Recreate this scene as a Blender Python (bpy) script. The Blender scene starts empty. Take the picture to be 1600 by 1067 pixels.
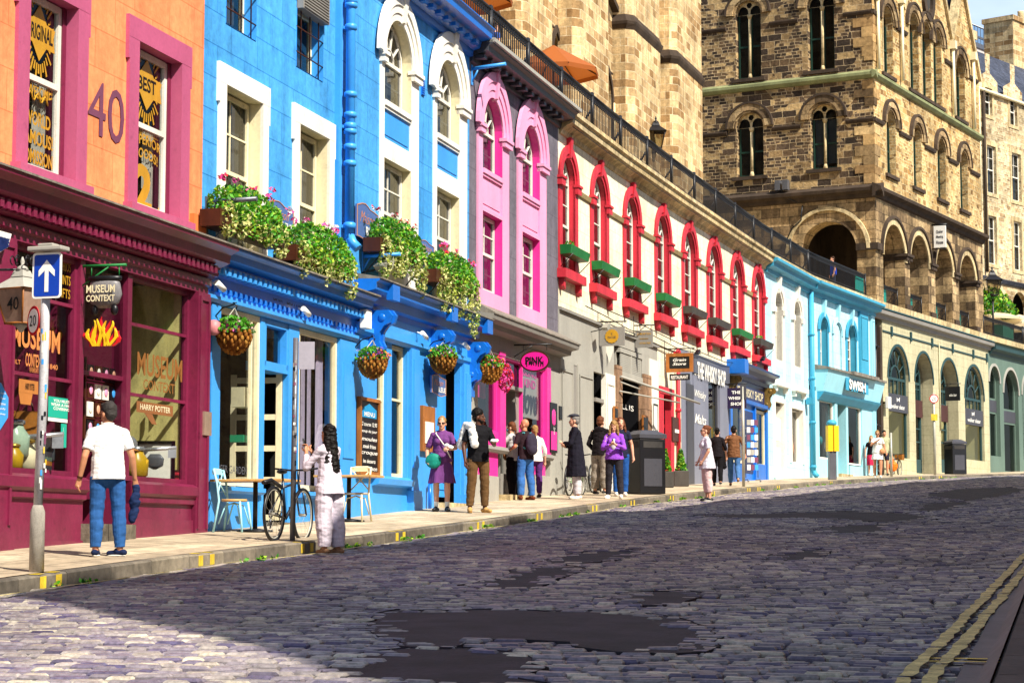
import bpy, math, random
import numpy as np
from mathutils import Vector, Matrix, noise
from mathutils.geometry import tessellate_polygon
random.seed(11)
R = random.random
def U(a, b): return a + (b - a) * R()
sc = bpy.context.scene
col = sc.collection
# ---------------------------------------------------------------- camera, sky, sun, exposure
F = 3300.0; ZC = 1.6; TH = math.atan(316.5 / F)
cam = bpy.data.cameras.new('camera'); camo = bpy.data.objects.new('camera', cam); col.objects.link(camo)
cam.sensor_width = 36; cam.lens = 36 * F / 1600; cam.clip_end = 3000; cam.clip_start = .1
camo.location = (0, 0, ZC); camo.rotation_euler = (math.pi / 2 + TH, 0, 0)
sc.camera = camo
SUN_AZ = Vector((.666, -.746)).normalized(); SUN_EL = math.radians(47)
w = bpy.data.worlds.new('World'); sc.world = w; w.use_nodes = True
nt = w.node_tree; bg = nt.nodes['Background']
sky = nt.nodes.new('ShaderNodeTexSky'); sky.sky_type = 'NISHITA'; sky.sun_disc = False
sky.sun_elevation = SUN_EL; sky.sun_rotation = math.atan2(SUN_AZ.x, SUN_AZ.y); sky.air_density = 1.0; sky.dust_density = 1.0; sky.ozone_density = 3
tc = nt.nodes.new('ShaderNodeTexCoord'); nz = nt.nodes.new('ShaderNodeTexNoise'); nz.inputs['Scale'].default_value = 2.2; nz.inputs['Detail'].default_value = 7
mp = nt.nodes.new('ShaderNodeMapping'); mp.inputs['Scale'].default_value = (1, 1, 3)
cr = nt.nodes.new('ShaderNodeValToRGB'); cr.color_ramp.elements[0].position = .48; cr.color_ramp.elements[1].position = .7
mx = nt.nodes.new('ShaderNodeMixRGB'); mx.inputs[2].default_value = (11, 13.3, 17, 1)
nt.links.new(tc.outputs['Generated'], mp.inputs[0]); nt.links.new(mp.outputs[0], nz.inputs['Vector']); nt.links.new(nz.outputs[0], cr.inputs[0])
nt.links.new(cr.outputs[0], mx.inputs[0]); nt.links.new(sky.outputs[0], mx.inputs[1]); nt.links.new(mx.outputs[0], bg.inputs[0])
bg.inputs['Strength'].default_value = .06
sl = bpy.data.lights.new('sun', 'SUN'); sl.energy = 5.0; sl.angle = math.radians(.5); sl.color = (1, .93, .81)
so = bpy.data.objects.new('sun', sl); col.objects.link(so)
LD = Vector((-SUN_AZ.x * math.cos(SUN_EL), -SUN_AZ.y * math.cos(SUN_EL), -math.sin(SUN_EL)))
so.rotation_euler = LD.to_track_quat('-Z', 'Y').to_euler(); so.location = (0, 0, 60)
sc.view_settings.view_transform = 'Standard'; sc.view_settings.look = 'None'; sc.view_settings.gamma = 1
sc.view_settings.exposure = .78
sc.cycles.max_bounces = 8; sc.cycles.transparent_max_bounces = 12; sc.cycles.diffuse_bounces = 3; sc.cycles.glossy_bounces = 3
try: sc.cycles.use_denoising = True
except Exception: pass
# ---------------------------------------------------------------- rays and the street frame
def ray(px, py):
 x = px - 800; y = 533.5 - py; c, s = math.cos(TH), math.sin(TH)
 return Vector((x, F * c - y * s, F * s + y * c)) / F
class Street:
 def __init__(s):
  segs = [(732, 1700), (872, 1730), (960, 1775), (1055, 1830), (1132, 1870), (1195, 1885), (1268, 2030), (1370, 2380), (1545, 2592)]
  k = 900 / 3315.; r = ray(0, 600); m = r.x / r.y; Y = -12.8 / (m - k); P = Vector((m * Y, Y))
  s.P = [P]; s.D = []; s.u = [0.]
  for pe, vp in segs:
   d = Vector((vp - 800, 3315)).normalized(); r = ray(pe, 600); m = r.x / r.y
   t = (m * P.y - P.x) / (d.x - m * d.y); Q = P + d * t
   s.D.append(d); s.P.append(Q); s.u.append(s.u[-1] + t); P = Q
  for L, vp in ((6, 2750), (12, 3300), (14, 4000), (40, 5000)):
   d = Vector((vp - 800, 3315)).normalized(); Q = P + d * L; s.D.append(d); s.P.append(Q); s.u.append(s.u[-1] + L); P = Q
  s.N = [Vector((d.y, -d.x)) for d in s.D]
 def seg(s, u):
  i = 0
  while i < len(s.D) - 1 and u > s.u[i + 1]: i += 1
  return i
 def nrm(s, u):
  i = s.seg(u); n = s.N[i]
  if i > 0 and u - s.u[i] < 3: f = .5 + (u - s.u[i]) / 6; n = s.N[i - 1].lerp(s.N[i], f)
  elif i < len(s.D) - 1 and s.u[i + 1] - u < 3: f = (3 - (s.u[i + 1] - u)) / 6; n = s.N[i].lerp(s.N[i + 1], f)
  return n
 def map(s, u, n, z):
  i = s.seg(u); p = s.P[i] + s.D[i] * (u - s.u[i]) + s.nrm(u) * n
  return Vector((p.x, p.y, z))
 def inv(s, x, y):
  q = Vector((x, y)); best = None
  for i, d in enumerate(s.D):
   t = (q - s.P[i]).dot(d); L = s.u[i + 1] - s.u[i]
   if i > 0: t = max(0, t)
   if i < len(s.D) - 1: t = min(L, t)
   e = (q - s.P[i] - d * t).length
   if best is None or e < best[0] - 1e-6: best = (e, s.u[i] + t)
  u = best[1]
  for _ in range(3):
   i = s.seg(u); n = s.nrm(u); p = s.P[i] + s.D[i] * (u - s.u[i]); u += (q - p - n * (q - p).dot(n)).dot(s.D[i])
  i = s.seg(u); p = s.P[i] + s.D[i] * (u - s.u[i])
  return u, (q - p).dot(s.nrm(u))
 def cuts(s, u0, u1, mx=2.5):
  L = [k for k in s.u if u0 + .01 < k < u1 - .01]
  return L
 def fine(s, u0, u1):
  c = set([u0, u1])
  for k in s.u[1:-1]:
   for o in (-3, -1.5, 0, 1.5, 3):
    if u0 < k + o < u1: c.add(k + o)
  return sorted(c)
S = Street()
_c = {}
def UZ(px, py, n=0.):
 """pixel of the photograph -> (distance along the street, height) on the surface n metres in front of the house fronts"""
 key = (round(px, 1), round(py, 1), round(n, 2))
 if key in _c: return _c[key]
 r = ray(px, py); a, b = 8., 260.
 for _ in range(34):
  t = (a + b) / 2; u, nn = S.inv(r.x * t, r.y * t)
  if nn > n: a = t
  else: b = t
 _c[key] = (u, ZC + r.z * a); return _c[key]
def PU(px, py=600, n=0.): return UZ(px, py, n)[0]
def PZ(px, py, n=0.): return UZ(px, py, n)[1]
# ground line at the foot of the fronts
_gb = [(0, 857), (320, 830), (560, 806), (735, 786), (872, 772), (1040, 759), (1195, 749), (1267, 746), (1368, 742), (1545, 738), (1600, 736)]
_gu = [UZ(*p) for p in _gb]
_xs = np.arange(-45, 190, .5)
_sl = .05
_ub = np.array([-45.] + [a for a, b in _gu] + [190.]); _zb = np.array([_gu[0][1] - 45 * _sl] + [b for a, b in _gu] + [_gu[-1][1] + (190 - _gu[-1][0]) * .035])
_zz = np.interp(_xs, _ub, _zb); _k = np.hanning(15); _k /= _k.sum()
_zz = np.convolve(np.pad(_zz, 7, mode='reflect', reflect_type='odd'), _k, 'valid')
def base(u): return float(np.interp(u, _xs, _zz))
WP = 2.45; WR = 11.86     # near kerb line, far kerb line (metres in front of the fronts)
def und(u, n): return .022 * noise.noise(Vector((u * .45, n * .6, 3.1))) + .02 * noise.noise(Vector((u * .15, n * .3, 9)))
def G(u, n):
 b = base(u)
 if n <= WP: return b - .025 * max(n, 0)
 if n >= WR: return b - .08
 f = (n - WP) / (WR - WP); return b - .21 + .09 * math.sin(math.pi * f) + .02 * f + und(u, n)
def GP(px, py):
 """pixel -> point on the ground (u, n, z)"""
 r = ray(px, py); t = 6.
 while t < 220:
  u, n = S.inv(r.x * t, r.y * t)
  if ZC + r.z * t < G(u, n): break
  t += .4
 a, b = t - .4, t
 for _ in range(14):
  m = (a + b) / 2; u, n = S.inv(r.x * m, r.y * m)
  if ZC + r.z * m < G(u, n): b = m
  else: a = m
 u, n = S.inv(r.x * b, r.y * b); return u, n, G(u, n)
class Flat:
 """straight frame: u along d, n to the right of d (towards the viewer), z up"""
 def __init__(s, o, d):
  s.o = Vector(o[:2]); s.d = Vector(d).normalized(); s.nn = Vector((s.d.y, -s.d.x))
 def map(s, u, n, z): p = s.o + s.d * u + s.nn * n; return Vector((p.x, p.y, z))
 def cuts(s, a, b): return []
 def fine(s, a, b): return [a, b]
 def UZ(s, px, py, n=0.):
  r = ray(px, py); o = s.o + s.nn * n; q = Vector((r.x, r.y)); den = q.dot(s.nn); t = o.dot(s.nn) / den
  return (q * t - o).dot(s.d), ZC + r.z * t
class World:
 def map(s, x, y, z): return Vector((x, y, z))
 def cuts(s, a, b): return []
 def fine(s, a, b): return [a, b]
W0 = World()
class Loc:
 """a small frame standing at a point: x right, y away, turned by a"""
 def __init__(s, p, a=0., sc_=1.): s.p = Vector(p); s.c = math.cos(a); s.s = math.sin(a); s.k = sc_
 def map(s, x, y, z): x *= s.k; y *= s.k; return Vector((s.p.x + x * s.c - y * s.s, s.p.y + x * s.s + y * s.c, s.p.z + z * s.k))
 def cuts(s, a, b): return []
 def fine(s, a, b): return [a, b]
# ---------------------------------------------------------------- objects
def tag(o, label=None, cat=None, group=None, kind=None):
 if label: o['label'] = label
 if cat: o['category'] = cat
 if group: o['group'] = group
 if kind: o['kind'] = kind
 return o
def thing(name, loc, label, cat, group=None, kind=None):
 o = bpy.data.objects.new(name, None); col.objects.link(o); o.location = loc; o.empty_display_size = .2
 return tag(o, label, cat, group, kind)
def origin(o):
 v = Vector((0, 0, 0))
 while o is not None: v += o.location; o = o.parent
 return v
SPLIT = set('lining wall frame transom moulding impost mullion sill riser riser pilaster jamb bracket band joinery backdrop pane recess downpipe hood ring surround shaft string windows slab head board ladder ceiling course plate housing arm arch coping light'.split())
class MB:
 def __init__(s, fr=S): s.fr = fr; s.v = []; s.f = []; s.uv = []; s.mi = []; s.m = 0; s.smooth = []; s.sm = False
 def add(s, vs, fs, uv=None):
  o = len(s.v); loc = [Vector(p) for p in vs]; s.v += [s.fr.map(*p) for p in loc]
  for f in fs:
   if len(f) < 3: continue
   if uv is None:
    a, b, c = loc[f[0]], loc[f[1]], loc[f[2]]; nn = (b - a).cross(c - a)
    ax = max(range(3), key=lambda i: abs(nn[i]))
    s.uv.append([((p.x, p.z) if ax == 1 else (p.x, p.y) if ax == 2 else (p.y, p.z)) for p in (loc[i] for i in f)])
   else: s.uv.append([uv[i] for i in f])
   s.f.append([i + o for i in f]); s.mi.append(s.m); s.smooth.append(s.sm)
  return s
 def box(s, u0, u1, n0, n1, z0, z1):
  us = [u0] + s.fr.cuts(u0, u1) + [u1]; vs = []
  for u in us: vs += [(u, n0, z0), (u, n1, z0), (u, n1, z1), (u, n0, z1)]
  k = len(us) - 1; fs = [(3, 2, 1, 0), (4 * k, 4 * k + 1, 4 * k + 2, 4 * k + 3)]
  for i in range(k):
   a = 4 * i; b = a + 4
   fs += [(a, a + 1, b + 1, b), (a + 1, a + 2, b + 2, b + 1), (a + 2, a + 3, b + 3, b + 2), (a + 3, a, b, b + 3)]
  return s.add(vs, fs)
 def sweep(s, prof, u0, u1, fine=False, zf=None, cap=True):
  """closed profile of (n, z) swept along u"""
  us = s.fr.fine(u0, u1) if fine else [u0] + s.fr.cuts(u0, u1) + [u1]; k = len(prof); vs = []
  for u in us: vs += [(u, n, z + (zf(u) if zf else 0)) for n, z in prof]
  fs = []
  for i in range(len(us) - 1):
   for j in range(k): a = i * k + j; b = i * k + (j + 1) % k; fs.append((a, b, b + k, a + k))
  if cap: fs += [tuple(range(k))[::-1], tuple(range((len(us) - 1) * k, len(us) * k))]
  return s.add(vs, fs)
 def prism(s, pts, n0, n1, back=True):
  """outline in (u, z) extruded from n0 (back) to n1 (front)"""
  k = len(pts); vs = [(a, n1, b) for a, b in pts] + [(a, n0, b) for a, b in pts]
  tri = tessellate_polygon([[Vector((a, b, 0)) for a, b in pts]])
  fs = [tuple(t) for t in tri]
  if back: fs += [tuple(i + k for i in t[::-1]) for t in tri]
  for i in range(k): j = (i + 1) % k; fs.append((i, j, j + k, i + k))
  return s.add(vs, fs)
 def plate(s, outer, holes, n):
  pl = [[Vector((a, b, 0)) for a, b in outer]] + [[Vector((a, b, 0)) for a, b in h] for h in holes]
  vs = [(p.x, n, p.y) for l in pl for p in l]
  return s.add(vs, [tuple(t) for t in tessellate_polygon(pl)])
 def rim(s, pts, n0, n1, close=True):
  k = len(pts); vs = [(a, n1, b) for a, b in pts] + [(a, n0, b) for a, b in pts]
  return s.add(vs, [(i, (i + 1) % k, (i + 1) % k + k, i + k) for i in range(k if close else k - 1)])
 def ring(s, inner, outer, n0, n1):
  """band between two outlines with the same number of points (open paths)"""
  k = len(inner); vs = [(a, n1, b) for a, b in inner] + [(a, n1, b) for a, b in outer] + [(a, n0, b) for a, b in inner] + [(a, n0, b) for a, b in outer]
  fs = []
  for i in range(k - 1):
   fs += [(i, i + 1, i + 1 + k, i + k), (i + k, i + k + 1, i + 3 * k + 1, i + 3 * k), (i, i + 1, i + 2 * k + 1, i + 2 * k)]
  fs += [(0, k, 3 * k, 2 * k), (k - 1, 2 * k - 1, 4 * k - 1, 3 * k - 1)]
  return s.add(vs, fs)
 def tube(s, pts, r, k=8, caps=True, radii=None):
  pts = [Vector(p) for p in pts]; n = len(pts); vs = []; prev = None
  for i, p in enumerate(pts):
   d = (pts[min(i + 1, n - 1)] - pts[max(i - 1, 0)]).normalized()
   a = prev if prev else (Vector((0, 0, 1)) if abs(d.z) < .9 else Vector((1, 0, 0)))
   x = (a - d * a.dot(d)).normalized(); prev = x; y = d.cross(x); rr = radii[i] if radii else r
   for j in range(k): t = 2 * math.pi * j / k; vs.append(p + x * (rr * math.cos(t)) + y * (rr * math.sin(t)))
  fs = [(i * k + j, i * k + (j + 1) % k, (i + 1) * k + (j + 1) % k, (i + 1) * k + j) for i in range(n - 1) for j in range(k)]
  if caps: fs += [tuple(range(k))[::-1], tuple(range((n - 1) * k, n * k))]
  o = s.sm; s.sm = True; s.add(vs, fs); s.sm = o
  if caps: s.smooth[-1] = s.smooth[-2] = False
  return s
 def lathe(s, c, prof, k=16, sx=1., sy=1.):
  c = Vector(c); vs = []; n = len(prof)
  for r, z in prof:
   for j in range(k): t = 2 * math.pi * j / k; vs.append((c.x + r * sx * math.cos(t), c.y + r * sy * math.sin(t), c.z + z))
  fs = [(i * k + j, i * k + (j + 1) % k, (i + 1) * k + (j + 1) % k, (i + 1) * k + j) for i in range(n - 1) for j in range(k)]
  fs += [tuple(range(k))[::-1], tuple(range((n - 1) * k, n * k))]
  o = s.sm; s.sm = True; s.add(vs, fs); s.sm = o; return s
 def ball(s, c, rx, ry, rz, k=12, m=7):
  return s.lathe((c[0], c[1], c[2]), [(max(1e-3, rx * math.sin(math.pi * i / m)), -rz * math.cos(math.pi * i / m)) for i in range(m + 1)], k, 1, ry / rx)
 def leaves(s, c, ext, num, size, mats=1, flat=False):
  for _ in range(num):
   while True:
    d = Vector((U(-1, 1), U(-1, 1), U(-1, 1)))
    if d.length < 1: break
   d = d.normalized() * (d.length ** .45)
   p = Vector((c[0] + d.x * ext[0], c[1] + d.y * ext[1], c[2] + d.z * ext[2]))
   a = Vector((U(-1, 1), U(-1, 1), U(-1, 1))).normalized(); b = a.cross(Vector((U(-1, 1), U(-1, 1), U(-1, 1)))).normalized()
   z = size * U(.6, 1.3); s.m = random.randrange(mats) if isinstance(mats, int) else random.choice(mats)
   s.add([p - a * z, p + b * z * .55, p + a * z, p - b * z * .55], [(0, 1, 2, 3)])
  return s
 def groups(s):
  """faces gathered into pieces whose boxes touch"""
  pa = list(range(len(s.v)))
  def fd(i):
   while pa[i] != i: pa[i] = pa[pa[i]]; i = pa[i]
   return i
  for f in s.f:
   for i in f[1:]: pa[fd(i)] = fd(f[0])
  d = {}
  for k, f in enumerate(s.f): d.setdefault(fd(f[0]), []).append(k)
  g = []
  for fs in d.values():
   p = [s.v[i] for k in fs for i in s.f[k]]; g.append([fs, [min(q[a] for q in p) - .03 for a in range(3)], [max(q[a] for q in p) + .03 for a in range(3)]])
  ch = True
  while ch:
   ch = False
   for i in range(len(g)):
    for j in range(i + 1, len(g)):
     if all(g[i][1][a] <= g[j][2][a] and g[j][1][a] <= g[i][2][a] for a in range(3)):
      x = g.pop(j); g[i] = [g[i][0] + x[0], [min(p) for p in zip(g[i][1], x[1])], [max(p) for p in zip(g[i][2], x[2])]]; ch = True; break
    if ch: break
  return [x[0] for x in g]
 def build(s, name, mats, parent=None, bevel=0.):
  if parent and name.split('_')[-1] in SPLIT and len(s.f) < 900:
   g = s.groups()
   if 1 < len(g) <= 40:
    for fs in g[1:]:
     q = MB(s.fr); q.v = s.v; q.f = [s.f[k] for k in fs]; q.uv = [s.uv[k] for k in fs]; q.mi = [s.mi[k] for k in fs]; q.smooth = [s.smooth[k] for k in fs]; q.trim().raw(name, mats, parent, bevel)
    fs = g[0]; s.f = [s.f[k] for k in fs]; s.uv = [s.uv[k] for k in fs]; s.mi = [s.mi[k] for k in fs]; s.smooth = [s.smooth[k] for k in fs]; s.trim()
  return s.raw(name, mats, parent, bevel)
 def trim(s):
  us = sorted({i for f in s.f for i in f}); mp_ = {j: i for i, j in enumerate(us)}; s.v = [s.v[j] for j in us]; s.f = [[mp_[i] for i in f] for f in s.f]; return s
 def raw(s, name, mats, parent=None, bevel=0.):
  me = bpy.data.meshes.new(name); og = origin(parent); me.from_pydata([tuple(v - og) for v in s.v], [], s.f)
  if not isinstance(mats, (list, tuple)): mats = [mats]
  for m in mats: me.materials.append(m)
  me.polygons.foreach_set('material_index', s.mi); me.polygons.foreach_set('use_smooth', s.smooth)
  l = me.uv_layers.new(name='UVMap'); flat = [c for f in s.uv for q in f for c in q]; l.data.foreach_set('uv', flat)
  me.validate(); me.update()
  o = bpy.data.objects.new(name, me); col.objects.link(o)
  if parent: o.parent = parent
  if bevel:
   b = o.modifiers.new('bevel', 'BEVEL'); b.width = bevel; b.segments = 2; b.limit_method = 'ANGLE'
  return o
def arch(u0, u1, zs, zb=None, k=10, rise=None):
 """outline of an arched opening: from bottom left over the arch to bottom right"""
 c = (u0 + u1) / 2; r = (u1 - u0) / 2; rr = r if rise is None else rise
 p = [(c - r * math.cos(math.pi * i / k), zs + rr * math.sin(math.pi * i / k)) for i in range(k + 1)]
 if zb is not None: p = [(u0, zb)] + p + [(u1, zb)]
 return p
def rect(u0, u1, z0, z1): return [(u0, z0), (u0, z1), (u1, z1), (u1, z0)]
_tx = {}
def textmesh(body, font_k=1.0, off=0., shear=0.):
 key = (body, off, shear)
 if key in _tx: return _tx[key]
 cu = bpy.data.curves.new('t', 'FONT'); cu.body = body; cu.size = 1; cu.offset = off; cu.shear = shear; cu.resolution_u = 3; cu.align_x = 'LEFT'; cu.space_line = .95
 cu.align_x = 'CENTER'
 ob = bpy.data.objects.new('t', cu); col.objects.link(ob); dg = bpy.context.evaluated_depsgraph_get()
 me = ob.evaluated_get(dg).to_mesh(); vs = [tuple(v.co) for v in me.vertices]; fs = [tuple(p.vertices) for p in me.polygons]
 ob.evaluated_get(dg).to_mesh_clear(); bpy.data.objects.remove(ob); bpy.data.curves.remove(cu)
 xs = [v[0] for v in vs]; ys = [v[1] for v in vs]; bb = (min(xs), max(xs), min(ys), max(ys))
 vs = [((x - bb[0]) / (bb[1] - bb[0]), (y - bb[2]) / (bb[3] - bb[2])) for x, y, z in vs]
 _tx[key] = (vs, fs); return _tx[key]
def text(mb, body, u0, u1, z0, z1, n, off=0., shear=0., skew=None, arc=0.):
 """lettering filling the box u0..u1, z0..z1 on the plane n of the builder's frame"""
 vs, fs = textmesh(body, off=off, shear=shear)
 mb.add([(u0 + (u1 - u0) * x, n, z0 + (z1 - z0) * y + arc * (1 - (2 * x - 1) ** 2)) for x, y in vs], fs); return mb
# ---------------------------------------------------------------- materials
def lin(c): return tuple((x / 12.92 if x <= .04045 else ((x + .055) / 1.055) ** 2.4) for x in c)
def hexc(h): return lin([int(h[i:i + 2], 16) / 255 for i in (0, 2, 4)])
_m = {}
def _new(name):
 m = bpy.data.materials.new(name); m.use_nodes = True; return m, m.node_tree.nodes, m.node_tree.links, m.node_tree.nodes['Principled BSDF']
def noise_mul(N, L, vec, colsock, scale, lo, hi, detail=5, a=.35, b=.65):
 n = N.new('ShaderNodeTexNoise'); n.inputs['Scale'].default_value = scale; n.inputs['Detail'].default_value = detail; n.inputs['Roughness'].default_value = .65
 if vec is not None: L.new(vec, n.inputs['Vector'])
 mr = N.new('ShaderNodeMapRange'); mr.inputs[1].default_value = a; mr.inputs[2].default_value = b; mr.inputs[3].default_value = lo; mr.inputs[4].default_value = hi
 L.new(n.outputs['Fac'], mr.inputs[0])
 m = N.new('ShaderNodeMixRGB'); m.blend_type = 'MULTIPLY'; m.inputs[0].default_value = 1
 L.new(colsock, m.inputs[1]); c = N.new('ShaderNodeCombineColor'); [L.new(mr.outputs[0], c.inputs[i]) for i in range(3)]
 L.new(c.outputs[0], m.inputs[2]); return m.outputs[0], n.outputs['Fac']
def paint(name, hx, rough=.55, var=.16, bump=.15, metal=0., scale=1.3, spec=.35, stain=True):
 if name in _m: return _m[name]
 m, N, L, P = _new(name); c = N.new('ShaderNodeRGB'); c.outputs[0].default_value = (*hexc(hx), 1)
 g = N.new('ShaderNodeNewGeometry'); s = c.outputs[0]
 if var:
  mpn = N.new('ShaderNodeMapping'); mpn.inputs['Scale'].default_value = (1, 1, .35); L.new(g.outputs['Position'], mpn.inputs[0])
  s, f = noise_mul(N, L, mpn.outputs[0], s, scale, 1 - var, 1 + var * .4)
  s, f2 = noise_mul(N, L, g.outputs['Position'], s, scale * 14, 1 - var * .55, 1.03)
  if stain: s, f3 = noise_mul(N, L, g.outputs['Position'], s, scale * 4, 1 - var * 1.6, 1, 8, .28, .4)
  b = N.new('ShaderNodeBump'); b.inputs['Strength'].default_value = bump; b.inputs['Distance'].default_value = .01; L.new(f2, b.inputs['Height']); L.new(b.outputs[0], P.inputs['Normal'])
 L.new(s, P.inputs['Base Color']); P.inputs['Roughness'].default_value = rough; P.inputs['Metallic'].default_value = metal; P.inputs['Specular IOR Level'].default_value = spec
 _m[name] = m; return m
def blocks(name, c1, c2, mort, bw, bh, ms=.012, var=.25, rough=.85, bump=.5, mixb=0., rubble=0., scale=1., c3=None, dist=.02, soft=.1):
 """walling of stone blocks or rendered blocks, laid in metres on the faces"""
 if name in _m: return _m[name]
 m, N, L, P = _new(name); uv = N.new('ShaderNodeUVMap'); g = N.new('ShaderNodeNewGeometry')
 nn = N.new('ShaderNodeTexNoise'); nn.inputs['Scale'].default_value = 3.; nn.inputs['Detail'].default_value = 3; L.new(uv.outputs[0], nn.inputs['Vector'])
 ad = N.new('ShaderNodeVectorMath'); ad.operation = 'MULTIPLY_ADD'; ad.inputs[1].default_value = (dist + rubble, dist + rubble, 0); L.new(nn.outputs['Color'], ad.inputs[0]); L.new(uv.outputs[0], ad.inputs[2])
 b = N.new('ShaderNodeTexBrick'); b.inputs['Scale'].default_value = scale; b.inputs['Brick Width'].default_value = bw; b.inputs['Row Height'].default_value = bh
 b.inputs['Mortar Size'].default_value = ms; b.inputs['Mortar Smooth'].default_value = soft; b.inputs['Bias'].default_value = mixb; b.offset = .5
 b.inputs['Color1'].default_value = (0, 0, 0, 1); b.inputs['Color2'].default_value = (1, 1, 1, 1); b.inputs['Mortar'].default_value = (.5, .5, .5, 1)
 L.new(ad.outputs[0], b.inputs['Vector'])
 rp = N.new('ShaderNodeValToRGB'); E = rp.color_ramp.elements; E[0].color = (*hexc(c1), 1); E[1].color = (*hexc(c2), 1)
 if c3: e = E.new(.5); e.color = (*hexc(c3), 1)
 L.new(b.outputs['Color'], rp.inputs[0])
 mo = N.new('ShaderNodeMixRGB'); mo.inputs[2].default_value = (*hexc(mort), 1); L.new(b.outputs['Fac'], mo.inputs[0]); L.new(rp.outputs[0], mo.inputs[1])
 s, f = noise_mul(N, L, g.outputs['Position'], mo.outputs[0], .7, 1 - var, 1 + var * .5)
 s, f2 = noise_mul(N, L, g.outputs['Position'], s, 9, 1 - var * .9, 1.08)
 s, f3 = noise_mul(N, L, g.outputs['Position'], s, 2.4, 1 - var * 1.3, 1., 9, .3, .45)
 ms_ = N.new('ShaderNodeMapping'); ms_.inputs['Scale'].default_value = (1, 1, .1); L.new(g.outputs['Position'], ms_.inputs[0]); s, f4 = noise_mul(N, L, ms_.outputs[0], s, 3.5, 1 - var * .9, 1.04, 6, .38, .56)
 iv = N.new('ShaderNodeMath'); iv.operation = 'MULTIPLY_ADD'; iv.inputs[1].default_value = -1.6; L.new(b.outputs['Fac'], iv.inputs[0]); L.new(f2, iv.inputs[2])
 bp = N.new('ShaderNodeBump'); bp.inputs['Strength'].default_value = bump; bp.inputs['Distance'].default_value = .03; L.new(iv.outputs[0], bp.inputs['Height']); L.new(bp.outputs[0], P.inputs['Normal'])
 L.new(s, P.inputs['Base Color']); P.inputs['Roughness'].default_value = rough; P.inputs['Specular IOR Level'].default_value = .2
 _m[name] = m; return m
def rubble_mat(name, cols, mort, sx, sy, rough=.9):
 """coursed rubble: two sizes of block broken up irregularly"""
 if name in _m: return _m[name]
 m, N, L, P = _new(name); uv = N.new('ShaderNodeUVMap'); g = N.new('ShaderNodeNewGeometry')
 nn = N.new('ShaderNodeTexNoise'); nn.inputs['Scale'].default_value = 2.2; nn.inputs['Detail'].default_value = 4; L.new(uv.outputs[0], nn.inputs['Vector'])
 ad = N.new('ShaderNodeVectorMath'); ad.operation = 'MULTIPLY_ADD'; ad.inputs[1].default_value = (.1, .07, 0); L.new(nn.outputs['Color'], ad.inputs[0]); L.new(uv.outputs[0], ad.inputs[2])
 def br(w_, h_, off):
  b = N.new('ShaderNodeTexBrick'); b.inputs['Scale'].default_value = 1; b.inputs['Brick Width'].default_value = w_; b.inputs['Row Height'].default_value = h_; b.inputs['Mortar Size'].default_value = .016
  b.inputs['Mortar Smooth'].default_value = .3; b.inputs['Color1'].default_value = (0, 0, 0, 1); b.inputs['Color2'].default_value = (1, 1, 1, 1); b.offset = off; b.squash = .7; b.squash_frequency = 3
  L.new(ad.outputs[0], b.inputs['Vector']); return b
 A = br(sx, sy, .5); B = br(sx * .55, sy * .5, .37)
 sel = N.new('ShaderNodeTexVoronoi'); sel.inputs['Scale'].default_value = 1.1; L.new(uv.outputs[0], sel.inputs['Vector'])
 th = N.new('ShaderNodeMath'); th.operation = 'GREATER_THAN'; th.inputs[1].default_value = .5
 sp = N.new('ShaderNodeSeparateColor'); L.new(sel.outputs['Color'], sp.inputs[0]); L.new(sp.outputs[0], th.inputs[0])
 mc = N.new('ShaderNodeMixRGB'); L.new(th.outputs[0], mc.inputs[0]); L.new(A.outputs['Color'], mc.inputs[1]); L.new(B.outputs['Color'], mc.inputs[2])
 mf = N.new('ShaderNodeMixRGB'); L.new(th.outputs[0], mf.inputs[0]); L.new(A.outputs['Fac'], mf.inputs[1]); L.new(B.outputs['Fac'], mf.inputs[2])
 rp = N.new('ShaderNodeValToRGB'); E = rp.color_ramp.elements; E[0].color = (*hexc(cols[0]), 1); E[1].color = (*hexc(cols[-1]), 1)
 for i, c in enumerate(cols[1:-1]): e = E.new((i + 1) / (len(cols) - 1)); e.color = (*hexc(c), 1)
 rp.color_ramp.interpolation = 'CONSTANT' if len(cols) > 4 else 'LINEAR'
 L.new(mc.outputs[0], rp.inputs[0])
 mo = N.new('ShaderNodeMixRGB'); mo.inputs[2].default_value = (*hexc(mort), 1); L.new(mf.outputs[0], mo.inputs[0]); L.new(rp.outputs[0], mo.inputs[1])
 s, f = noise_mul(N, L, g.outputs['Position'], mo.outputs[0], .35, .6, 1.15)
 s, f2 = noise_mul(N, L, g.outputs['Position'], s, 8, .65, 1.15); s, f3 = noise_mul(N, L, g.outputs['Position'], s, 1.6, .5, 1, 9, .33, .47)
 iv = N.new('ShaderNodeMath'); iv.operation = 'MULTIPLY_ADD'; iv.inputs[1].default_value = -1.6; L.new(mf.outputs[0], iv.inputs[0]); L.new(f2, iv.inputs[2])
 bp = N.new('ShaderNodeBump'); bp.inputs['Strength'].default_value = .7; bp.inputs['Distance'].default_value = .05; L.new(iv.outputs[0], bp.inputs['Height']); L.new(bp.outputs[0], P.inputs['Normal'])
 L.new(s, P.inputs['Base Color']); P.inputs['Roughness'].default_value = rough; P.inputs['Specular IOR Level'].default_value = .2
 _m[name] = m; return m
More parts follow.
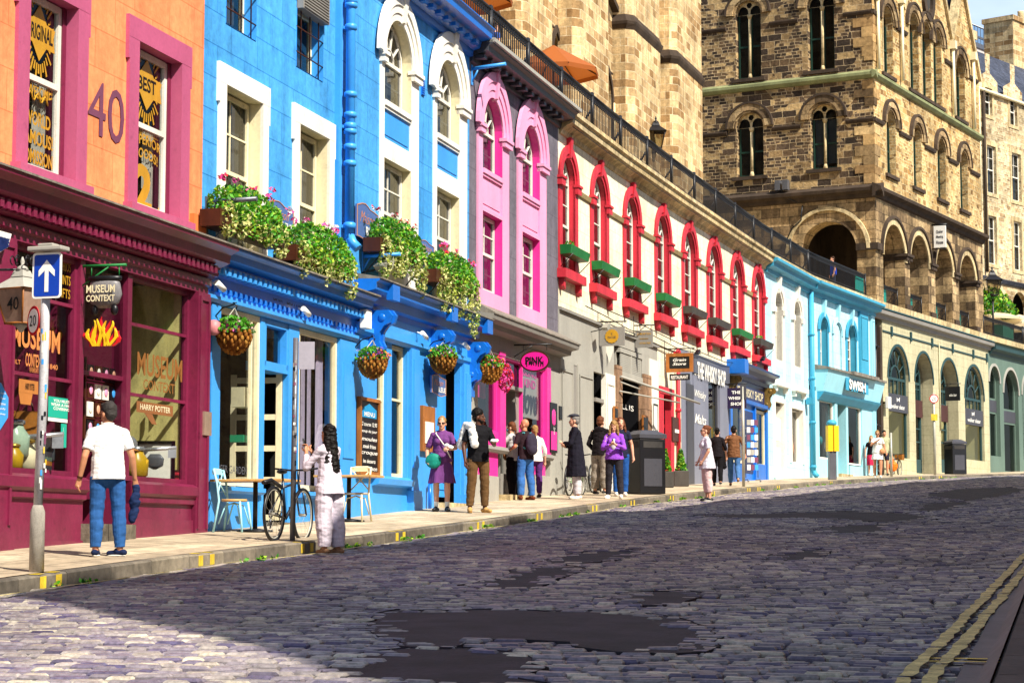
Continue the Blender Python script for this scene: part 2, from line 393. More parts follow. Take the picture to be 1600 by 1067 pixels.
def island(name, cols, rough=.6, spec=.3, bump=.3, var=.3, sc_=12):
 """colour chosen per loose piece of the mesh"""
 if name in _m: return _m[name]
 m, N, L, P = _new(name); g = N.new('ShaderNodeNewGeometry'); rp = N.new('ShaderNodeValToRGB'); E = rp.color_ramp.elements
 E[0].color = (*hexc(cols[0]), 1); E[1].color = (*hexc(cols[-1]), 1)
 for i, c in enumerate(cols[1:-1]): e = E.new((i + 1) / (len(cols) - 1)); e.color = (*hexc(c), 1)
 L.new(g.outputs['Random Per Island'], rp.inputs[0]); s = rp.outputs[0]
 if var:
  s, f = noise_mul(N, L, g.outputs['Position'], s, sc_, 1 - var, 1.1); s, f2 = noise_mul(N, L, g.outputs['Position'], s, .5, 1 - var, 1.15)
  b = N.new('ShaderNodeBump'); b.inputs['Strength'].default_value = bump; b.inputs['Distance'].default_value = .01; L.new(f, b.inputs['Height']); L.new(b.outputs[0], P.inputs['Normal'])
 L.new(s, P.inputs['Base Color']); P.inputs['Roughness'].default_value = rough; P.inputs['Specular IOR Level'].default_value = spec
 _m[name] = m; return m
def glassmat(name, tint='9aa0a0', k=1.0):
 if name in _m: return _m[name]
 m, N, L, P = _new(name); N.remove(P); o = N['Material Output']
 t = N.new('ShaderNodeBsdfTransparent'); t.inputs[0].default_value = (*hexc(tint), 1); g = N.new('ShaderNodeBsdfGlossy'); g.inputs['Roughness'].default_value = .02
 gg = N.new('ShaderNodeNewGeometry'); dp = N.new('ShaderNodeVectorMath'); dp.operation = 'DOT_PRODUCT'; L.new(gg.outputs['Normal'], dp.inputs[0]); L.new(gg.outputs['Incoming'], dp.inputs[1])
 def mth(op, a, b=None):
  q = N.new('ShaderNodeMath'); q.operation = op
  for i, x in enumerate((a, b)):
   if x is None: continue
   if isinstance(x, (int, float)): q.inputs[i].default_value = x
   else: L.new(x, q.inputs[i])
  return q.outputs[0]
 fr_ = mth('ADD', mth('MULTIPLY', mth('POWER', mth('SUBTRACT', 1., mth('ABSOLUTE', dp.outputs['Value'])), 5.), .96), .04)
 mu = N.new('ShaderNodeMath'); mu.operation = 'MULTIPLY'; mu.inputs[1].default_value = k; mu.use_clamp = True
 gn = N.new('ShaderNodeNewGeometry'); nn = N.new('ShaderNodeTexNoise'); nn.inputs['Scale'].default_value = .8; L.new(gn.outputs['Position'], nn.inputs['Vector'])
 bp = N.new('ShaderNodeBump'); bp.inputs['Strength'].default_value = .12; bp.inputs['Distance'].default_value = .05; L.new(nn.outputs[0], bp.inputs['Height']); L.new(bp.outputs[0], g.inputs['Normal'])
 mxx = N.new('ShaderNodeMixShader'); L.new(fr_, mu.inputs[0]); L.new(mu.outputs[0], mxx.inputs[0]); L.new(t.outputs[0], mxx.inputs[1]); L.new(g.outputs[0], mxx.inputs[2]); L.new(mxx.outputs[0], o.inputs[0])
 _m[name] = m; return m
def leafmat(name, hx, tr=.25):
 if name in _m: return _m[name]
 m, N, L, P = _new(name); g = N.new('ShaderNodeNewGeometry'); c = N.new('ShaderNodeRGB'); c.outputs[0].default_value = (*hexc(hx), 1)
 mr = N.new('ShaderNodeMapRange'); mr.inputs[3].default_value = .5; mr.inputs[4].default_value = 1.3; L.new(g.outputs['Random Per Island'], mr.inputs[0])
 cc = N.new('ShaderNodeCombineColor'); [L.new(mr.outputs[0], cc.inputs[i]) for i in range(3)]
 mm = N.new('ShaderNodeMixRGB'); mm.blend_type = 'MULTIPLY'; mm.inputs[0].default_value = 1; L.new(c.outputs[0], mm.inputs[1]); L.new(cc.outputs[0], mm.inputs[2])
 L.new(mm.outputs[0], P.inputs['Base Color']); P.inputs['Roughness'].default_value = .6
 t = N.new('ShaderNodeBsdfTranslucent'); L.new(mm.outputs[0], t.inputs[0]); x = N.new('ShaderNodeMixShader'); x.inputs[0].default_value = tr
 L.new(P.outputs[0], x.inputs[1]); L.new(t.outputs[0], x.inputs[2]); L.new(x.outputs[0], N['Material Output'].inputs[0])
 _m[name] = m; return m
def M(k):
 return _MT[k]() if k in _MT else paint('paint_' + k, k)
_MT = {
 'orange': lambda: blocks('orange render', 'f08c5c', 'f49664', 'd0784c', 1.15, .52, .008, .16, .7, .25, dist=.004),
 'blue': lambda: blocks('sky blue render', '48a2ea', '50a8ec', '2a7cc4', 1.05, .5, .008, .17, .62, .3, dist=.006),
 'cream': lambda: blocks('cream render', 'f7ecc9', 'f9efd1', 'dccda2', 1.2, .5, .006, .17, .75, .25, dist=.004),
 'greywall': lambda: blocks('slate grey render', '706b75', '756f7a', '5c5761', 1.1, .5, .007, .18, .7, .3, dist=.004),
 'turq': lambda: blocks('pale turquoise render', 'b0dfe9', 'b6e3ec', '8ac4d2', 1.2, .5, .006, .08, .7, .2, dist=.004),
 'olive': lambda: blocks('pale olive render', 'b7b08e', 'bcb594', '938d70', 1.2, .45, .006, .10, .75, .25, dist=.004),
 'maroon': lambda: paint('maroon gloss paint', '7c2344', .3, .3, .15, spec=.5),
 'plum': lambda: paint('plum pink stone paint', 'b8587c', .55, .12),
 'orangecorner': lambda: paint('orange trim', 'f07c40', .6, .12),
 'dblue': lambda: paint('cobalt shopfront paint', '1470d2', .32, .14, .1, spec=.5),
 'mblue': lambda: paint('bright blue shopfront paint', '3f9eee', .4, .12, .1, spec=.45),
 'white': lambda: paint('white stone paint', 'f4efe2', .6, .14),
 'creamtrim': lambda: paint('cream joinery paint', 'efe3bb', .5, .16),
 'sash': lambda: paint('white sash paint', 'e9e4d6', .5, .18, scale=3),
 'pink': lambda: paint('rose pink paint', 'f5a3c8', .5, .10),
 'hotpink': lambda: paint('hot pink paint', 'e8379a', .4, .10),
 'red': lambda: paint('red painted stone', 'cf3040', .5, .22, .3, scale=2.5),
 'green': lambda: paint('green box paint', '1b7a3a', .5, .25, .3, scale=3),
 'blackbox': lambda: paint('dark grey box paint', '4b4742', .6, .3, .3, scale=3),
 'black': lambda: paint('black iron paint', '16161a', .4, .2, .2, spec=.4),
 'darkgrey': lambda: paint('charcoal paint', '45454c', .45, .15),
 'midgrey': lambda: paint('warm grey paint', '8d8982', .6, .12),
 'lightgrey': lambda: paint('pale grey paint', 'a8a59b', .6, .12),
 'navy': lambda: paint('navy paint', '12265c', .35, .12, spec=.5),
 'dturq': lambda: paint('deep turquoise paint', '3f9fc0', .5, .12),
 'lturq': lambda: paint('pale turquoise joinery', 'a4dfeb', .45, .1),
 'sage': lambda: paint('sage green paint', '61766a', .55, .14),
 'teal': lambda: paint('dark teal joinery', '2c4a4c', .45, .15),
 'galv': lambda: paint('galvanised steel', 'b9b6a8', .5, .25, .1, .3, 4),
 'steel': lambda: paint('grey steel', '70727a', .4, .2, .1, .5, 4),
 'wood': lambda: paint('varnished wood', 'a8682e', .45, .3, .2, 0, 6),
 'palewood': lambda: paint('pale table wood', 'd7a866', .45, .25, .2, 0, 5),
 'darkwood': lambda: paint('dark wood', '4a2412', .4, .3, .2, 0, 6),
 'glass': lambda: glassmat('window glass', '8e9499', 1.2),
 'shopglass': lambda: glassmat('shop window glass', 'e0e4e4', .75),
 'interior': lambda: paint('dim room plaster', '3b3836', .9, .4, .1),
 'curtain': lambda: paint('net curtain', 'b9b3a6', .9, .3, .2, 0, 6),
 'gold': lambda: paint('gold lettering', 'cf9c2c', .35, .15, 0, .2, 5),
 'copperletter': lambda: paint('copper lettering', 'd8894e', .4, .1),
 'whiteletter': lambda: paint('white lettering', 'f4f2ea', .5, 0),
 'blackletter': lambda: paint('black lettering', '0d0d0f', .5, 0),
 'purpleno': lambda: paint('mauve numerals', '75415a', .6, .1),
 'ashlar': lambda: blocks('golden sandstone ashlar', 'a07c50', 'e8cc9a', 'eedbb4', .62, .31, .011, .3, .88, .6, c3='d9b988', dist=.012),
 'cornicestone': lambda: blocks('pale cornice sandstone', 'd3ba88', 'e8d3a6', 'a08a62', 1.6, 3, .008, .35, .85, .5, dist=.01),
 'rubble': lambda: rubble_mat('weathered tower rubble', ['463a30', '705a42', 'a48860', 'c9aa78', '655342', 'b89a6e'], 'cdb48c', .66, .3),
 'rubble2': lambda: rubble_mat('buff sandstone rubble', ['8a683f', 'd6ae70', 'e9cb92', 'b98d50'], 'e8d2a2', .6, .28),
 'tenement': lambda: rubble_mat('cream tenement rubble', ['9a7c58', 'e6cc9c', 'f1ddb4', 'c8a878'], 'f0e2c0', .6, .26),
 'quoin': lambda: blocks('tower dressed sandstone', '6a5844', 'd6b98a', '463a2e', .9, .42, .01, .45, .88, .5, c3='b89a70', dist=.01),
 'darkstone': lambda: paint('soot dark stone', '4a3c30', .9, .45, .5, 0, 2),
 'slate': lambda: blocks('slate roof', '3b4152', '565d70', '23262e', .3, .2, .01, .3, .6, .5),
 'lead': lambda: paint('weathered lead flashing', '8c8478', .7, .45, .5, 0, 5),
 'pave': lambda: blocks('sandstone paving flags', 'b5a38a', 'd2c1a4', '6f6250', .95, .62, .008, .25, .85, .3, c3='c4b296', dist=.006),
 'kerb': lambda: blocks('whin kerb stone', '6d655a', '8f8471', '3a352f', 1.0, 5, .012, .35, .8, .5, dist=.004),
 'setts': lambda: island('granite setts', ['4f4862', 'a99e98', '6a6078', '958b90', 'cdc2ac', '575070', 'b0a496'], .42, .4, .5, .42, 22),  # random stone tones; the violet ones put the road's bluish shade into the colour
 'sand': lambda: paint('sett joint grit', '17110f', .95, .4, .5, 0, 8),
 'tar': lambda: paint('tarmac patch', '352d36', .75, .6, 1.5, 0, 2.2),
 'wornyellow': lambda: paint('worn line yellow', 'dccb84', .7, .5, .4, 0, 7),
 'yellow': lambda: paint('road line yellow', 'e8c63a', .6, .3, .3, 0, 9),
 'straw': lambda: island('coir basket', ['6d3f1a', 'b57a34', '8f5a24', 'c99545'], .9, .1, .3, .3),
 'skin': lambda: paint('skin light', 'd9a083', .5, .08, .1), 'skin2': lambda: paint('skin dark', '5a3524', .5, .08, .1), 'skin3': lambda: paint('skin tanned', 'c08562', .5, .08, .1),
}
LG = [leafmat('leaf bright green', '4fa016'), leafmat('leaf deep green', '1f6a12'), leafmat('leaf lime', '9cc02a')]
LV = [leafmat('ivy cream edge', 'd8d88a'), leafmat('ivy green', '55801f'), leafmat('ivy yellow green', 'a8b542')]
LF = [leafmat('petal red', 'd8202c', .1), leafmat('petal magenta', 'e04a9c', .1), leafmat('petal purple', '7a4fb4', .1), leafmat('petal white', 'f2e6e0', .1), leafmat('petal orange', 'f08030', .1)]
# ---------------------------------------------------------------- setting: ground, road, pavements
def sheet(name, mat, n0, n1, nn, dz, u0=-30, u1=150, du=1., zf=None):
 m = MB(); us = np.arange(u0, u1 + .01, du); ns = np.linspace(n0, n1, nn + 1); vs = []; fs = []; uv = []
 for u in us:
  for n in ns: vs.append((u, n, (zf or G)(u, n) + dz)); uv.append((u, n))
 k = nn + 1
 for i in range(len(us) - 1):
  for j in range(nn): a = i * k + j; fs.append((a, a + 1, a + k + 1, a + k))
 m.sm = True; m.add(vs, fs, uv); return tag(m.build(name, mat), kind='structure')
def pv(u, n): return base(u) - .025 * max(n, 0)
sheet('pavement', M('pave'), -.6, WP - .16, 4, 0, zf=pv)
m = MB(); kz = lambda u: base(u)
m.sweep([(WP - .16, -.5), (WP, -.5), (WP + .005, -.075), (WP - .012, -.062), (WP - .16, -.0585)], -30, 150, True, kz)
us = np.arange(-30, 150, 1.)
m = MB(); m.sm = False
for i in range(len(us) - 1):
 a, b = us[i] + .006, us[i + 1] - .006; h = U(-.004, .004); za, zb = base(a) - .0612 + h, base(b) - .0612 + h; n0, n1 = WP - .155, WP
 m.add([(a, n0, za), (a, n1 - .02, za), (a, n1, za - .02), (a, n1, za - .5), (b, n0, zb), (b, n1 - .02, zb), (b, n1, zb - .02), (b, n1, zb - .5), (a, n0, za - .5), (b, n0, zb - .5)],
   [(0, 1, 5, 4), (1, 2, 6, 5), (2, 3, 7, 6), (0, 8, 3, 2, 1), (4, 5, 6, 7, 9)])
tag(m.build('kerb', island('whin kerb stones', ['6d655a', '8f8471', '7c7365', '5f584f'], .8, .3, .5, .35, 9)), kind='structure')
m = MB()
for i in range(len(us) - 1):
 a, b = us[i] + .006, us[i + 1] - .006; za, zb = base(a) - .07, base(b) - .07; n0, n1 = WR, WR + .3
 m.add([(a, n0, za - .4), (a, n0, za - .02), (a, n0 + .02, za), (a, n1, za), (b, n0, zb - .4), (b, n0, zb - .02), (b, n0 + .02, zb), (b, n1, zb)], [(0, 1, 5, 4), (1, 2, 6, 5), (2, 3, 7, 6)])
tag(m.build('far_kerb', paint('shaded kerb stone', '5c4f4a', .8, .35, .4)), kind='structure')  # far side's shade put into a darker stone colour than the near kerb
sheet('far_pavement', blocks('shaded paving flags', '5b5058', '6b6068', '2d282c', .9, .6, .01, .3, .7, .3), WR + .3, WR + 2.4, 3, .012, zf=lambda u, n: base(u) - .08)  # darker violet copy of the near paving; the shade is in its colour
sheet('road_bed', M('sand'), WP + .002, WR - .002, 24, -.045, du=.5)
sheet('ground', paint('earth', '6d6256', .95), -130, 160, 12, -1.2, -60, 190, 10., zf=lambda u, n: base(max(u, -44)) - .3)
def terrain():
 m = MB(W0); R_ = 2500; vs = [(-R_, -R_, -8), (R_, -R_, -8), (R_, R_, -8), (-R_, R_, -8)]; m.add(vs, [(0, 1, 2, 3)]); tag(m.build('terrain', paint('far ground', '5d5a4c', .95)), kind='structure')
terrain()
# near side beyond the last house and the junction behind the camera
# tarmac patches: outlines read on the ground
PATCH = [
 [(600, 962), (640, 955), (700, 957), (780, 954), (860, 957), (915, 956), (1000, 962), (1040, 972), (1080, 985), (1095, 1002), (1060, 1012), (1010, 1014), (930, 1012), (890, 1009), (868, 998), (800, 995), (745, 997), (720, 1008), (690, 1008), (612, 985)],
 [(560, 1040), (600, 1022), (660, 1016), (740, 1016), (795, 1024), (815, 1044), (780, 1055), (830, 1064), (880, 1075), (640, 1085), (540, 1052)],
 [(747, 911), (790, 903), (820, 888), (880, 884), (895, 889), (860, 903), (825, 917), (785, 919)],
 [(858, 877), (900, 866), (940, 860), (985, 858), (996, 862), (965, 872), (900, 879), (872, 880)],
 [(970, 930), (1010, 926), (1060, 924), (1082, 929), (1060, 942), (1010, 943), (985, 940)],
 [(1090, 805), (1150, 803), (1235, 801), (1300, 799), (1345, 799), (1400, 802), (1442, 805), (1458, 809), (1420, 812), (1390, 816), (1340, 813), (1280, 810), (1200, 809), (1130, 809)],
 [(1282, 825), (1330, 820), (1376, 818), (1392, 824), (1350, 832), (1315, 831)],
 [(1205, 872), (1230, 863), (1278, 859), (1284, 863), (1262, 873), (1225, 875)],
 [(1423, 798), (1445, 788), (1490, 782), (1512, 787), (1475, 797)],
 [(1442, 772), (1490, 765), (1540, 762), (1590, 760), (1605, 768), (1560, 776), (1525, 781), (1490, 781), (1450, 774)],
]
PP = []
for pl in PATCH:
 q = [GP(x, min(y, 1066) if y < 1070 else 1066)[:2] for x, y in pl];
 # densify and roughen the outline
 o = []
 for i in range(len(q)):
  a, b = q[i], q[(i + 1) % len(q)]; L = math.hypot(b[0] - a[0], b[1] - a[1]); k = max(1, int(L / .18))
  for j in range(k):
   t = j / k; d = .09 * noise.noise(Vector((a[0] + (b[0] - a[0]) * t * 5, a[1] * 3 + t * 7, i)))
   o.append((a[0] + (b[0] - a[0]) * t + d, a[1] + (b[1] - a[1]) * t + d))
 PP.append((o,  min(p[0] for p in o), max(p[0] for p in o), min(p[1] for p in o), max(p[1] for p in o)))
def inpoly(x, y, P):
 o, a, b, c, d = P
 if not (a < x < b and c < y < d): return False
 r = False; j = len(o) - 1
 for i in range(len(o)):
  if (o[i][1] > y) != (o[j][1] > y) and x < (o[j][0] - o[i][0]) * (y - o[i][1]) / (o[j][1] - o[i][1]) + o[i][0]: r = not r
  j = i
 return r
for P_ in PP:
 g_ = sum(p[0] for p in P_[0]) / len(P_[0]), sum(p[1] for p in P_[0]) / len(P_[0]); P = ([(a + .22 * (a - g_[0]) / (abs(a - g_[0]) + .3), n + .22 * (n - g_[1]) / (abs(n - g_[1]) + .3)) for a, n in P_[0]],)
 m = MB(); cu = sum(p[0] for p in P[0]) / len(P[0]); cn = sum(p[1] for p in P[0]) / len(P[0])
 # skirt plus a gridded top that follows the road
 du = .3; g = {}; vs = []; fs = []
 m.sm = True
 tri = tessellate_polygon([[Vector((a, b, 0)) for a, b in P[0]]])
 m.add([(a, n, G(a, n) - .004) for a, n in P[0]], [tuple(t) for t in tri], [(a, n) for a, n in P[0]])
 k = len(P[0]); m.add([(a, n, G(a, n) + .004) for a, n in P[0]] + [(a, n, G(a, n) - .05) for a, n in P[0]], [(i, (i + 1) % k, (i + 1) % k + k, i + k) for i in range(k)])
 tag(m.build('tarmac_patch', M('tar')), kind='structure')
# granite setts, each one modelled
def setts():
 V = []; Fc = []; u = -17.; r = 0; cen = []
 while u < 112:
  h = .105 if u < 60 else .14; n = WP + .36 + U(-.02, .02)
  while n < WR - .28:
   wd = U(.13, .25) if u < 60 else U(.19, .32)
   cen.append((u + h / 2 + U(-.006, .006), n + wd / 2, h * .5 - .011 - U(0, .007), wd * .5 - .013)); n += wd
  u += h; r += 1
 # channel stones along the near kerb run the other way
 u = -17.
 while u < 112:
  L = U(.28, .45); cen.append((u + L / 2, WP + .1, L / 2 - .008, .085)); cen.append((u + L / 2 + .13, WP + .27, L / 2 - .008, .078)); u += L
 m = MB()
 for c in cen:
  jx, jy = U(-.14, .14), U(-.14, .14)
  if any(inpoly(c[0] + jx, c[1] + jy, P) for P in PP): continue
  z = G(c[0], c[1]) + U(-.009, .012) + .014 * noise.noise(Vector((c[0] * 1.6, c[1] * 1.6, 0))); tu, tn = U(-.05, .05), U(-.03, .03); e = .014
  d = S.D[S.seg(c[0])]; o = S.map(c[0], c[1], z); N_ = S.nrm(c[0]); k = len(V)
  sk = U(-.006, .006)
  for (sx, sy) in ((-1, -1), (1, -1), (1, 1), (-1, 1)):
   for (q, dz) in ((1., -.06), (1., -.014), (0, .0)):
    hu = c[2] - (0 if q else e); hn = c[3] - (0 if q else e); a, b = sx * hu + sk * sy, sy * hn
    p = o.xy + d * a + N_ * b; V.append((p.x, p.y, z + dz + tu * a + tn * b + .045 * a))
  for i in range(4):
   j = (i + 1) % 4; a, b = k + 3 * i, k + 3 * j
   Fc += [(a, b, b + 1, a + 1), (a + 1, b + 1, b + 2, a + 2)]
  Fc.append((k + 2, k + 5, k + 8, k + 11))
 me = bpy.data.meshes.new('road'); me.from_pydata(V, [], Fc); me.materials.append(M('setts')); me.polygons.foreach_set('use_smooth', [False] * len(Fc))
 o = bpy.data.objects.new('road', me); col.objects.link(o); tag(o, kind='structure')
setts()
# painted lines: one thin worn line by the near kerb, a double line by the far kerb
def line(name, n0_, wd, u0, u1, gap=0., dz=.03, col_='wornyellow', wob=.012, dr=0.):
 m = MB(); u = u0; m.sm = True
 while u < u1:
  L = U(.8, 2.4); k = int(L / .16) + 1; vs = []
  for i in range(k + 1):
   x = u + L * i / k; n0 = n0_ + dr * (x + 10.7); e = wob * noise.noise(Vector((x * 3.5, n0_, 0))) * 2; e2 = wob * noise.noise(Vector((x * 7, n0_, 5))) * 2
   vs += [(x, n0 + e, G(x, n0) + dz), (x, n0 + wd + e2, G(x, n0) + dz)]
  m.add(vs, [(2 * i, 2 * i + 1, 2 * i + 3, 2 * i + 2) for i in range(k)]); u += L + (U(0, gap) if gap else 0)
 return tag(m.build(name, M(col_)), kind='structure')
line('yellow_line', WP + .2, .045, -12, 110, .5, .026)
line('double_yellow_line', 11.33, .082, -17, 3, .1, .03, wob=.014, dr=.023); line('double_yellow_line', 11.465, .082, -17, 3, .1, .03, wob=.014, dr=.023)
# smooth channel between the double line and the far kerb
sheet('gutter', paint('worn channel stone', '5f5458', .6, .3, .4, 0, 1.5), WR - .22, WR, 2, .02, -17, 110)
# loading marks on the kerbs
m = MB()
def kmark(px, py, nn=2):
 u, n, z = GP(px, py);
 for i in range(nn):
  a = u + i * .33
  m.add([(a, WP - .13, base(a) - .0565), (a, WP - .01, base(a) - .0565), (a + .13, WP - .01, base(a + .13) - .0565), (a + .13, WP - .13, base(a + .13) - .0565)], [(0, 1, 2, 3)])
  m.add([(a, WP + .004, base(a) - .08), (a, WP + .004, base(a) - .2), (a + .13, WP + .004, base(a + .13) - .2), (a + .13, WP + .004, base(a + .13) - .08)], [(0, 1, 2, 3)])
for p in ((62, 905), (310, 868), (470, 848), (618, 832), (745, 818), (838, 806), (925, 796), (985, 790), (1055, 783), (1165, 773), (1200, 768), (1245, 765), (1300, 762), (1440, 752), (1520, 746), (1585, 743)): kmark(*p)
tag(m.build('kerb_markings', M('yellow')), kind='structure')
m = MB()
u, n, z = GP(1540, 1037); m.add([(u, n - .35, z + .03), (u, n + .9, z + .03), (u + .1, n + .9, z + .03), (u + .1, n - .35, z + .03)], [(0, 1, 2, 3)])
m.add([(u - .25, n - .35, z + .026), (u - .25, n + .9, z + .026), (u - .17, n + .9, z + .026), (u - .17, n - .35, z + .026)], [(0, 1, 2, 3)])
tag(m.build('pavement_markings', M('yellow')), kind='structure')
m = MB()
for _ in range(260):
 u = U(-8, 75);
 if noise.noise(Vector((u * .8, 0, 4))) < 0.02: continue
 m.leaves((u, WP + U(.02, .09), G(u, WP + .1) + .02), (.12, .04, .035), 14, .035, 3)
tag(m.build('weeds', LG), 'green weeds sprouting along the foot of the kerb', 'weeds', kind='stuff')
# ---------------------------------------------------------------- building helpers
def P(px, py, n=0.): return UZ(px, py, n)
def building(name, u, label, cat='building', group=None):
 p = S.map(u, 0, base(u)); return thing(name, p, label, cat, group)
def pip(pt, poly):
 r = False; j = len(poly) - 1
 for i in range(len(poly)):
  if (poly[i][1] > pt[1]) != (poly[j][1] > pt[1]) and pt[0] < (poly[j][0] - poly[i][0]) * (pt[1] - poly[i][1]) / (poly[j][1] - poly[i][1]) + poly[i][0]: r = not r
  j = i
 return r
def wall(b, u0, u1, zb, zt, holes, mat, n=0., depth=.28, name='wall', rmat=None, back=-5., roof=True, fr=S, ends=True):
 m = MB(fr); cs = [u0] + fr.cuts(u0, u1) + [u1]
 for a, c in zip(cs[:-1], cs[1:]):
  hs = [h for h in holes if a - .01 <= sum(p[0] for p in h) / len(h) < c]
  m.plate([(a, zb), (a, zt), (c, zt), (c, zb)], hs, n)
 m.m = 1 if rmat else 0
 for h in (holes if rmat else []): m.rim(h, n - depth, n)
 m.m = 0
 if ends: m.add([(u0, n, zb), (u0, n, zt), (u0, back, zt), (u0, back, zb)], [(0, 1, 2, 3)]); m.add([(u1, n, zb), (u1, n, zt), (u1, back, zt), (u1, back, zb)], [(0, 1, 2, 3)])
 m.add([(u0, back, zb), (u0, back, zt), (u1, back, zt), (u1, back, zb)], [(0, 1, 2, 3)])
 o = m.build(name, [mat] + ([rmat] if rmat else []), b)
 if roof:
  m = MB(fr); m.sweep([(n, zt - .02), (back, zt - .02), (back, zt + .02), (n, zt + .02)], u0, u1); m.build('roof', M('slate'), b)
 return o
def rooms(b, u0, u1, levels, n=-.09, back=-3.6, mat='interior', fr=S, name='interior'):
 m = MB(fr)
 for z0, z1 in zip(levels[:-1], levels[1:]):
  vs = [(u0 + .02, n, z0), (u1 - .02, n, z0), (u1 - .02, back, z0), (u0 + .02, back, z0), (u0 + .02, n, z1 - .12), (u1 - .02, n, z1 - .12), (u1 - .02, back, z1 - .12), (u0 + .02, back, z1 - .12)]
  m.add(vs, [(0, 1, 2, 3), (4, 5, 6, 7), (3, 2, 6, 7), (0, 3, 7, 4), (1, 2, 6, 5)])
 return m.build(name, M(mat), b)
def curt(b, u0, u1, z0, z1, n, fr, mat='curtain', side=None, name='curtain'):
 m = MB(fr); m.sm = True; k = 26; vs = []
 for i in range(k + 1):
  u = u0 + (u1 - u0) * i / k; nn = n + .02 * math.sin(i * 1.9) + U(-.004, .004); vs += [(u, nn, z0), (u, nn, z1)]
 m.add(vs, [(2 * i, 2 * i + 2, 2 * i + 3, 2 * i + 1) for i in range(k)]); m.build(name, M(mat), b)
def sash(b, u0, u1, z0, z1, n=-.2, zs=None, cols=2, rows=(2, 2), mat='sash', fr=S, name='window', fr_w=.07, curtain=True, meet=.5, glass='glass', fan=True):
 """timber sash window: z1 is the flat head, or the springing when zs is given as arch rise"""
 m = MB(fr); w = fr_w; zt = z1; c = (u0 + u1) / 2
 m.box(u0, u0 + w, n - .06, n, z0, zt); m.box(u1 - w, u1, n - .06, n, z0, zt); m.box(u0 + w, u1 - w, n - .06, n + .01, z0, z0 + w * 1.1)
 if zs:
  o = arch(u0, u1, z1, rise=zs); i_ = arch(u0 + w, u1 - w, z1, rise=zs - w); m.ring(i_, o, n - .06, n)
  m.box(u0 + w, u1 - w, n - .05, n + .005, z1 - w * .4, z1 + w * .4)
  if fan:
   r = (u1 - u0) / 2 - w
   m.ring(arch(c - r * .38, c + r * .38, z1, k=8, rise=.38 * (zs - w)), arch(c - r * .38 - .03, c + r * .38 + .03, z1, k=8, rise=.38 * (zs - w) + .03), n - .045, n - .005)
   for a in (36, 72, 108, 144):
    ca, sa = math.cos(math.radians(a)), math.sin(math.radians(a)); q = .4; px_, pz_ = -sa * .014, ca * .014
    m.prism([(c + ca * r * q - px_, z1 + sa * (zs - w) * q - pz_), (c + ca * r * q + px_, z1 + sa * (zs - w) * q + pz_), (c + ca * r + px_, z1 + sa * (zs - w) + pz_), (c + ca * r - px_, z1 + sa * (zs - w) - pz_)], n - .045, n - .006)
 else: m.box(u0 + w, u1 - w, n - .06, n + .01, zt - w, zt)
 zm = z0 + (zt - z0) * meet; m.box(u0 + w, u1 - w, n - .07, n + .012, zm - w * .45, zm + w * .45)
 for (a, c_, rw, dn) in ((z0, zm, rows[0], -.03), (zm, zt, rows[1], 0)):
  for i in range(1, rw): z = a + (c_ - a) * i / rw; m.box(u0 + w, u1 - w, n - .05 + dn, n - .015 + dn, z - .014, z + .014)
  for i in range(1, cols): u = u0 + (u1 - u0) * i / cols; m.box(u - .014, u + .014, n - .05 + dn, n - .017 + dn, a, c_)
 o = m.build(name, M(mat), b)
 g = MB(fr); out = [(u0, z0)] + (arch(u0, u1, z1, rise=zs) if zs else [(u0, zt), (u1, zt)]) + [(u1, z0)]
 g.plate(out, [], n - .035); g.build('pane', M(glass), o)
 if curtain:
  W_ = u1 - u0; curt(o, u0 + .04, u0 + W_ * U(.22, .36), z0, zt, n - .16, fr); curt(o, u1 - W_ * U(.3, .5), u1 - .04, z0, zt, n - .16, fr)
 return o
def archi(b, ho, wi, mat, n0=0., n1=.05, name='window_surround', top=None, ears=.0):
 """flat band round an opening ho=(u0,u1,z0,z1)"""
 u0, u1, z0, z1 = ho; m = MB(); t = top or wi; e = ears
 m.box(u0 - wi, u0, n0, n1, z0, z1); m.box(u1, u1 + wi, n0, n1, z0, z1); m.box(u0 - wi - e, u1 + wi + e, n0, n1 + .003, z1, z1 + t);
 if e: m.box(u0 - wi - e, u0 - wi, n0, n1 + .002, z1 - .3, z1); m.box(u1 + wi, u1 + wi + e, n0, n1 + .002, z1 - .3, z1)
 return m.build(name, M(mat), b)
def keyst(b, c, z0, z1, w0, w1, mat, pr=.16, fr=S):
 m = MB(fr); vs = [(c - w0, 0, z0), (c + w0, 0, z0), (c + w1, 0, z1), (c - w1, 0, z1), (c - w0 * .9, pr * .75, z0 + .04), (c + w0 * .9, pr * .75, z0 + .04), (c + w1, pr * 1.1, z1), (c - w1, pr * 1.1, z1)]
 m.add(vs, [(4, 5, 6, 7), (0, 1, 5, 4), (1, 2, 6, 5), (2, 3, 7, 6), (3, 0, 4, 7)]); m.build('keystone', M(mat), b)
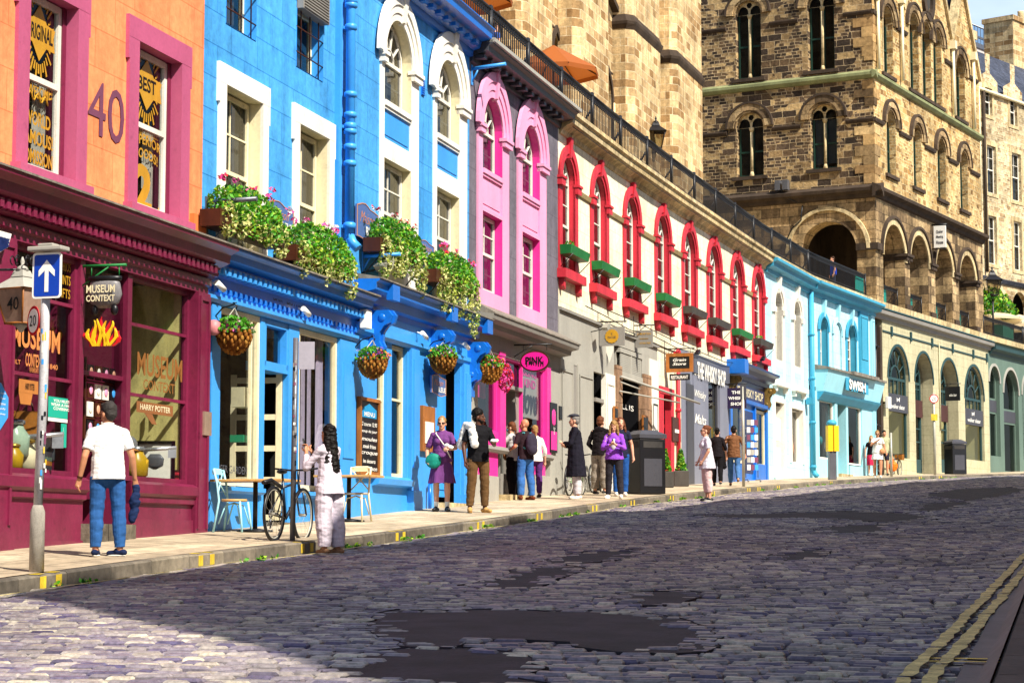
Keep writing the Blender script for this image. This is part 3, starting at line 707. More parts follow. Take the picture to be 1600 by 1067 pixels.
def tall_bay(b, hw, uo0, uo1, ui0, ui1, zs, zsa, zpt, zpb, zlt, zlb, zob, mat, pmat, reveal, ringmat=None, rec=.13):
 """arched window over a panel over a square-headed window, all in one painted surround; appends its opening to hw"""
 out = arch(uo0, uo1, zs, zob, 14); ha = arch(ui0, ui1, zs, zsa, 14); hp = rect(ui0, ui1, zpb, zpt); hl = rect(ui0, ui1, zlb, zlt)
 hw.append(rect(ui0, ui1, zlb, zlt)); hw.append(ha)
 m = MB(); m.plate(out, [ha, hp, hl], .045); m.rim(out, 0, .045, False); m.m = 1
 for h in (ha, hl): m.rim(h, -.27, .045)
 m.m = 0; m.rim(hp, 0.006, .045)
 r = ui1 - ui0; q = (uo1 - uo0) / 2; c = (uo0 + uo1) / 2; ww = uo1 - ui1
 for a, d, n1 in ((.0, .3, .075), (.3, .62, .1), (.62, 1.0, .13)): m.ring(arch(ui0 - ww * a, ui1 + ww * a, zs, k=18), arch(ui0 - ww * d, ui1 + ww * d, zs, k=18), .046, n1)
 for a, d in ((uo0 - .03, ui0 + .0), (ui1, uo1 + .03)):
  m.box(a, d, -.02, .12, zs - .17, zs - .03); m.box(a - .02, d + .02, -.02, .15, zs - .05, zs + .02)
 m.box(ui0 - .0, ui1, -.1, .075, zsa - .1, zsa)
 m.build('window_surround', [M(mat), M(reveal)], b)
 m = MB(); m.prism(rect(ui0, ui1, zpb, zpt), -.02, .004); i = .09; m.prism(rect(ui0 + i, ui1 - i, zpb + i, zpt - i), .004, .02); m.build('panel', M(pmat), b)
 keyst(b, c, zs + (ui1 - ui0) / 2 - .04, zs + q + .24, .075, .11, mat, .17)
 sash(b, ui0 + .02, ui1 - .02, zsa + .02, zs, n=-rec, zs=(ui1 - ui0) / 2 - .02, rows=(2, 1), meet=.98)
 sash(b, ui0 + .02, ui1 - .02, zlb + .02, zlt - .02, n=-rec, rows=(2, 2))
def cornice(b, u0, u1, zt, mat, prof, name='cornice', fine=False):
 m = MB(); m.sweep([(n, zt + z) for n, z in prof], u0, u1, fine); return m.build(name, mat if not isinstance(mat, str) else M(mat), b)
def dentils(b, u0, u1, z0, z1, n0, n1, mat, step=.26, w=.14, name='dentil_course'):
 m = MB(); u = u0
 while u + w < u1: m.box(u, u + w, n0, n1, z0, z1); u += step
 m.build(name, M(mat), b)
def downpipe(b, u, z0, z1, mat, n=.14, r=.065, joints=()):
 m = MB(); m.tube([(u, n, z0 + .2), (u, n, z1)], r, 12); m.tube([(u, n + .16, z0 + .02), (u, n + .06, z0 + .12), (u, n, z0 + .26)], r, 10)
 z = z0 + .4
 while z < z1:
  m.lathe((u, n, z), [(r, -.03), (r + .025, -.02), (r + .025, .06), (r, .08)], 12); m.box(u - .12, u + .12, 0, .05, z - .02, z + .03); z += 1.75
 for z in joints: m.lathe((u, n, z), [(r, -.03), (r + .03, -.02), (r + .03, .05), (r, .07)], 12)
 m.build('downpipe', M(mat), b)
def scroll(m, u, n, z, s=1.):
 """carved S shaped console bracket"""
 pr = [(0, .06), (.3, .06), (.36, -.02), (.33, -.12), (.24, -.16), (.17, -.26), (.16, -.38), (.2, -.46), (.18, -.56), (.1, -.6), (.04, -.72), (0, -.74)]
 m.sweep([(n - .08 + a * s, z + b * s) for a, b in pr], u - .12 * s, u + .12 * s); m.sweep([(n - .08 + (a + .035) * s, z + b * s) for a, b in pr], u - .04 * s, u + .04 * s)
 for sg in (-1, 1): m.ball((u + sg * .12 * s, n + .14 * s, z - .05 * s), .02 * s, .06 * s, .06 * s, 10, 5); m.ball((u + sg * .12 * s, n + .03 * s, z - .48 * s), .02 * s, .045 * s, .05 * s, 10, 5)
def shopwin(b, u0, u1, z0, z1, n, mat, bars_h=(), bars_v=(), w=.07, name='shop_window', glass='shopglass', fr=S, top=None):
 m = MB(fr); m.box(u0, u0 + w, n - .08, n, z0, z1); m.box(u1 - w, u1, n - .08, n, z0, z1); m.box(u0 + w, u1 - w, n - .08, n - .002, z0, z0 + w); m.box(u0 + w, u1 - w, n - .08, n - .002, z1 - w, z1)
 for z in bars_h: m.box(u0 + w, u1 - w, n - .06, n - .01, z - .022, z + .022)
 for u in bars_v: m.box(u - .025, u + .025, n - .06, n - .012, z0 + w, z1 - w)
 o = m.build(name, M(mat), b); g = MB(fr); g.plate(rect(u0, u1, z0, z1), [], n - .05); g.build('pane', M(glass), o); return o
# ================================================================ orange house with the maroon shopfront
U_A = PU(317, 200); BL = -2.6; ZT = 12.0
b = building('orange_building', 2, 'orange painted stone house numbered 40 with plum window surrounds over a maroon shopfront')
ORANGE = b
zc0 = P(160, 333)[1]; zcb = P(160, 394)[1]      # shop cornice top and foot
hb = (P(213, 100)[0], P(280, 95)[0], P(200, 318)[1], P(214, 65)[1])
ha = (P(41, 100)[0], P(117, 60)[0], P(95, 288)[1], hb[3]); ha = (ha[0], ha[1], hb[2], hb[3])
hz = (ha[0] - (hb[0] - ha[0]), ha[1] - (hb[0] - ha[0]), hb[2], hb[3])
shop_h = [rect(BL - 2, 0.0, .2, zcb - .3)]
wall(b, BL - 4, U_A, zcb + .0, 15, [rect(*h) for h in (ha, hb, hz)], M('orange'), rmat=M('plum'), depth=.35)
for h in (ha, hb, hz):
 archi(b, h, .3, 'plum', 0, .05, ears=.04); m = MB(); m.box(h[0] - .34, h[1] + .34, 0, .14, h[2] - .12, h[2]); m.box(h[0] - .32, h[1] + .32, 0, .06, h[2] - .34, h[2] - .12); m.build('window_sill', M('plum'), b)
 m = MB(); m.box(h[0], h[0] + .1, -.24, -.12, h[2], h[3]); m.box(h[1] - .1, h[1], -.24, -.12, h[2], h[3]); m.build('window_lining', M('maroon'), b)
 o = sash(b, h[0] + .1, h[1] - .1, h[2] + .02, h[3] - .02, n=-.14, cols=1, rows=(1, 1), fr_w=.08, curtain=False, glass='shopglass', meet=.53)
 curt(o, h[1] - .5, h[1] - .15, h[2], h[2] + 1.3, -.32, S)
 h2 = (h[2] + (h[3] - h[2]) * .53)
 c = (h[0] + h[1]) / 2; W_ = (h[1] - h[0]) / 2 - .22; zc = (h2 + h[3]) / 2 + .08
 m = MB()
 for i in range(32):
  a = 2 * math.pi * i / 32; ca, sa = math.cos(a), math.sin(a); r0, r1 = .4, (.62 if i % 2 else .52); q = .012
  m.prism([(c + ca * r0 * W_ * 1.5 - sa * q, zc + sa * r0 + ca * q), (c + ca * r0 * W_ * 1.5 + sa * q, zc + sa * r0 - ca * q), (c + ca * r1 * W_ * 1.5 + sa * q * 1.5, zc + sa * r1 - ca * q * 1.5), (c + ca * r1 * W_ * 1.5 - sa * q * 1.5, zc + sa * r1 + ca * q * 1.5)], -.170, -.166)
 m.prism([(c - W_ * .9, zc + .14), (c - W_ * .45, zc + .16), (c, zc + .36), (c + W_ * .45, zc + .14), (c + W_ * 1.0, zc + .11), (c + W_ * .9, zc), (c + W_ * 1.0, zc - .18), (c + W_ * .45, zc - .17), (c, zc - .36), (c - W_ * .45, zc - .15), (c - W_ * .95, zc - .12), (c - W_ * .85, zc)], -.170, -.164)
 if h is hb:
  text(m, 'EXTRAORDINARY!', c - W_ * .8, c + W_ * .8, zc - .72, zc - .62, -.165, .01)
  text(m, 'SUPERIOR', c - W_, c + W_, h2 - .30, h2 - .16, -.165, .02, arc=.06); text(m, 'GOODS!', c - W_ * .8, c + W_ * .8, h2 - .48, h2 - .34, -.165, .02, arc=.05)
  text(m, '2', c - W_ * .75, c + W_ * .45, h2 - 1.2, h2 - .52, -.165, .05); text(m, 'nd', c + W_ * .5, c + W_ * .95, h2 - 1.2, h2 - 1.05, -.165, .02)
  text(m, 'TO NONE', c - W_ * .8, c + W_ * .8, h2 - 1.42, h2 - 1.26, -.165, .02)
 else:
  text(m, 'AWESOME!', c - W_ * .9, c + W_ * .9, zc - .78, zc - .62, -.165, .02, arc=-.06)
  for k, (t, ww) in enumerate((('WORLD', .82), ('FAMOUS!', 1), ('ADMISSION', 1), ('FREE!', .7))): text(m, t, c - W_ * ww, c + W_ * ww, h2 - .58 - k * .24, h2 - .4 - k * .24, -.165, .025)
  for zz in (h2 - .22, h2 - 1.44):
   m.tube([(c - .26 + .04 * i, -.165, zz + .05 * math.sin(i * 1.3)) for i in range(14)], .012, 5)
 m.build('window_lettering', M('gold'), o)
 m = MB(); text(m, 'BEST' if h is hb else 'ORIGINAL', c - W_ * (.6 if h is hb else .85), c + W_ * (.6 if h is hb else .85), zc - .1, zc + .1, -.161, .02); m.build('window_lettering', M('blackletter'), o)
u0, z0 = P(136, 215); u1, z1 = P(193, 132); z0 = P(150, 212)[1]; z1 = P(150, 128)[1]
m = MB(); text(m, '40', u0, P(193, 180)[0], P(150, 212)[1], P(150, 126)[1], .012, .0); m.build('house_number', M('purpleno'), b)
m = MB(); m.box(U_A - .42, U_A + .02, 0, .07, zc0 + .1, zc0 + .42); m.build('corner_block', M('orangecorner'), b)
rooms(b, BL - 3.9, U_A, [zc0 - .2, 15 - 2.6, 15])
# shopfront
ze = zc0; zb_ = zcb
cornice(b, BL - 4, U_A + .12, ze, 'maroon', [(0, -.62), (.1, -.6), (.12, -.48), (.22, -.44), (.26, -.32), (.4, -.26), (.42, -.14), (.54, -.08), (.55, -.02), (0, 0)])
m = MB(); m.sweep([(0, ze), (.57, ze - .03), (.57, ze - .005), (0, ze + .1)], BL - 4, U_A + .14); m.build('flashing', M('lead'), b)
dentils(b, BL - 4, U_A, ze - .43, ze - .32, .2, .33, 'maroon', .16, .09)
cornice(b, BL - 4, U_A, zb_, 'maroon', [(0, -.2), (.12, -.2), (.12, -.1), (.17, -.08), (.17, .0), (.1, .02), (.08, ze - zb_ - .6), (0, ze - zb_ - .6)], 'fascia')
SILL = P(60, 742)[1]; WT = zb_ - .2
zt2 = P(60, 588)[1]; zt1 = P(100, 475)[1]
m = MB()
xs = [P(3, 600)[0], P(115, 600)[0], P(124, 600)[0], P(190, 600)[0], P(201, 600)[0], P(291, 600)[0]]
bw = .02
zf = base(2) - .5
def stall(u0, u1, zt, b, mat, n=.1, back=-.3):
 m = MB(); m.box(u0, u1, back, n, zf, zt); m.build('stall_riser', M(mat), b)
 m = MB(); m.sweep([(n, zt - .3), (n + .05, zt - .28), (n + .05, zt - .2), (n + .1, zt - .16), (n + .1, zt - .04), (n + .02, zt), (back, zt), (back, zt - .3)], u0, u1); m.build('shop_sill', M(mat), b)
 zb__ = base((u0 + u1) / 2); m = MB(); m.box(u0, u1, n, n + .03, zf, zb__ + .22); m.build('plinth', M(mat), b)
stall(BL - 4, xs[1] + .12, SILL, b, 'maroon'); stall(xs[3] + .12, xs[5] + .02, SILL, b, 'maroon')
def pil(b, u0, u1, z0, z1, mat, n=.16, name='pilaster'):
 m = MB(); m.box(u0, u1, -.2, n, z0, z1); w_ = u1 - u0
 if w_ > .3:
  for a, c in ((u0 + .04, u0 + .09), (u1 - .09, u1 - .04)): m.box(a, c, n, n + .025, z0 + .7, z1 - .12)
  m.box(u0 + .04, u1 - .04, n, n + .025, z1 - .12, z1 - .06)
 m.box(u0 - .02, u1 + .02, -.2, n + .04, z0, z0 + .62 if w_ > .3 else z0 + .1); m.build(name, M(mat), b)
pil(b, xs[5] + .03, U_A, zf, WT, 'maroon'); pil(b, xs[0] - .55, xs[0], zf, WT, 'maroon')
for u in (xs[1], xs[3]):
 m = MB(); m.box(u, u + .13, -.12, .07, SILL, WT); m.build('mullion', M('maroon'), b)
for u0, u1, bh in ((xs[0], xs[1], (zt2, P(100, 476)[1])), (xs[4] - .05, xs[5] + .03, (P(245, 515)[1], P(245, 622)[1]))): shopwin(b, u0, u1, SILL, WT, .02, 'maroon', bh)
shopwin(b, BL - 4, xs[0] - .55, SILL, WT, .02, 'maroon', (zt2,))
# door recess
m = MB(); d0, d1 = xs[1] + .13, xs[3]; dn = -1.1
m.box(d0 - .05, d0, dn, .0, zf, WT); m.box(d1, d1 + .05, dn, .0, zf, WT); m.build('door_recess', M('maroon'), b)
zd = P(150, 585)[1]
m = MB(); m.box(d0, d1, -.08, .02, zd - .03, zd + .03); m.box(d0, d1, -.08, .02, zf + .6, zf + .62); m.build('transom', M('maroon'), b)
m = MB(); m.plate(rect(d0, d1, zd + .03, WT), [], -.04); m.build('transom_light', M('shopglass'), b)
m = MB(); zz = base(1.9); m.box(d0 - .05, d1 + .05, -1.1, .22, zf, zz + .24); m.build('door_step', M('kerb'), b)
m = MB(); m.box(d0 + .02, d0 + .12, dn, dn + .05, zz + .24, zd); m.box(d1 - .12, d1 - .02, dn, dn + .05, zz + .24, zd); m.box(d0 + .12, d1 - .12, dn, dn + .05, zz + .24, zz + .75); m.box(d0 + .12, d1 - .12, dn, dn + .05, zd - .12, zd); dr = m.build('door', M('maroon'), b)
m = MB(); m.plate(rect(d0 + .12, d1 - .12, zz + .75, zd - .12), [], dn + .02); m.build('pane', M('shopglass'), dr)
m = MB(); m.tube([(d1 - .17, dn + .1, zz + 1.1), (d1 - .17, dn + .1, zz + 1.5)], .015, 6); m.build('handle', M('gold'), dr)
# the room behind and what stands in the windows
m = MB(); zfl = SILL - .25
m.add([(BL - 4, -.3, zfl), (U_A - .1, -.3, zfl), (U_A - .1, -3.5, zfl), (BL - 4, -3.5, zfl)], [(0, 1, 2, 3)]); m.add([(BL - 4, -.3, WT + .1), (U_A - .1, -.3, WT + .1), (U_A - .1, -3.5, WT + .1), (BL - 4, -3.5, WT + .1)], [(0, 1, 2, 3)])
m.add([(BL - 4, -3.5, zfl), (U_A - .1, -3.5, zfl), (U_A - .1, -3.5, WT + .1), (BL - 4, -3.5, WT + .1)], [(0, 1, 2, 3)]); m.add([(BL - 4, -.2, zfl), (BL - 4, -3.5, zfl), (BL - 4, -3.5, WT + .1), (BL - 4, -.2, WT + .1)], [(0, 1, 2, 3)])
m.build('interior', M('interior'), b)
m = MB(); u_ = xs[5] + .0; m.box(u_, u_ + .04, -3.4, -.1, zfl, WT + .1); m.box(xs[4] - .1, u_, -1.5, -1.46, zfl, WT + .1); m.build('printed_backdrop', paint('old print paper', 'e6d88a', .8, .35, .1, 0, 5), b)
m = MB()
for i in range(9):
 text(m, random.choice(['by appointment to the wandering', 'maps charts and curious papers', 'made with care and old ink']), xs[4] + .5, xs[5] - .15, WT - .32 - i * .1, WT - .27 - i * .1, -1.455, 0)
text(m, 'MUSEUM', xs[4] + .3, xs[5] - .1, P(245, 590)[1] + .0, P(245, 560)[1] + .05, -.02, .02); text(m, 'CONTEXT', xs[4] + .5, xs[5] - .35, P(245, 611)[1], P(245, 595)[1], -.02, .01)
m.build('window_lettering', paint('brown print', '8a5a2a', .6, .1), b)
m = MB(); zq = P(245, 645)[1]; m.box(xs[4] + .3, xs[5] - .4, -.022, -.018, zq - .02, zq + .13); m.prism([(xs[4] + .55, zq - .02), (xs[4] + .8, zq - .16), (xs[4] + .95, zq - .16), (xs[4] + .8, zq - .02)], -.024, -.02); m.build('ribbon_transfer', paint('ribbon brown', '8b5a34', .6, .1), b)
m = MB(); text(m, 'HARRY POTTER', xs[4] + .4, xs[5] - .5, zq + .02, zq + .1, -.014, .01); m.build('window_lettering', M('creamtrim'), b)
m = MB(); text(m, 'MUSEUM', xs[0] + .25, xs[1] - .35, P(50, 545)[1], P(50, 512)[1] + .02, -.02, .025); text(m, 'CONTEXT', xs[0] + .6, xs[1] - .8, P(50, 573)[1], P(50, 552)[1], -.02, .02)
text(m, 'BUILT', xs[0] + .18, xs[0] + .48, P(20, 567)[1], P(20, 560)[1], -.02, .01); text(m, '1840', xs[1] - .65, xs[1] - .4, P(90, 578)[1], P(90, 570)[1], -.02, .01); text(m, 'THE FINE MERCHANTS', xs[0] + .7, xs[1] - .9, zt2 + .04, zt2 + .1, -.02, 0.01)
m.build('window_lettering', M('copperletter'), b)
m = MB(); zq = P(50, 607)[1]; m.box(xs[0] + .45, xs[1] - .9, -.022, -.018, zq - .06, zq + .1); m.prism([(xs[0] + .45, zq - .06), (xs[0] + .5, zq - .2), (xs[0] + .75, zq - .2), (xs[0] + .8, zq - .06)], -.024, -.02); m.build('ribbon_transfer', paint('ribbon tan', 'b8763a', .6, .1), b)
m = MB(); text(m, 'HARRY POTTER', xs[0] + .6, xs[1] - 1., zq - .02, zq + .06, -.014, .01); m.build('window_lettering', M('blackletter'), b)
m = MB(); zq = WT - .1; text(m, 'LUXE', xs[0] + .35, xs[1] - .9, P(50, 460)[1], P(50, 430)[1], -.02, .03)
for i in range(5): text(m, random.choice(['GIFTS', 'CURIOS', 'PRINTS', 'MAPS']), xs[1] - .45, xs[1] - .1, zt1 + .08 + i * .17, zt1 + .2 + i * .17, -.02, .01)
m.build('window_lettering', M('gold'), b)
m = MB(); us_, z_ = P(79, 617)[0], P(95, 655)[1]
m.box(us_, xs[1] - .1, -.03, -.024, P(95, 653)[1], P(95, 621)[1]); m.box(us_ + .35, xs[1] - .12, -.03, -.024, P(103, 699)[1], P(103, 662)[1]); m.m = 1
m.box(us_, xs[1] - .1, -.03, -.024, P(95, 659)[1], P(95, 653)[1] - .005); text(m, 'YOU MUST\nWEAR A FACE\nCOVERING', us_ + .06, us_ + .62, P(95, 641)[1], P(95, 624)[1], -.022, .02); text(m, 'SAFER', us_ + .4, xs[1] - .2, P(103, 675)[1], P(103, 668)[1], -.022, .01)
m.build('poster', [paint('poster green', '1fa890', .5, 0), M('whiteletter')], b)
# goods in the windows: things of their own
def goods(name, label, cat, u, n, z, kind, c, s=1.):
 p = S.map(u, n, z); t = thing(name, p, label, cat, 'goods on show in the maroon shop windows'); L = Loc(p, 0, s); m = MB(L)
 if kind == 'jar': m.lathe((0, 0, 0), [(.1, 0), (.15, .03), (.16, .22), (.1, .3), (.09, .34)], 14); m.build('glass_jar', c[0], t); m = MB(L); m.lathe((0, 0, .34), [(.11, 0), (.11, .04), (.04, .06)], 12); m.build('lid', c[1], t)
 if kind == 'bag': m.prism([(-.18, 0), (-.2, .2), (-.12, .27), (.12, .27), (.2, .2), (.18, 0)], -.07, .07); m.prism([(-.19, .26), (.19, .26), (.15, .1), (0, .06), (-.15, .1)], -.09, -.072); m.build('bag', c[0], t, .01); m = MB(L); m.tube([(-.09, 0, .26), (-.07, 0, .36), (.07, 0, .36), (.09, 0, .26)], .013, 6); m.build('handle', c[1], t)
 if kind == 'frame': m.ring([(-.2, 0), (-.2, .42), (.2, .42), (.2, 0)], [(-.24, -.04), (-.24, .46), (.24, .46), (.24, -.04)], -.02, .02); m.box(-.24, .24, -.02, .02, -.04, 0); m.build('frame', c[0], t); m = MB(L); m.box(-.2, .2, -.005, .005, 0, .42); m.build('print', c[1], t); m = MB(L); m.lathe((0, -.012, .12), [(.02, 0), (.1, .04), (.11, .12), (.06, .18)], 10, 1, .08); m.build('drawing', M('steel'), t)
 if kind == 'key': m.tube([(-.2, 0, 0), (.25, 0, .03)], .018, 8); m.lathe((-.26, 0, 0), [(.03, -.015), (.075, -.015), (.075, .015), (.03, .015)], 14); m.box(.17, .25, -.01, .01, -.07, .02); m.build('key', c[0], t)
 if kind == 'books':
  z_ = 0
  for i in range(4): m = MB(L); h = U(.035, .06); m.box(-.15 + U(-.02, .02), .15, -.11, .11, z_, z_ + h); m.build('book', c[i % len(c)], t, .004); z_ += h
 if kind == 'helmet': m.ball((0, 0, .14), .13, .14, .14); m.build('shell', c[0], t); m = MB(L); m.lathe((0, 0, .1), [(.13, 0), (.19, -.03), (.19, -.045), (.12, -.03)], 14); m.build('brim', c[1], t)
mr = paint('tan leather', 'c07a30', .5, .3); mk = paint('pale glass ware', 'a8c0a8', .2, .2); mg = paint('brass', 'c9a24a', .3, .2, 0, .7); ms_ = paint('silver ware', 'c0c2c6', .25, .2, 0, .7)
zz = SILL + .06
goods('display_jar', 'tall glass jar with green and red label at the corner of the maroon shop window', 'jar', P(22, 700, -.3)[0], -.3, zz + .15, 'jar', [mk, ms_], 1.2)
goods('display_jar', 'yellow glass jar low in front of the tall jar in the maroon shop window', 'jar', P(20, 735, -.2)[0], -.2, zz, 'jar', [paint('amber ware', 'c9a020', .3, .2), mg], .8)
goods('leather_bag', 'tan leather bag raised on a grey box in the maroon shop window', 'bag', P(44, 705, -.35)[0], -.4, zz + .45, 'bag', [mr, M('darkwood')], 1.1)
goods('display_jar', 'cream ware pot below the tan leather bag', 'pot', P(40, 735, -.25)[0], -.25, zz, 'jar', [M('creamtrim'), mg], 1.)
goods('book_stack', 'stack of four old books behind the traffic sign pole in the maroon shop window', 'books', P(58, 740, -.25)[0], -.28, zz, 'books', [M('darkgrey'), mr, M('sage')], 1.2)
goods('display_key', 'long silver key held level in the left maroon shop window', 'key', P(45, 683, -.15)[0], -.15, P(45, 685, -.15)[1], 'key', [ms_], 1.7)
goods('framed_print', 'white framed print leaning by the door jamb in the left maroon shop window', 'print', P(84, 745, -.3)[0], -.3, zz, 'frame', [M('white'), M('white')], 1.1)
goods('framed_print', 'black framed print of a jar low in the right maroon shop window', 'print', P(242, 760, -.3)[0], -.3, zz + .02, 'frame', [M('black'), M('white')], 1.15)
goods('display_key', 'long silver key above the framed print in the right maroon shop window', 'key', P(236, 704, -.12)[0], -.12, P(236, 704, -.12)[1], 'key', [ms_], 1.4)
goods('toy_helmet', 'white brimmed helmet at the door side of the right maroon shop window', 'helmet', P(206, 690, -.25)[0], -.3, P(206, 700, -.25)[1] - .1, 'helmet', [ms_, mr], 1.)
goods('display_jar', 'amber jar below the white helmet in the maroon shop window', 'jar', P(212, 745, -.2)[0], -.2, zz, 'jar', [paint('amber ware', 'c9a020', .3, .2), ms_], 1.1)
goods('book_stack', 'stack of red and dark books beside the black framed print', 'books', P(262, 768, -.25)[0], -.2, zz, 'books', [M('red'), M('darkwood')], .8)
# cards hanging in the doorway
m = MB(); t = thing('card_rack', S.map(P(160, 600)[0], -.1, P(160, 640)[1]), 'rack of small framed cards hung in the maroon shop doorway', 'rack'); u0 = P(144, 600)[0]; z0 = P(160, 650)[1]
m.box(u0, u0 + .04, -.14, -.1, z0 - .3, z0 + .75); m.box(u0 + .9, u0 + .94, -.14, -.1, z0 - .3, z0 + .75)
for i in range(4): m.box(u0, u0 + .94, -.13, -.11, z0 + i * .24 - .28, z0 + i * .24 - .26)
m.build('frame', M('darkwood'), t)
for i in range(4):
 for j in range(4):
  m = MB(); m.box(u0 + .07 + j * .22, u0 + .24 + j * .22, -.11, -.095, z0 - .25 + i * .24, z0 - .06 + i * .24); m.m = 1; m.ball((u0 + .155 + j * .22, -.09, z0 - .15 + i * .24), .05, .01, .06, 8, 5); m.build('card', [random.choice([M('black'), M('white'), M('darkwood')]), random.choice([M('skin'), M('white'), M('mblue'), M('pink')])], t)
m = MB(); u0 = P(306, 665)[0]; z0 = P(306, 662)[1]; m.box(u0 - .13, u0 + .13, .16, .19, z0 - .17, z0 + .17); tag(m.build('brass_plaque', paint('plaque metal', 'b39a86', .4, .3, 0, .4)), 'small square metal plaque on the maroon pilaster beside the blue shop', 'plaque')
# ================================================================ first blue house (café front) and second blue house
U_B = PU(531, 300); U_C = PU(733, 300)
b = building('blue_building', 9, 'taller sky blue house with white framed sash windows beside the orange house')
h3 = [(P(352.5, 30)[0], P(399.7, 40)[0], P(352.6, 36.6)[1], P(352.6, 36.6)[1] + 2.1), (P(462.5, 100)[0], P(504, 110)[0], P(462.5, 103.5)[1], P(462.5, 103.5)[1] + 2.1)]
h2 = [(P(349.4, 200)[0], P(406.7, 200)[0], P(345, 381)[1], P(349.4, 132.2)[1]), (P(464.7, 250)[0], P(511, 250)[0], P(345, 381)[1], P(464.7, 193.4)[1])]
SB_T = P(447, 450)[1];
ZB1 = P(346, 396)[1]; ZB1b = P(331, 469)[1]     # cornice top, fascia foot
wall(b, U_A, U_B + .2, ZB1b, 15.6, [rect(*h) for h in h3 + h2], M('blue'), depth=.3)
for h in h2:
 archi(b, h, .24, 'white', 0, .05, ears=.05, top=.3); m = MB(); m.box(h[0] - .26, h[1] + .26, 0, .1, h[2] - .14, h[2]); m.build('window_sill', M('white'), b)
 m = MB(); m.rim(rect(h[0], h[1], h[2], h[3]), -.26, .0); m.build('window_reveal', M('creamtrim'), b)
 sash(b, h[0] + .03, h[1] - .03, h[2], h[3] - .03, n=-.18, rows=(2, 2), mat='creamtrim')
for i, h in enumerate(h3):
 m = MB(); m.rim(rect(h[0] - 0, h[1], h[2], h[3]), -.28, .012); m.build('window_reveal', M('mblue'), b)
 sash(b, h[0], h[1], h[2], h[3], n=-.2, rows=(1, 1), mat='creamtrim', cols=1)
 m = MB(); c = h[2]
 for k in range(5): m.tube([(h[0], .0, h[2] + .25 + k * .42), (h[1], .0, h[2] + .25 + k * .42)], .014, 6)
 for k in range(3): u = h[0] + (h[1] - h[0]) * (k + .5) / 3; m.tube([(u, -.0, h[2]), (u, -.0, h[3])], .012, 6)
 m.build('window_bars', M('darkwood'), b)
h = h3[1]; m = MB(); m.box(h[0], h[1], -.05, .12, P(462, 12)[1], P(462, 12)[1] + .5);
for k in range(9): m.box(h[0] + .05, h[1] - .05, .12, .14, P(462, 12)[1] + .03 + k * .05, P(462, 12)[1] + .05 + k * .05)
m.build('extract_vent', M('midgrey'), b)
rooms(b, U_A, U_B, [ZB1b + .4, h3[0][2] - .5, 15.6])
downpipe(b, P(535, 250)[0], P(536, 392)[1], 15.6, 'mblue', .14, .085, [P(535, y)[1] for y in (3, 10, 150, 182, 208, 232, 258)])
m = MB(); u = P(524, 200)[0]; m.box(u - .05, u + .05, 0, .1, ZB1, 15.6); m.build('pipe_casing', M('mblue'), b)
U_S = PU(549, 600)    # the two fronts part here
# shopfront one
cornice(b, U_A + .02, U_S + .1, ZB1, 'dblue', [(0, -.62), (.06, -.6), (.08, -.4), (.14, -.38), (.16, -.22), (.36, -.18), (.38, -.08), (.46, -.04), (.46, 0), (0, .02)])
m = MB(); m.sweep([(0, ZB1 + .01), (.5, ZB1 - .0), (.5, ZB1 + .025), (0, ZB1 + .12)], U_A + .02, U_S + .12); m.build('flashing', M('lead'), b)
dentils(b, U_A + .05, U_S, ZB1 - .38, ZB1 - .27, .13, .25, 'mblue', .2, .1); dentils(b, U_A + .05, U_S, ZB1 - .62, ZB1 - .54, .05, .1, 'dblue', .2, .1, 'lower_dentil_course')
cornice(b, U_A + .02, U_S, ZB1b, 'mblue', [(0, -.05), (.1, -.05), (.14, .0), (.14, .05), (.06, .07), (.06, ZB1 - ZB1b - .6), (0, ZB1 - ZB1b - .6)], 'fascia')
m = MB(); text(m, 'BAR · BISTRO', P(420, 500)[0], P(466, 500)[0], P(443, 474)[1] - .02, P(443, 464)[1], .075, .01); m.build('fascia_lettering', M('blackletter'), b)
s1 = P(338, 757)[1]; wt = ZB1b - .06
X = [P(x, 620)[0] for x in (322, 336, 404, 409.5, 447, 463, 526, 549)]
m = MB(); m.box(X[0], X[1], -.2, .08, base(8) - .6, wt); m.box(X[2] - .02, X[3], -.1, .04, base(8) - .6, wt); m.box(X[4], X[5] + .01, -.06, .04, base(8) - .6, wt); m.box(X[6] - .05, X[7] + .02, -.2, .08, base(8) - .6, wt)
m.box(X[6] + .1, X[7] - .1, .08, .1, s1 + .6, wt - .4); m.build('shopfront_frame', M('mblue'), b)
for a, c, vs in ((X[1], X[2] - .03, (P(392, 600)[0],)), (X[5] + .01, X[6] - .06, ())): shopwin(b, a, c, s1, wt, .02, 'creamtrim', (), vs, .09)
for a, c in ((X[1] - .02, X[2]), (X[5], X[6])):
 m = MB(); m.box(a, c, -.1, .03, base(8) - .6, s1 - .1); m.sweep([(-.3, s1 - .12), (.1, s1 - .12), (.14, s1 - .08), (.14, s1 - .02), (-.3, s1)], a, c); m.lathe(((a + c) / 2, .03, s1 - .45), [(.1, 0), (.06, .0)], 12); m.build('stall_riser', M('mblue'), b)
zt = P(428, 575)[1]; m = MB(); m.box(X[3], X[4], -.28, .03, zt - .06, zt + .08); m.box(X[3], X[3] + .08, -.12, .03, zt, wt); m.box(X[4] - .08, X[4], -.12, .03, zt, wt); m.box(X[3], X[4], -.12, .03, wt - .1, wt); m.build('transom', M('mblue'), b)
m = MB(); m.plate(rect(X[3], X[4], zt, wt), [], -.08); m.build('transom_light', M('shopglass'), b)
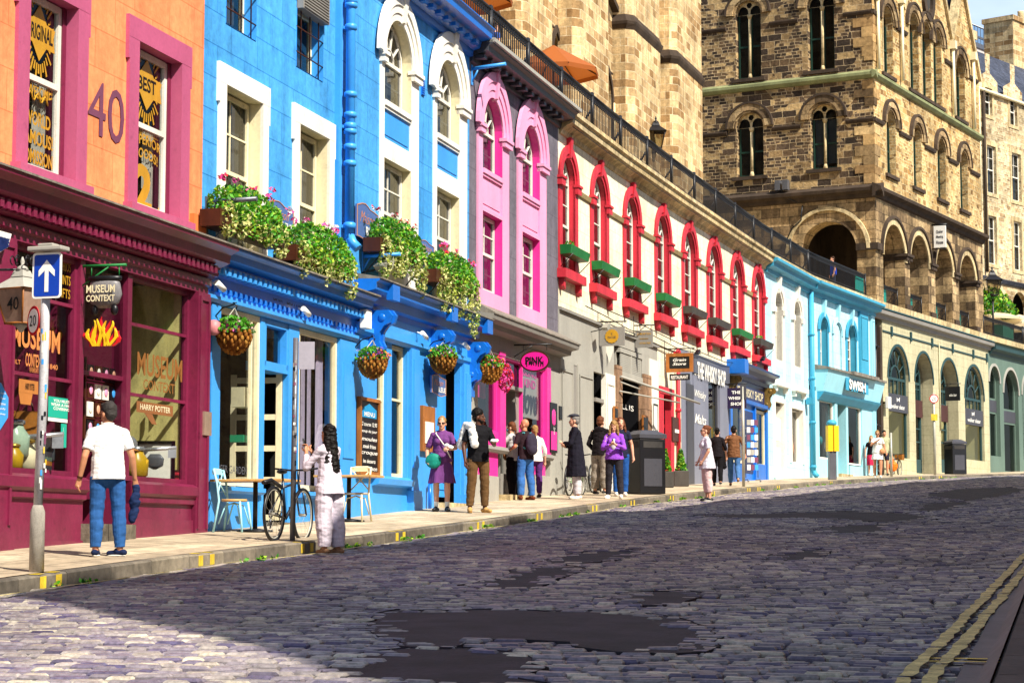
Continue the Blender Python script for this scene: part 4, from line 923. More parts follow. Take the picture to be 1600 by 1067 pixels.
# open glazed door leaf folded into the doorway
L0 = Flat(S.map(X[4] - .03, -.06, 0).xy, (-S.N[0] * 1.0 + S.D[0] * -.12)); zz = base(X[4]) + .05
m = MB(L0); m.box(0, .09, -.03, .02, zz, zt - .06); m.box(.75, .84, -.03, .02, zz, zt - .06)
for z in (zz, zz + .6, zz + 1.1, zz + 1.6, zt - .2): m.box(.09, .75, -.025, .015, z, z + .09)
dr = m.build('door', M('creamtrim'), b); m = MB(L0); m.plate(rect(.09, .75, zz + .6, zt - .2), [], -.005); m.build('pane', M('shopglass'), dr)
m = MB(); m.box(X[3], X[4], -.6, .16, base(X[3]) - .3, base(X[3]) + .06); m.build('door_step', M('kerb'), b)
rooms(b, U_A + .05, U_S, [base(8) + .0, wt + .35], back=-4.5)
# fittings seen through the glass: shelves, poster, counter
m = MB();
for z in (.5, .95, 1.4, 1.85): m.box(P(365, 650)[0], P(395, 650)[0] + .6, -1.8, -1.5, base(8) + z, base(8) + z + .03)
m.box(P(365, 650)[0], P(365, 650)[0] + .04, -1.8, -1.5, base(8), base(8) + 2.3); m.build('wall_shelves', M('midgrey'), b)
t = M('creamtrim')
def small(name, label, cat, builder, mats, group=None, fr=S, parts=None):
 m = MB(fr); builder(m); o = m.build(name, mats); return tag(o, label, cat, group)
u0, z0 = P(352, 640, -.14); small('shop_notice', 'plain yellow paper taped at the left edge of the café window', 'notice', lambda m: m.box(P(332, 640, -.12)[0] + .12, P(346, 640)[0] - .02, -.13, -.12, P(340, 672)[1], P(340, 627)[1]), paint('yellow paper', 'd8b23a', .7, .1))
small('shop_notice', 'cream printed poster high inside the café window', 'notice', lambda m: (m.box(P(363, 620, -.3)[0], P(380, 620, -.3)[0], -.32, -.1, P(370, 637, -.3)[1], P(370, 606, -.3)[1]), setattr(m, 'm', 1), text(m, 'OPEN\nDAILY', P(366, 620, -.3)[0], P(377, 620, -.3)[0], P(370, 625, -.3)[1], P(370, 614, -.3)[1], -.295, .01)), [M('creamtrim'), M('blackletter')])
small('shop_notice', 'small green card below the cream poster in the café window', 'notice', lambda m: m.box(P(361, 690, -.3)[0], P(372, 690, -.3)[0], -.32, -.1, P(366, 691, -.3)[1], P(366, 680, -.3)[1]), paint('green card', '1e9a6a', .6, 0))
m = MB(); m.sm = True
for a, w_ in ((P(497, 600, -.2)[0], .3), (P(474, 600, -.2)[0], .14), (P(484, 600, -.2)[0], .12)):
 vs = []
 for i in range(19): vs += [(a + w_ * i / 18, -.25 + .03 * math.sin(i * 1.5), s1), (a + w_ * i / 18 * .9, -.25 + .03 * math.sin(i * 1.5), wt)]
 m.add(vs, [(2 * i, 2 * i + 2, 2 * i + 3, 2 * i + 1) for i in range(18)])
m.build('curtain', paint('mauve linen', 'b7a9c4', .9, .2), b)
m = MB(); text(m, 'BEER GARDEN', P(338, 735)[0] + .1, P(388, 735)[0], P(360, 739)[1], P(360, 727)[1], -.02, .0); m.build('window_lettering', M('steel'), b)
# ---------------------------------------------------------------- second blue house
b = building('blue_building', 16, 'lower sky blue house with tall white arched windows under the terrace railing')
ZC2 = P(566, 441)[1]; ZC2b = P(588, 528)[1]; TT = 12.4
holes = []
wz = dict(zs=P(650, 121)[1], zsa=P(598.3, 156)[1], zpt=P(598.3, 169)[1], zpb=P(599, 216.7)[1], zlt=P(599, 247)[1], zlb=ZC2 + .55)
TB = []
for (a, c_, d, e) in ((592.6, 597.2, 639, 651), (676, 680, 714.7, 727)):
 TB.append((b, holes, PU(a, 200), PU(e, 200), PU(c_, 200), PU(d, 200), wz['zs'], wz['zsa'], wz['zpt'], wz['zpb'], wz['zlt'], wz['zlb'], ZC2 + .1, 'white', 'mblue', 'creamtrim'))
for t_ in TB: tall_bay(*t_)
wall(b, U_B + .2, U_C, ZC2b, TT, holes, M('blue'), depth=.3)
rooms(b, U_B + .2, U_C, [ZC2b + .4, wz['zpt'] - .4, TT])
CZ = P(690, 52)[1]
cornice(b, U_B + .25, U_C - .02, 12.38, 'dblue', [(0, -.56), (.08, -.54), (.1, -.42), (.24, -.38), (.28, -.24), (.5, -.2), (.52, -.06), (.58, -.02), (.58, 0), (0, .02)])
dentils(b, U_B + .3, U_C - .1, 11.98, 12.06, .2, .34, 'dblue', .5, .22)
m = MB(); u = P(660, 105)[0]; m.box(u - .09, u + .09, 0, .02, P(660, 150)[1], P(660, 125)[1])
for k in range(7): z = P(660, 149)[1] + k * .045; m.box(u - .08, u + .08, .02, .035, z, z + .02)
m.build('wall_vent', M('dblue'), b)
XS = P(549, 600)[0]
cornice(b, U_S + .1, U_C + .1, ZC2, 'dblue', [(0, -.5), (.06, -.5), (.08, -.4), (.2, -.38), (.22, -.22), (.4, -.18), (.42, -.06), (.48, -.02), (.48, 0), (0, .02)])
m = MB(); m.sweep([(0, ZC2 + .01), (.52, ZC2), (.52, ZC2 + .025), (0, ZC2 + .12)], U_S + .1, U_C + .12); m.build('flashing', M('lead'), b)
fb = P(588, 522)[1]; wt = fb - .1
cornice(b, U_S, U_C, fb, 'mblue', [(0, -.1), (.08, -.1), (.13, -.04), (.13, .04), (.05, .06), (.05, ZC2 - fb - .5), (0, ZC2 - fb - .5)], 'fascia')
for x in (578, 673, 750):
 m = MB(); u = P(x, 500)[0] if x < 740 else U_C - .12; scroll(m, u, .1, ZC2 - .55, 1.25); m.box(u - .2, u + .2, .38, .5, ZC2 - .3, ZC2 + .005); m.box(u - .16, u + .16, .0, .12, ZC2 - 1.6, ZC2 - .45); m.build('console_bracket', M('dblue'), b)
s2 = P(586, 742)[1]
X = [P(x, 640)[0] for x in (549, 586, 604, 612, 634, 662, 681, 697, 717, 735)]; zf = base(15) - .7
m = MB(); m.box(U_S, X[1], -.1, .03, zf, wt); m.box(X[4], X[6], -.08, .03, zf, wt); m.box(X[8], U_C, -.1, .03, zf, wt); m.box(X[1], X[4], -.1, .028, zf, s2 - .05); m.build('shopfront_wall', M('mblue'), b)
for a in (X[4] + .05, X[8] + .05): m = MB(); m.box(a, a + .5, .03, .1, zf, wt); m.box(a + .08, a + .42, .1, .13, s2 + .2, wt - .2); m.box(a - .03, a + .53, .03, .16, zf, base(16) + .35); m.build('pilaster', M('mblue'), b)
m = MB(); m.sweep([(.0, s2 - .2), (.16, s2 - .16), (.18, s2 - .06), (.03, s2), (0, s2)], X[1] - .25, X[4] + .05); m.build('shop_sill', M('mblue'), b)
shopwin(b, X[1], X[2], s2, wt, -.06, 'creamtrim', (P(595, 624)[1],), (), .06); shopwin(b, X[3], X[4], s2, wt, -.06, 'creamtrim', (P(620, 624)[1],), (), .07)
m = MB(); m.box(X[2], X[3], -.1, .0, s2 - .05, wt); m.build('mullion', M('mblue'), b)
m = MB(); m.sweep([(-.06, s2), (-.06, s2 + .0), (-.3, s2 + .01), (-.3, s2)], X[1], X[4]); m.build('window_board', M('creamtrim'), b)
m = MB(); m.box(X[6], X[7], -.9, -.85, zf, wt); m.box(X[6] - .02, X[6] + .06, -.9, -.2, zf, wt); m.build('doorway_lining', M('darkgrey'), b)
m = MB(); z0 = base(16) + .3; m.box(X[7], X[8], -.35, -.28, z0, wt);
for a in (z0 + .15, z0 + 1.2): m.box(X[7] + .15, X[8] - .12, -.28, -.26, a, a + .9)
m.build('door', M('mblue'), b)
m = MB(); m.box(X[6] - .1, X[8] + .1, -.9, .28, zf, base(16) + .16); m.build('door_step', M('cornicestone'), b)
m = MB(); z0 = P(645, 600)[1]; u = P(653, 700)[0]; m.tube([(u + .4, .12, base(15) + .05), (u + .4, .12, base(15) + .55)], .035, 8); m.tube([(u + .4, .12, base(15) + .55), (u + .55, .12, base(15) + .6)], .03, 8); m.build('wall_pipe', M('dblue'), b)
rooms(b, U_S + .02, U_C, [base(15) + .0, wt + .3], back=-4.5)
# ---------------------------------------------------------------- signs and fittings on the blue fronts
def bracket(px, py, qx, qy, mat, label, r=.03, dr=.25, plate=True, nm='sign_bracket'):
 """straight arm out of the front from the wall point p to the picture point q"""
 u, z = P(px, py); best = min((abs(P(qx, qy, k / 20)[0] - u), k / 20) for k in range(2, 40)); n = best[1]; z2 = P(qx, qy, n)[1]
 t = thing(nm, S.map(u, 0, z), label, 'bracket')
 m = MB(); m.tube([(u, 0, z), (u, n, z2)], r, 8); m.build('arm', M(mat), t); m = MB(); m.box(u - .05, u + .05, 0, .02, z - dr, z + .08); m.tube([(u, .01, z - dr * .8), (u, n * .2, z + (z2 - z) * .2 - .02)], r * .5, 6); m.build('wall_plate', M(mat), t)
 return u, n, z2
bracket(322, 316, 400, 310, 'steel', 'grey iron sign arm over the first flower box beside the orange house', .035, .5)
bracket(567, 401, 625, 397, 'mblue', 'blue iron sign arm above the grey flood lamp on the blue front', .035, .3)
bracket(737, 108, 790, 100, 'mblue', 'blue iron flag arm high on the edge of the pink and grey house', .04, .35)
def plaque(px0, px1, py0, py1, label, n=.06, k=.5):
 u0, u1 = P(px0, 350)[0] if py0 < 500 else P(px0, py0)[0], P(px1, 350)[0] if py0 < 500 else P(px1, py0)[0]; zt, zb = P(px0, py0)[1], P(px0, py1)[1]; c = (u0 + u1) / 2; h = zt - zb; w_ = u1 - u0
 t = thing('shop_plaque', S.map(c, n, zb), label, 'sign', 'shaped blue name plaques on the blue fronts')
 q = lambda x, y: (u0 + w_ * x, zb + h * y); o = [q(*p) for p in ((0, .12), (0, .9), (.1, .93), (.22, .98), (.38, 1), (.5, .96), (.62, .9), (.8, .88), (1, .84), (1, .1), (.9, .08), (.75, .02), (.6, 0), (.45, .03), (.3, .1), (.12, .12))]
 m = MB(); m.prism(o, n - .03, n); m.build('board', paint('plaque slate blue', '4f6ba4', .5, .1), t)
 m = MB(); cc = (c, zb + h / 2); m.ring([(cc[0] + (a - cc[0]) * .95, cc[1] + (z - cc[1]) * .95) for a, z in o + o[:1]], o + o[:1], n, n + .008); m.build('edge_line', paint('edge copper', 'c08a6a', .5, .1), t)
 m = MB(); text(m, 'Maison', u0 + w_ * .14, u0 + w_ * .8, zb + h * .5, zb + h * .78, n + .006, -.01, .5); m.build('name_script', M('copperletter'), t)
 m = MB(); text(m, 'BLEUE', u0 + w_ * .42, u0 + w_ * .97, zb + h * .2, zb + h * .44, n + .006, .02); m.build('name_capitals', M('whiteletter'), t)
plaque(414.5, 453, 308, 362, 'shaped slate blue name plaque between the two café windows'); plaque(552.5, 586, 312, 376, 'shaped slate blue name plaque right of the thick blue downpipe')
plaque(661, 683, 583, 617, 'shaped slate blue name plaque beside the shop door above the menu box', .18); plaque(652, 674, 372, 404, 'shaped slate blue name plaque half hidden behind the second flower boxes')
def flowerbox(px0, px1, py, label, n0=.1, drop=.9, flowers=(0, 3), lean='deep', boxh=.25, w=.32):
 u0, z = P(px0, py, n0 + w); u1 = P(px1, py + .5 * (px1 - px0), n0 + w)[0]
 t = thing('flower_box', S.map((u0 + u1) / 2, 0, z), label, 'flower box', 'flower boxes on the blue fronts')
 m = MB(); m.box(u0, u1, n0, n0 + w, z, z + boxh); m.build('box', M('darkwood'), t)
 m = MB();
 for u in (u0 + .15, u1 - .15): m.tube([(u, 0, z - .45), (u, n0 + w, z), (u, 0, z)], .015, 6)
 m.build('bracket', M('black'), t)
 m = MB(); c = (u0 + u1) / 2; L_ = (u1 - u0) / 2
 m.leaves((c, n0 + w * .6, z + boxh + .16), (L_ * 1.02, .28, .34), int(1400 * L_), .04, [0, 0, 0, 1, 2]); m.leaves((c + L_ * .2, n0 + w, z + boxh), (L_ * .9, .16, .3), int(500 * L_), .04, [0, 0, 2]); m.build('foliage', LG, t)
 m = MB()
 for k in range(5):
  uu = u0 + (u1 - u0) * (k + .5) / 5 + U(-.1, .1); d = drop * U(.45, .85) * (1.15 if k in (0, 4) else .8)
  m.leaves((uu, n0 + w + .02, z + boxh - d / 2), (.2, .12, d / 2 + .12), int(420 * d + 120), .036, [0, 1, 2, 0])
 m.build('trailing_ivy', LV, t)
 m = MB(); fl = [LF[i] for i in flowers]
 for k in range(int(6 * L_) + 4): m.leaves((u0 + U(0, 1) * (u1 - u0), n0 + w * U(.3, 1.1), z + boxh + U(.4, .58)), (.05, .05, .05), 9, .04, len(fl))
 m.build('blooms', fl, t)
FB = [(344, 446, 352, 'first flower box from the orange house, red blooms over clipped green', .35, (0, 1)), (463, 552, 406, 'second flower box from the orange house, with trailing variegated ivy', .75, (1, 3)),
  (594, 662, 392, 'third flower box from the orange house, hanging thick over the grey flood lamp', 1.0, (0, 3)), (682, 745, 440, 'flower box at the pink house end of the blue front, with the longest trailing ivy', 1.15, (0, 1))]
for a, c_, y, lb, dr, fl in FB: flowerbox(a, c_, y, lb, drop=dr, flowers=fl)
def basket(px, py, wx, wy, label, flowers, s=1.):
 """hanging basket: px,py basket centre; wx,wy wall point of its bracket"""
 u, z = P(wx, wy); n = min((abs(P(px, py, k / 20)[0] - u), k / 20) for k in range(2, 30))[1]; n = max(n, .38); zb = P(px, py, n)[1]; u = P(px, py, n)[0]
 zt = P(px, wy - 22, n)[1]; r = .25 * s
 t = thing('hanging_basket', S.map(u, n, zb - .2), label, 'hanging basket', 'wicker flower baskets hung along the shopfronts')
 m = MB(); m.tube([(u, 0, zt - .25), (u, n * .5, zt - .05), (u, n, zt), (u, n + .04, zt - .04), (u, n + .02, zt - .07)], .012, 6); m.tube([(u, 0, zt - .5), (u, 0, zt + .1)], .014, 6); m.lathe((u, n, zt + .02), [(.035, -.006), (.035, .006)], 8); m.build('bracket', M('black'), t)
 m = MB()
 for a in (0, 2.1, 4.2): m.tube([(u, n, zt - .06), (u + r * math.cos(a), n + r * math.sin(a), zb + .12)], .008, 5)
 m.build('chain', M('galv'), t)
 m = MB()
 for i in range(9):
  a = i / 9 * math.pi / 2; rr = r * math.cos(a); zz = zb + .12 - .3 * s * math.sin(a)
  k = max(5, int(rr * 60))
  for j in range(k):
   q = 2 * math.pi * (j + .5 * (i % 2)) / k; m.ball((u + rr * math.cos(q), n + rr * math.sin(q), zz), .034, .03, .045, 6, 4)
 m.lathe((u, n, zb - .16), [(.02, -.01), (r * .75, .03), (r * .93, .2), (r * .97, .27)], 14); m.build('basket', M('straw'), t)
 m = MB(); m.leaves((u, n, zb + .2), (r * 1.05, r * 1.05, .16), 420, .04); m.leaves((u, n, zb + .14), (r * 1.25, r * 1.25, .07), 160, .035); m.build('foliage', LG, t)
 m = MB(); fl = [LF[i] for i in flowers]
 for _ in range(26):
  a = U(0, 6.28); q = r * math.sqrt(R()) * 1.1; m.leaves((u + q * math.cos(a), n + q * math.sin(a), zb + U(.2, .36) - q * .35), (.05, .05, .045), 9, .038, len(fl))
 m.build('blooms', fl, t)
basket(366, 532, 331, 497, 'wicker flower basket hanging nearest the maroon shop', (3, 1, 2)); basket(582, 573, 549, 548, 'wicker flower basket over the tall chalkboard, orange and violet blooms', (4, 1, 2))
basket(692, 568, 660, 552, 'wicker flower basket above the woman in the purple dress', (2, 4, 3)); basket(764, 582, 738, 560, 'crowded wicker basket with red and violet blooms beside the pink shop window', (0, 1, 2, 4), 1.1)
u, z = P(790, 590, .4)[0], P(790, 590, .4)[1]
t = thing('hanging_flowers', S.map(u, .4, z), 'bunch of trailing magenta flowers hanging in front of the pink shop door', 'flowers'); m = MB(); m.tube([(u, 0, z + .5), (u, .4, z + .45), (u, .4, z + .2)], .012, 6); m.build('hook', M('black'), t); m = MB(); m.leaves((u, .4, z), (.2, .16, .32), 420, .04, 2); m.build('blooms', [LF[0], LF[1]], t)
# flood lamp, security lights, box light
def lamp_box(px, py, label, n=.35, s=1., cat='lamp', nm='flood_lamp', mat='galv'):
 u, z = P(px, py, n); t = thing(nm, S.map(u, n, z), label, cat); m = MB(); m.prism([(u - .3 * s, z), (u - .22 * s, z + .05 * s), (u + .24 * s, z + .22 * s), (u + .3 * s, z + .16 * s), (u + .2 * s, z + .02 * s), (u - .1 * s, z - .08 * s)], n - .1 * s, n + .1 * s); m.build('housing', M(mat), t)
 m = MB(); m.tube([(u - .2 * s, 0, z - .1), (u - .15 * s, n * .6, z - .05), (u - .1 * s, n, z)], .018 * s, 6); m.build('arm', M('black'), t)
lamp_box(600, 419, 'long grey flood lamp under the third flower box')
lamp_box(947, 513, 'dark hooded camera lamp on an arm over the grey shops', .4, .7)
lamp_box(1090, 552, 'small dark flood lamp under the red window sills above the slate grey shop', .3, .6, mat='black'); lamp_box(1192, 562, 'small dark flood lamp under the last red window sill', .3, .6, mat='black')
def boxlight(px, py, label, mat='whiteletter', w=.13, h=.17, n0=.1):
 u, z = P(px, py, .2); t = thing('wall_light', S.map(u, n0, z), label, 'wall light'); m = MB(); m.box(u - w, u + w, n0 + .06, n0 + .2, z - h, z + h); m.build('housing', M(mat), t, .015); m = MB(); m.box(u - .03, u + .03, 0, n0 + .06, z - .03, z + .03); m.build('arm', M('black'), t)
boxlight(569, 499, 'white box light on the blue pilaster between the two blue shopfronts');
for x, y, lb in ((343, 446, 'small white camera under the first blue cornice by the maroon shop'), (477, 486, 'small white camera under the blue cornice over the café door'), (662, 523, 'small white camera by the middle console bracket'), (728, 540, 'small white camera by the last blue console bracket')):
 u, z = P(x, y, .2); t = thing('security_camera', S.map(u, .1, z), lb, 'camera'); m = MB(); m.tube([(u - .1, .2, z + .03), (u + .12, .22, z - .05)], .045, 10); m.build('body', M('whiteletter'), t); m = MB(); m.tube([(u, .0, z + .08), (u, .2, z)], .015, 6); m.build('mount', M('whiteletter'), t)
u, z = P(331, 513, .12); small('alarm_bell', 'small red and white alarm box on the strip between maroon and blue shops', 'alarm', lambda m: m.lathe((u, .15, z - .1), [(.05, 0), (.1, .03), (.1, .18), (.04, .22)], 12), paint('faded red plastic', 'd8868a', .5, .3))
# ================================================================ grey and pink house
U_D = PU(872, 300)
b = building('grey_building', 23, 'slate grey house with rose pink arched window bays beside the blue house')
holes = []
for (a, c_, d, e) in ((744.6, 751.5, 782, 792.6), (807, 813.6, 840.6, 851)):
 tall_bay(b, holes, PU(a, 200), PU(e, 250), PU(c_, 250), PU(d, 250), 10.52, 9.62, 9.46, 8.78, 8.7, 7.0, 6.45, 'pink', 'pink', 'hotpink')
ZG = P(756, 497)[1]; ZGb = P(755, 540)[1]
wall(b, U_C, U_D, ZG - .4, 12.3, holes, M('greywall'), depth=.3)
rooms(b, U_C, U_D, [ZG + .1, 9.2, 12.3])
cornice(b, U_C + .02, U_D + .1, 12.3, 'darkgrey', [(0, -.56), (.06, -.54), (.08, -.4), (.4, -.34), (.42, -.24), (.5, -.2), (.52, -.12), (0, -.1)])
m = MB(); m.sweep([(.38, 12.12), (.56, 12.14), (.56, 12.22), (.4, 12.24)], U_C + .02, U_D + .2); m.build('gutter_edge', M('lightgrey'), b); dentils(b, U_C + .1, U_D - .1, 11.82, 11.9, .08, .3, 'darkgrey', .55, .2)
cornice(b, U_C + .1, U_D + .05, ZG, 'midgrey', [(0, -.7), (.05, -.7), (.05, -.3), (.3, -.26), (.32, -.16), (.5, -.12), (.52, -.02), (0, .06)])
m = MB(); m.sweep([(0, ZG + .05), (.54, ZG - .02), (.54, ZG + .01), (0, ZG + .3)], U_C + .1, U_D + .1); m.build('roof_strip', M('lead'), b)
X = [P(x, 660)[0] for x in (735, 743, 776, 785, 816, 850, 856, 871)]; wt = ZG - .62; s_ = P(790, 733)[1]; zf = base(24) - .7; s_ = base(24) + 1.05
m = MB(); m.box(U_C, X[1], -.08, .05, zf, wt); m.box(X[6], U_D, -.08, .05, zf, wt); m.box(X[1], X[2], -.25, .05, zf, base(21) + .55); m.box(X[4], X[6], -.25, .05, zf, base(25) + .5); m.box(U_C, U_D, -.2, .03, wt - .02, ZG - .3); m.build('shopfront_wall', M('lightgrey'), b)
m = MB();
for a in (X[2], X[5]): m.box(a, X[3] if a == X[2] else X[6], -.06, .08, s_ - .1, wt)
for a, c_ in ((X[1], X[2]), (X[4], X[5])): m.box(a, c_, -.2, .03, base(a) + .5, s_ - .12); m.box(a, c_, -.1, .04, s_, s_ + .32)
m.box(X[1], X[6], -.2, .02, wt - .12, wt); m.build('shopfront_joinery', M('hotpink'), b)
m = MB();
for a, c_ in ((X[1], X[3]), (X[4], X[6])): m.sweep([(-.2, s_ - .14), (.12, s_ - .14), (.16, s_ - .08), (.12, s_ - .0), (-.2, s_)], a, c_)
m.build('shop_sill', M('midgrey'), b)
shopwin(b, X[1], X[2], s_ + .3, wt - .1, .0, 'hotpink', (), (), .05); shopwin(b, X[4], X[5], s_ + .3, wt - .1, .0, 'hotpink', (), (), .05)
m = MB(); zd = wt - .75; m.box(X[3], X[4], -.2, .02, zd, zd + .08); m.box(X[3] + .05, X[3] + .12, -.4, -.08, zf, zd); m.box(X[4] - .3, X[4], -.4, -.08, zf, zd); m.box(X[3], X[4], -.4, -.08, zf, base(24) + .5); m.build('door_frame', M('midgrey'), b)
m = MB(); m.plate(rect(X[3], X[4], zf, zd), [], -.36); m.plate(rect(X[3], X[4], zd, wt), [], -.1); m.build('pane', M('shopglass'), b)
m = MB(); m.box(X[4] + .25, X[5] - .15, -.12, -.1, s_ + .8, wt - .3); m.m = 1; text(m, 'US IN\nBEING\nKIND', X[4] + .4, X[5] - .35, s_ + 1.5, s_ + 2.2, -.09, .03); m.m = 2; text(m, 'love', X[4] + .35, X[5] - .25, wt - 1.2, wt - .55, -.085, .03, .3); text(m, 'BE THE', X[4] + .35, X[5] - .3, s_ + 1.15, s_ + 1.3, -.09, .02)
m.build('window_poster', [M('lightgrey'), M('hotpink'), M('blackletter')], b)
m = MB(); m.m = 0
for i in range(6): m.box(X[1] + .35 + i * .33, X[1] + .62 + i * .33, -.5, -.45, s_ + 1.1, s_ + 1.45)
m.build('shelf_display', [M('hotpink')], b)
m = MB(); m.box(X[1] + .2, X[2] + .3, -1.6, -1.2, s_ + 1.8, s_ + 1.84); m.box(X[1] + .2, X[2] + .3, -1.6, -1.2, s_ + 1.0, s_ + 1.04); m.build('shelf', M('white'), b)
rooms(b, U_C, U_D, [base(23) + .0, wt + .3], back=-3.6)
m = MB(); m.box(X[3] - .05, X[4] + .05, -.5, .2, zf, base(X[3]) + .12); m.build('door_step', M('cornicestone'), b)
# oval hanging sign, wall board
def hang_sign(name, px0, px1, py0, py1, wx, label, draw, n=None, cat='sign', thick=.05, arm=True, armmat='black'):
 """sign hung square to the front: its plane runs out from the wall; px0..px1 across, py0..py1 down, wx the wall pixel"""
 cx, cy = (px0 + px1) / 2, (py0 + py1) / 2
 # face turned to look down the street: find u and n range where the sign's own plane (constant u) meets the picture
 u = P(wx, cy)[0]
 r0, r1 = [ray(x, cy) for x in (px0, px1)]; o = S.map(u, 0, 0).xy; nn = S.nrm(u); d = Vector((nn.y, -nn.x))
 def hit(px, py):
  r = ray(px, py); q = r.xy; t = o.dot(d) / q.dot(d); return (q * t - o).dot(nn), ZC + r.z * t
 a, c_ = hit(px0, cy)[0], hit(px1, cy)[0]; zt, zb = hit(cx, py0)[1], hit(cx, py1)[1]
 fr = Flat(o, nn); g = fr.map(0, 0, 0)
 # the Flat frame runs outwards from the wall along nn; its normal must look back down the street
 t = thing(name, S.map(u, (a + c_) / 2, zb), label, cat)
 if arm:
  m = MB(fr); m.tube([(0, 0, zt + .14), (c_ + .05, 0, zt + .14)], .018, 6); m.tube([(a + .1 * (c_ - a), 0, zt), (a + .1 * (c_ - a), 0, zt + .14)], .008, 5); m.tube([(c_ - .1 * (c_ - a), 0, zt), (c_ - .1 * (c_ - a), 0, zt + .14)], .008, 5); m.tube([(0, 0, zt + .4), (.0, 0, zt - .2)], .018, 6); m.tube([(0, 0, zt - .15), (a + .3, 0, zt + .13)], .012, 5); m.build('arm', M(armmat), t)
 draw(fr, t, a, c_, zb, zt); return fr, t, a, c_, zb, zt
TH_ = .03
def d_oval(fr, t, a, c_, zb, zt):
 cc, cz, rx, rz = (a + c_) / 2, (zb + zt) / 2, (c_ - a) / 2, (zt - zb) / 2
 o = [(cc + rx * math.cos(i * math.pi / 18), cz + rz * math.sin(i * math.pi / 18)) for i in range(36)]; i_ = [(cc + (x - cc) * .9, cz + (z - cz) * .86) for x, z in o]
 m = MB(fr); m.prism(o, -TH_, TH_); m.build('border', M('darkwood'), t); m = MB(fr); m.prism(i_, -TH_ - .008, TH_ + .008); m.build('board', paint('neon pink board', 'f0209a', .4, .05), t)
 m = MB(fr); text(m, 'PINK', cc - rx * .62, cc + rx * .62, cz - rz * .28, cz + rz * .42, TH_ + .014, .03)
 for k in range(8): x = cc - rx * .55 + rx * 1.1 * k / 7; m.box(x, x + .02, TH_ + .009, TH_ + .013, cz - rz * U(.35, .55), cz)
 m.build('lettering', M('blackletter'), t)
hang_sign('hanging_sign', 813, 859, 548, 581, 800, 'oval hot pink hanging sign reading PINK over the pink shop door', d_oval)
def board(px0, px1, py0, py1, n, name, label, cat, mats, draw=None, th=.04, group=None, fr=S):
 u0, u1 = P(px0, (py0 + py1) / 2, n)[0], P(px1, (py0 + py1) / 2, n)[0]; zt, zb = P(px0, py0, n)[1], P(px0, py1, n)[1]; t = thing(name, S.map((u0 + u1) / 2, n, zb), label, cat, group)
 m = MB(); m.box(u0, u1, n - th, n, zb, zt); m.build('board', mats[0], t)
 if draw: draw(t, u0, u1, zb, zt, n)
 return t
def d_vert(t, u0, u1, zb, zt, n):
 c = (u0 + u1) / 2; m = MB(); m.lathe((c, n + .001, zt - .35), [(.02, -.2), (.2, -.15), (.24, 0), (.2, .15), (.02, .2)], 10, .8, .02); m.box(u0 + .06, u1 - .06, n, n + .006, zb + .06, zb + .5); m.build('emblem', M('hotpink'), t)
 m = MB(); text(m, 'T\nA\nT\nT\nO\nO', c - .09, c + .09, zb + .6, zt - .75, n + .01, .01); m.build('lettering', M('whiteletter'), t)
board(860, 871, 628, 706, .1, 'wall_sign', 'tall narrow black and magenta wall sign at the right edge of the pink shop', 'sign', [M('black')], d_vert)
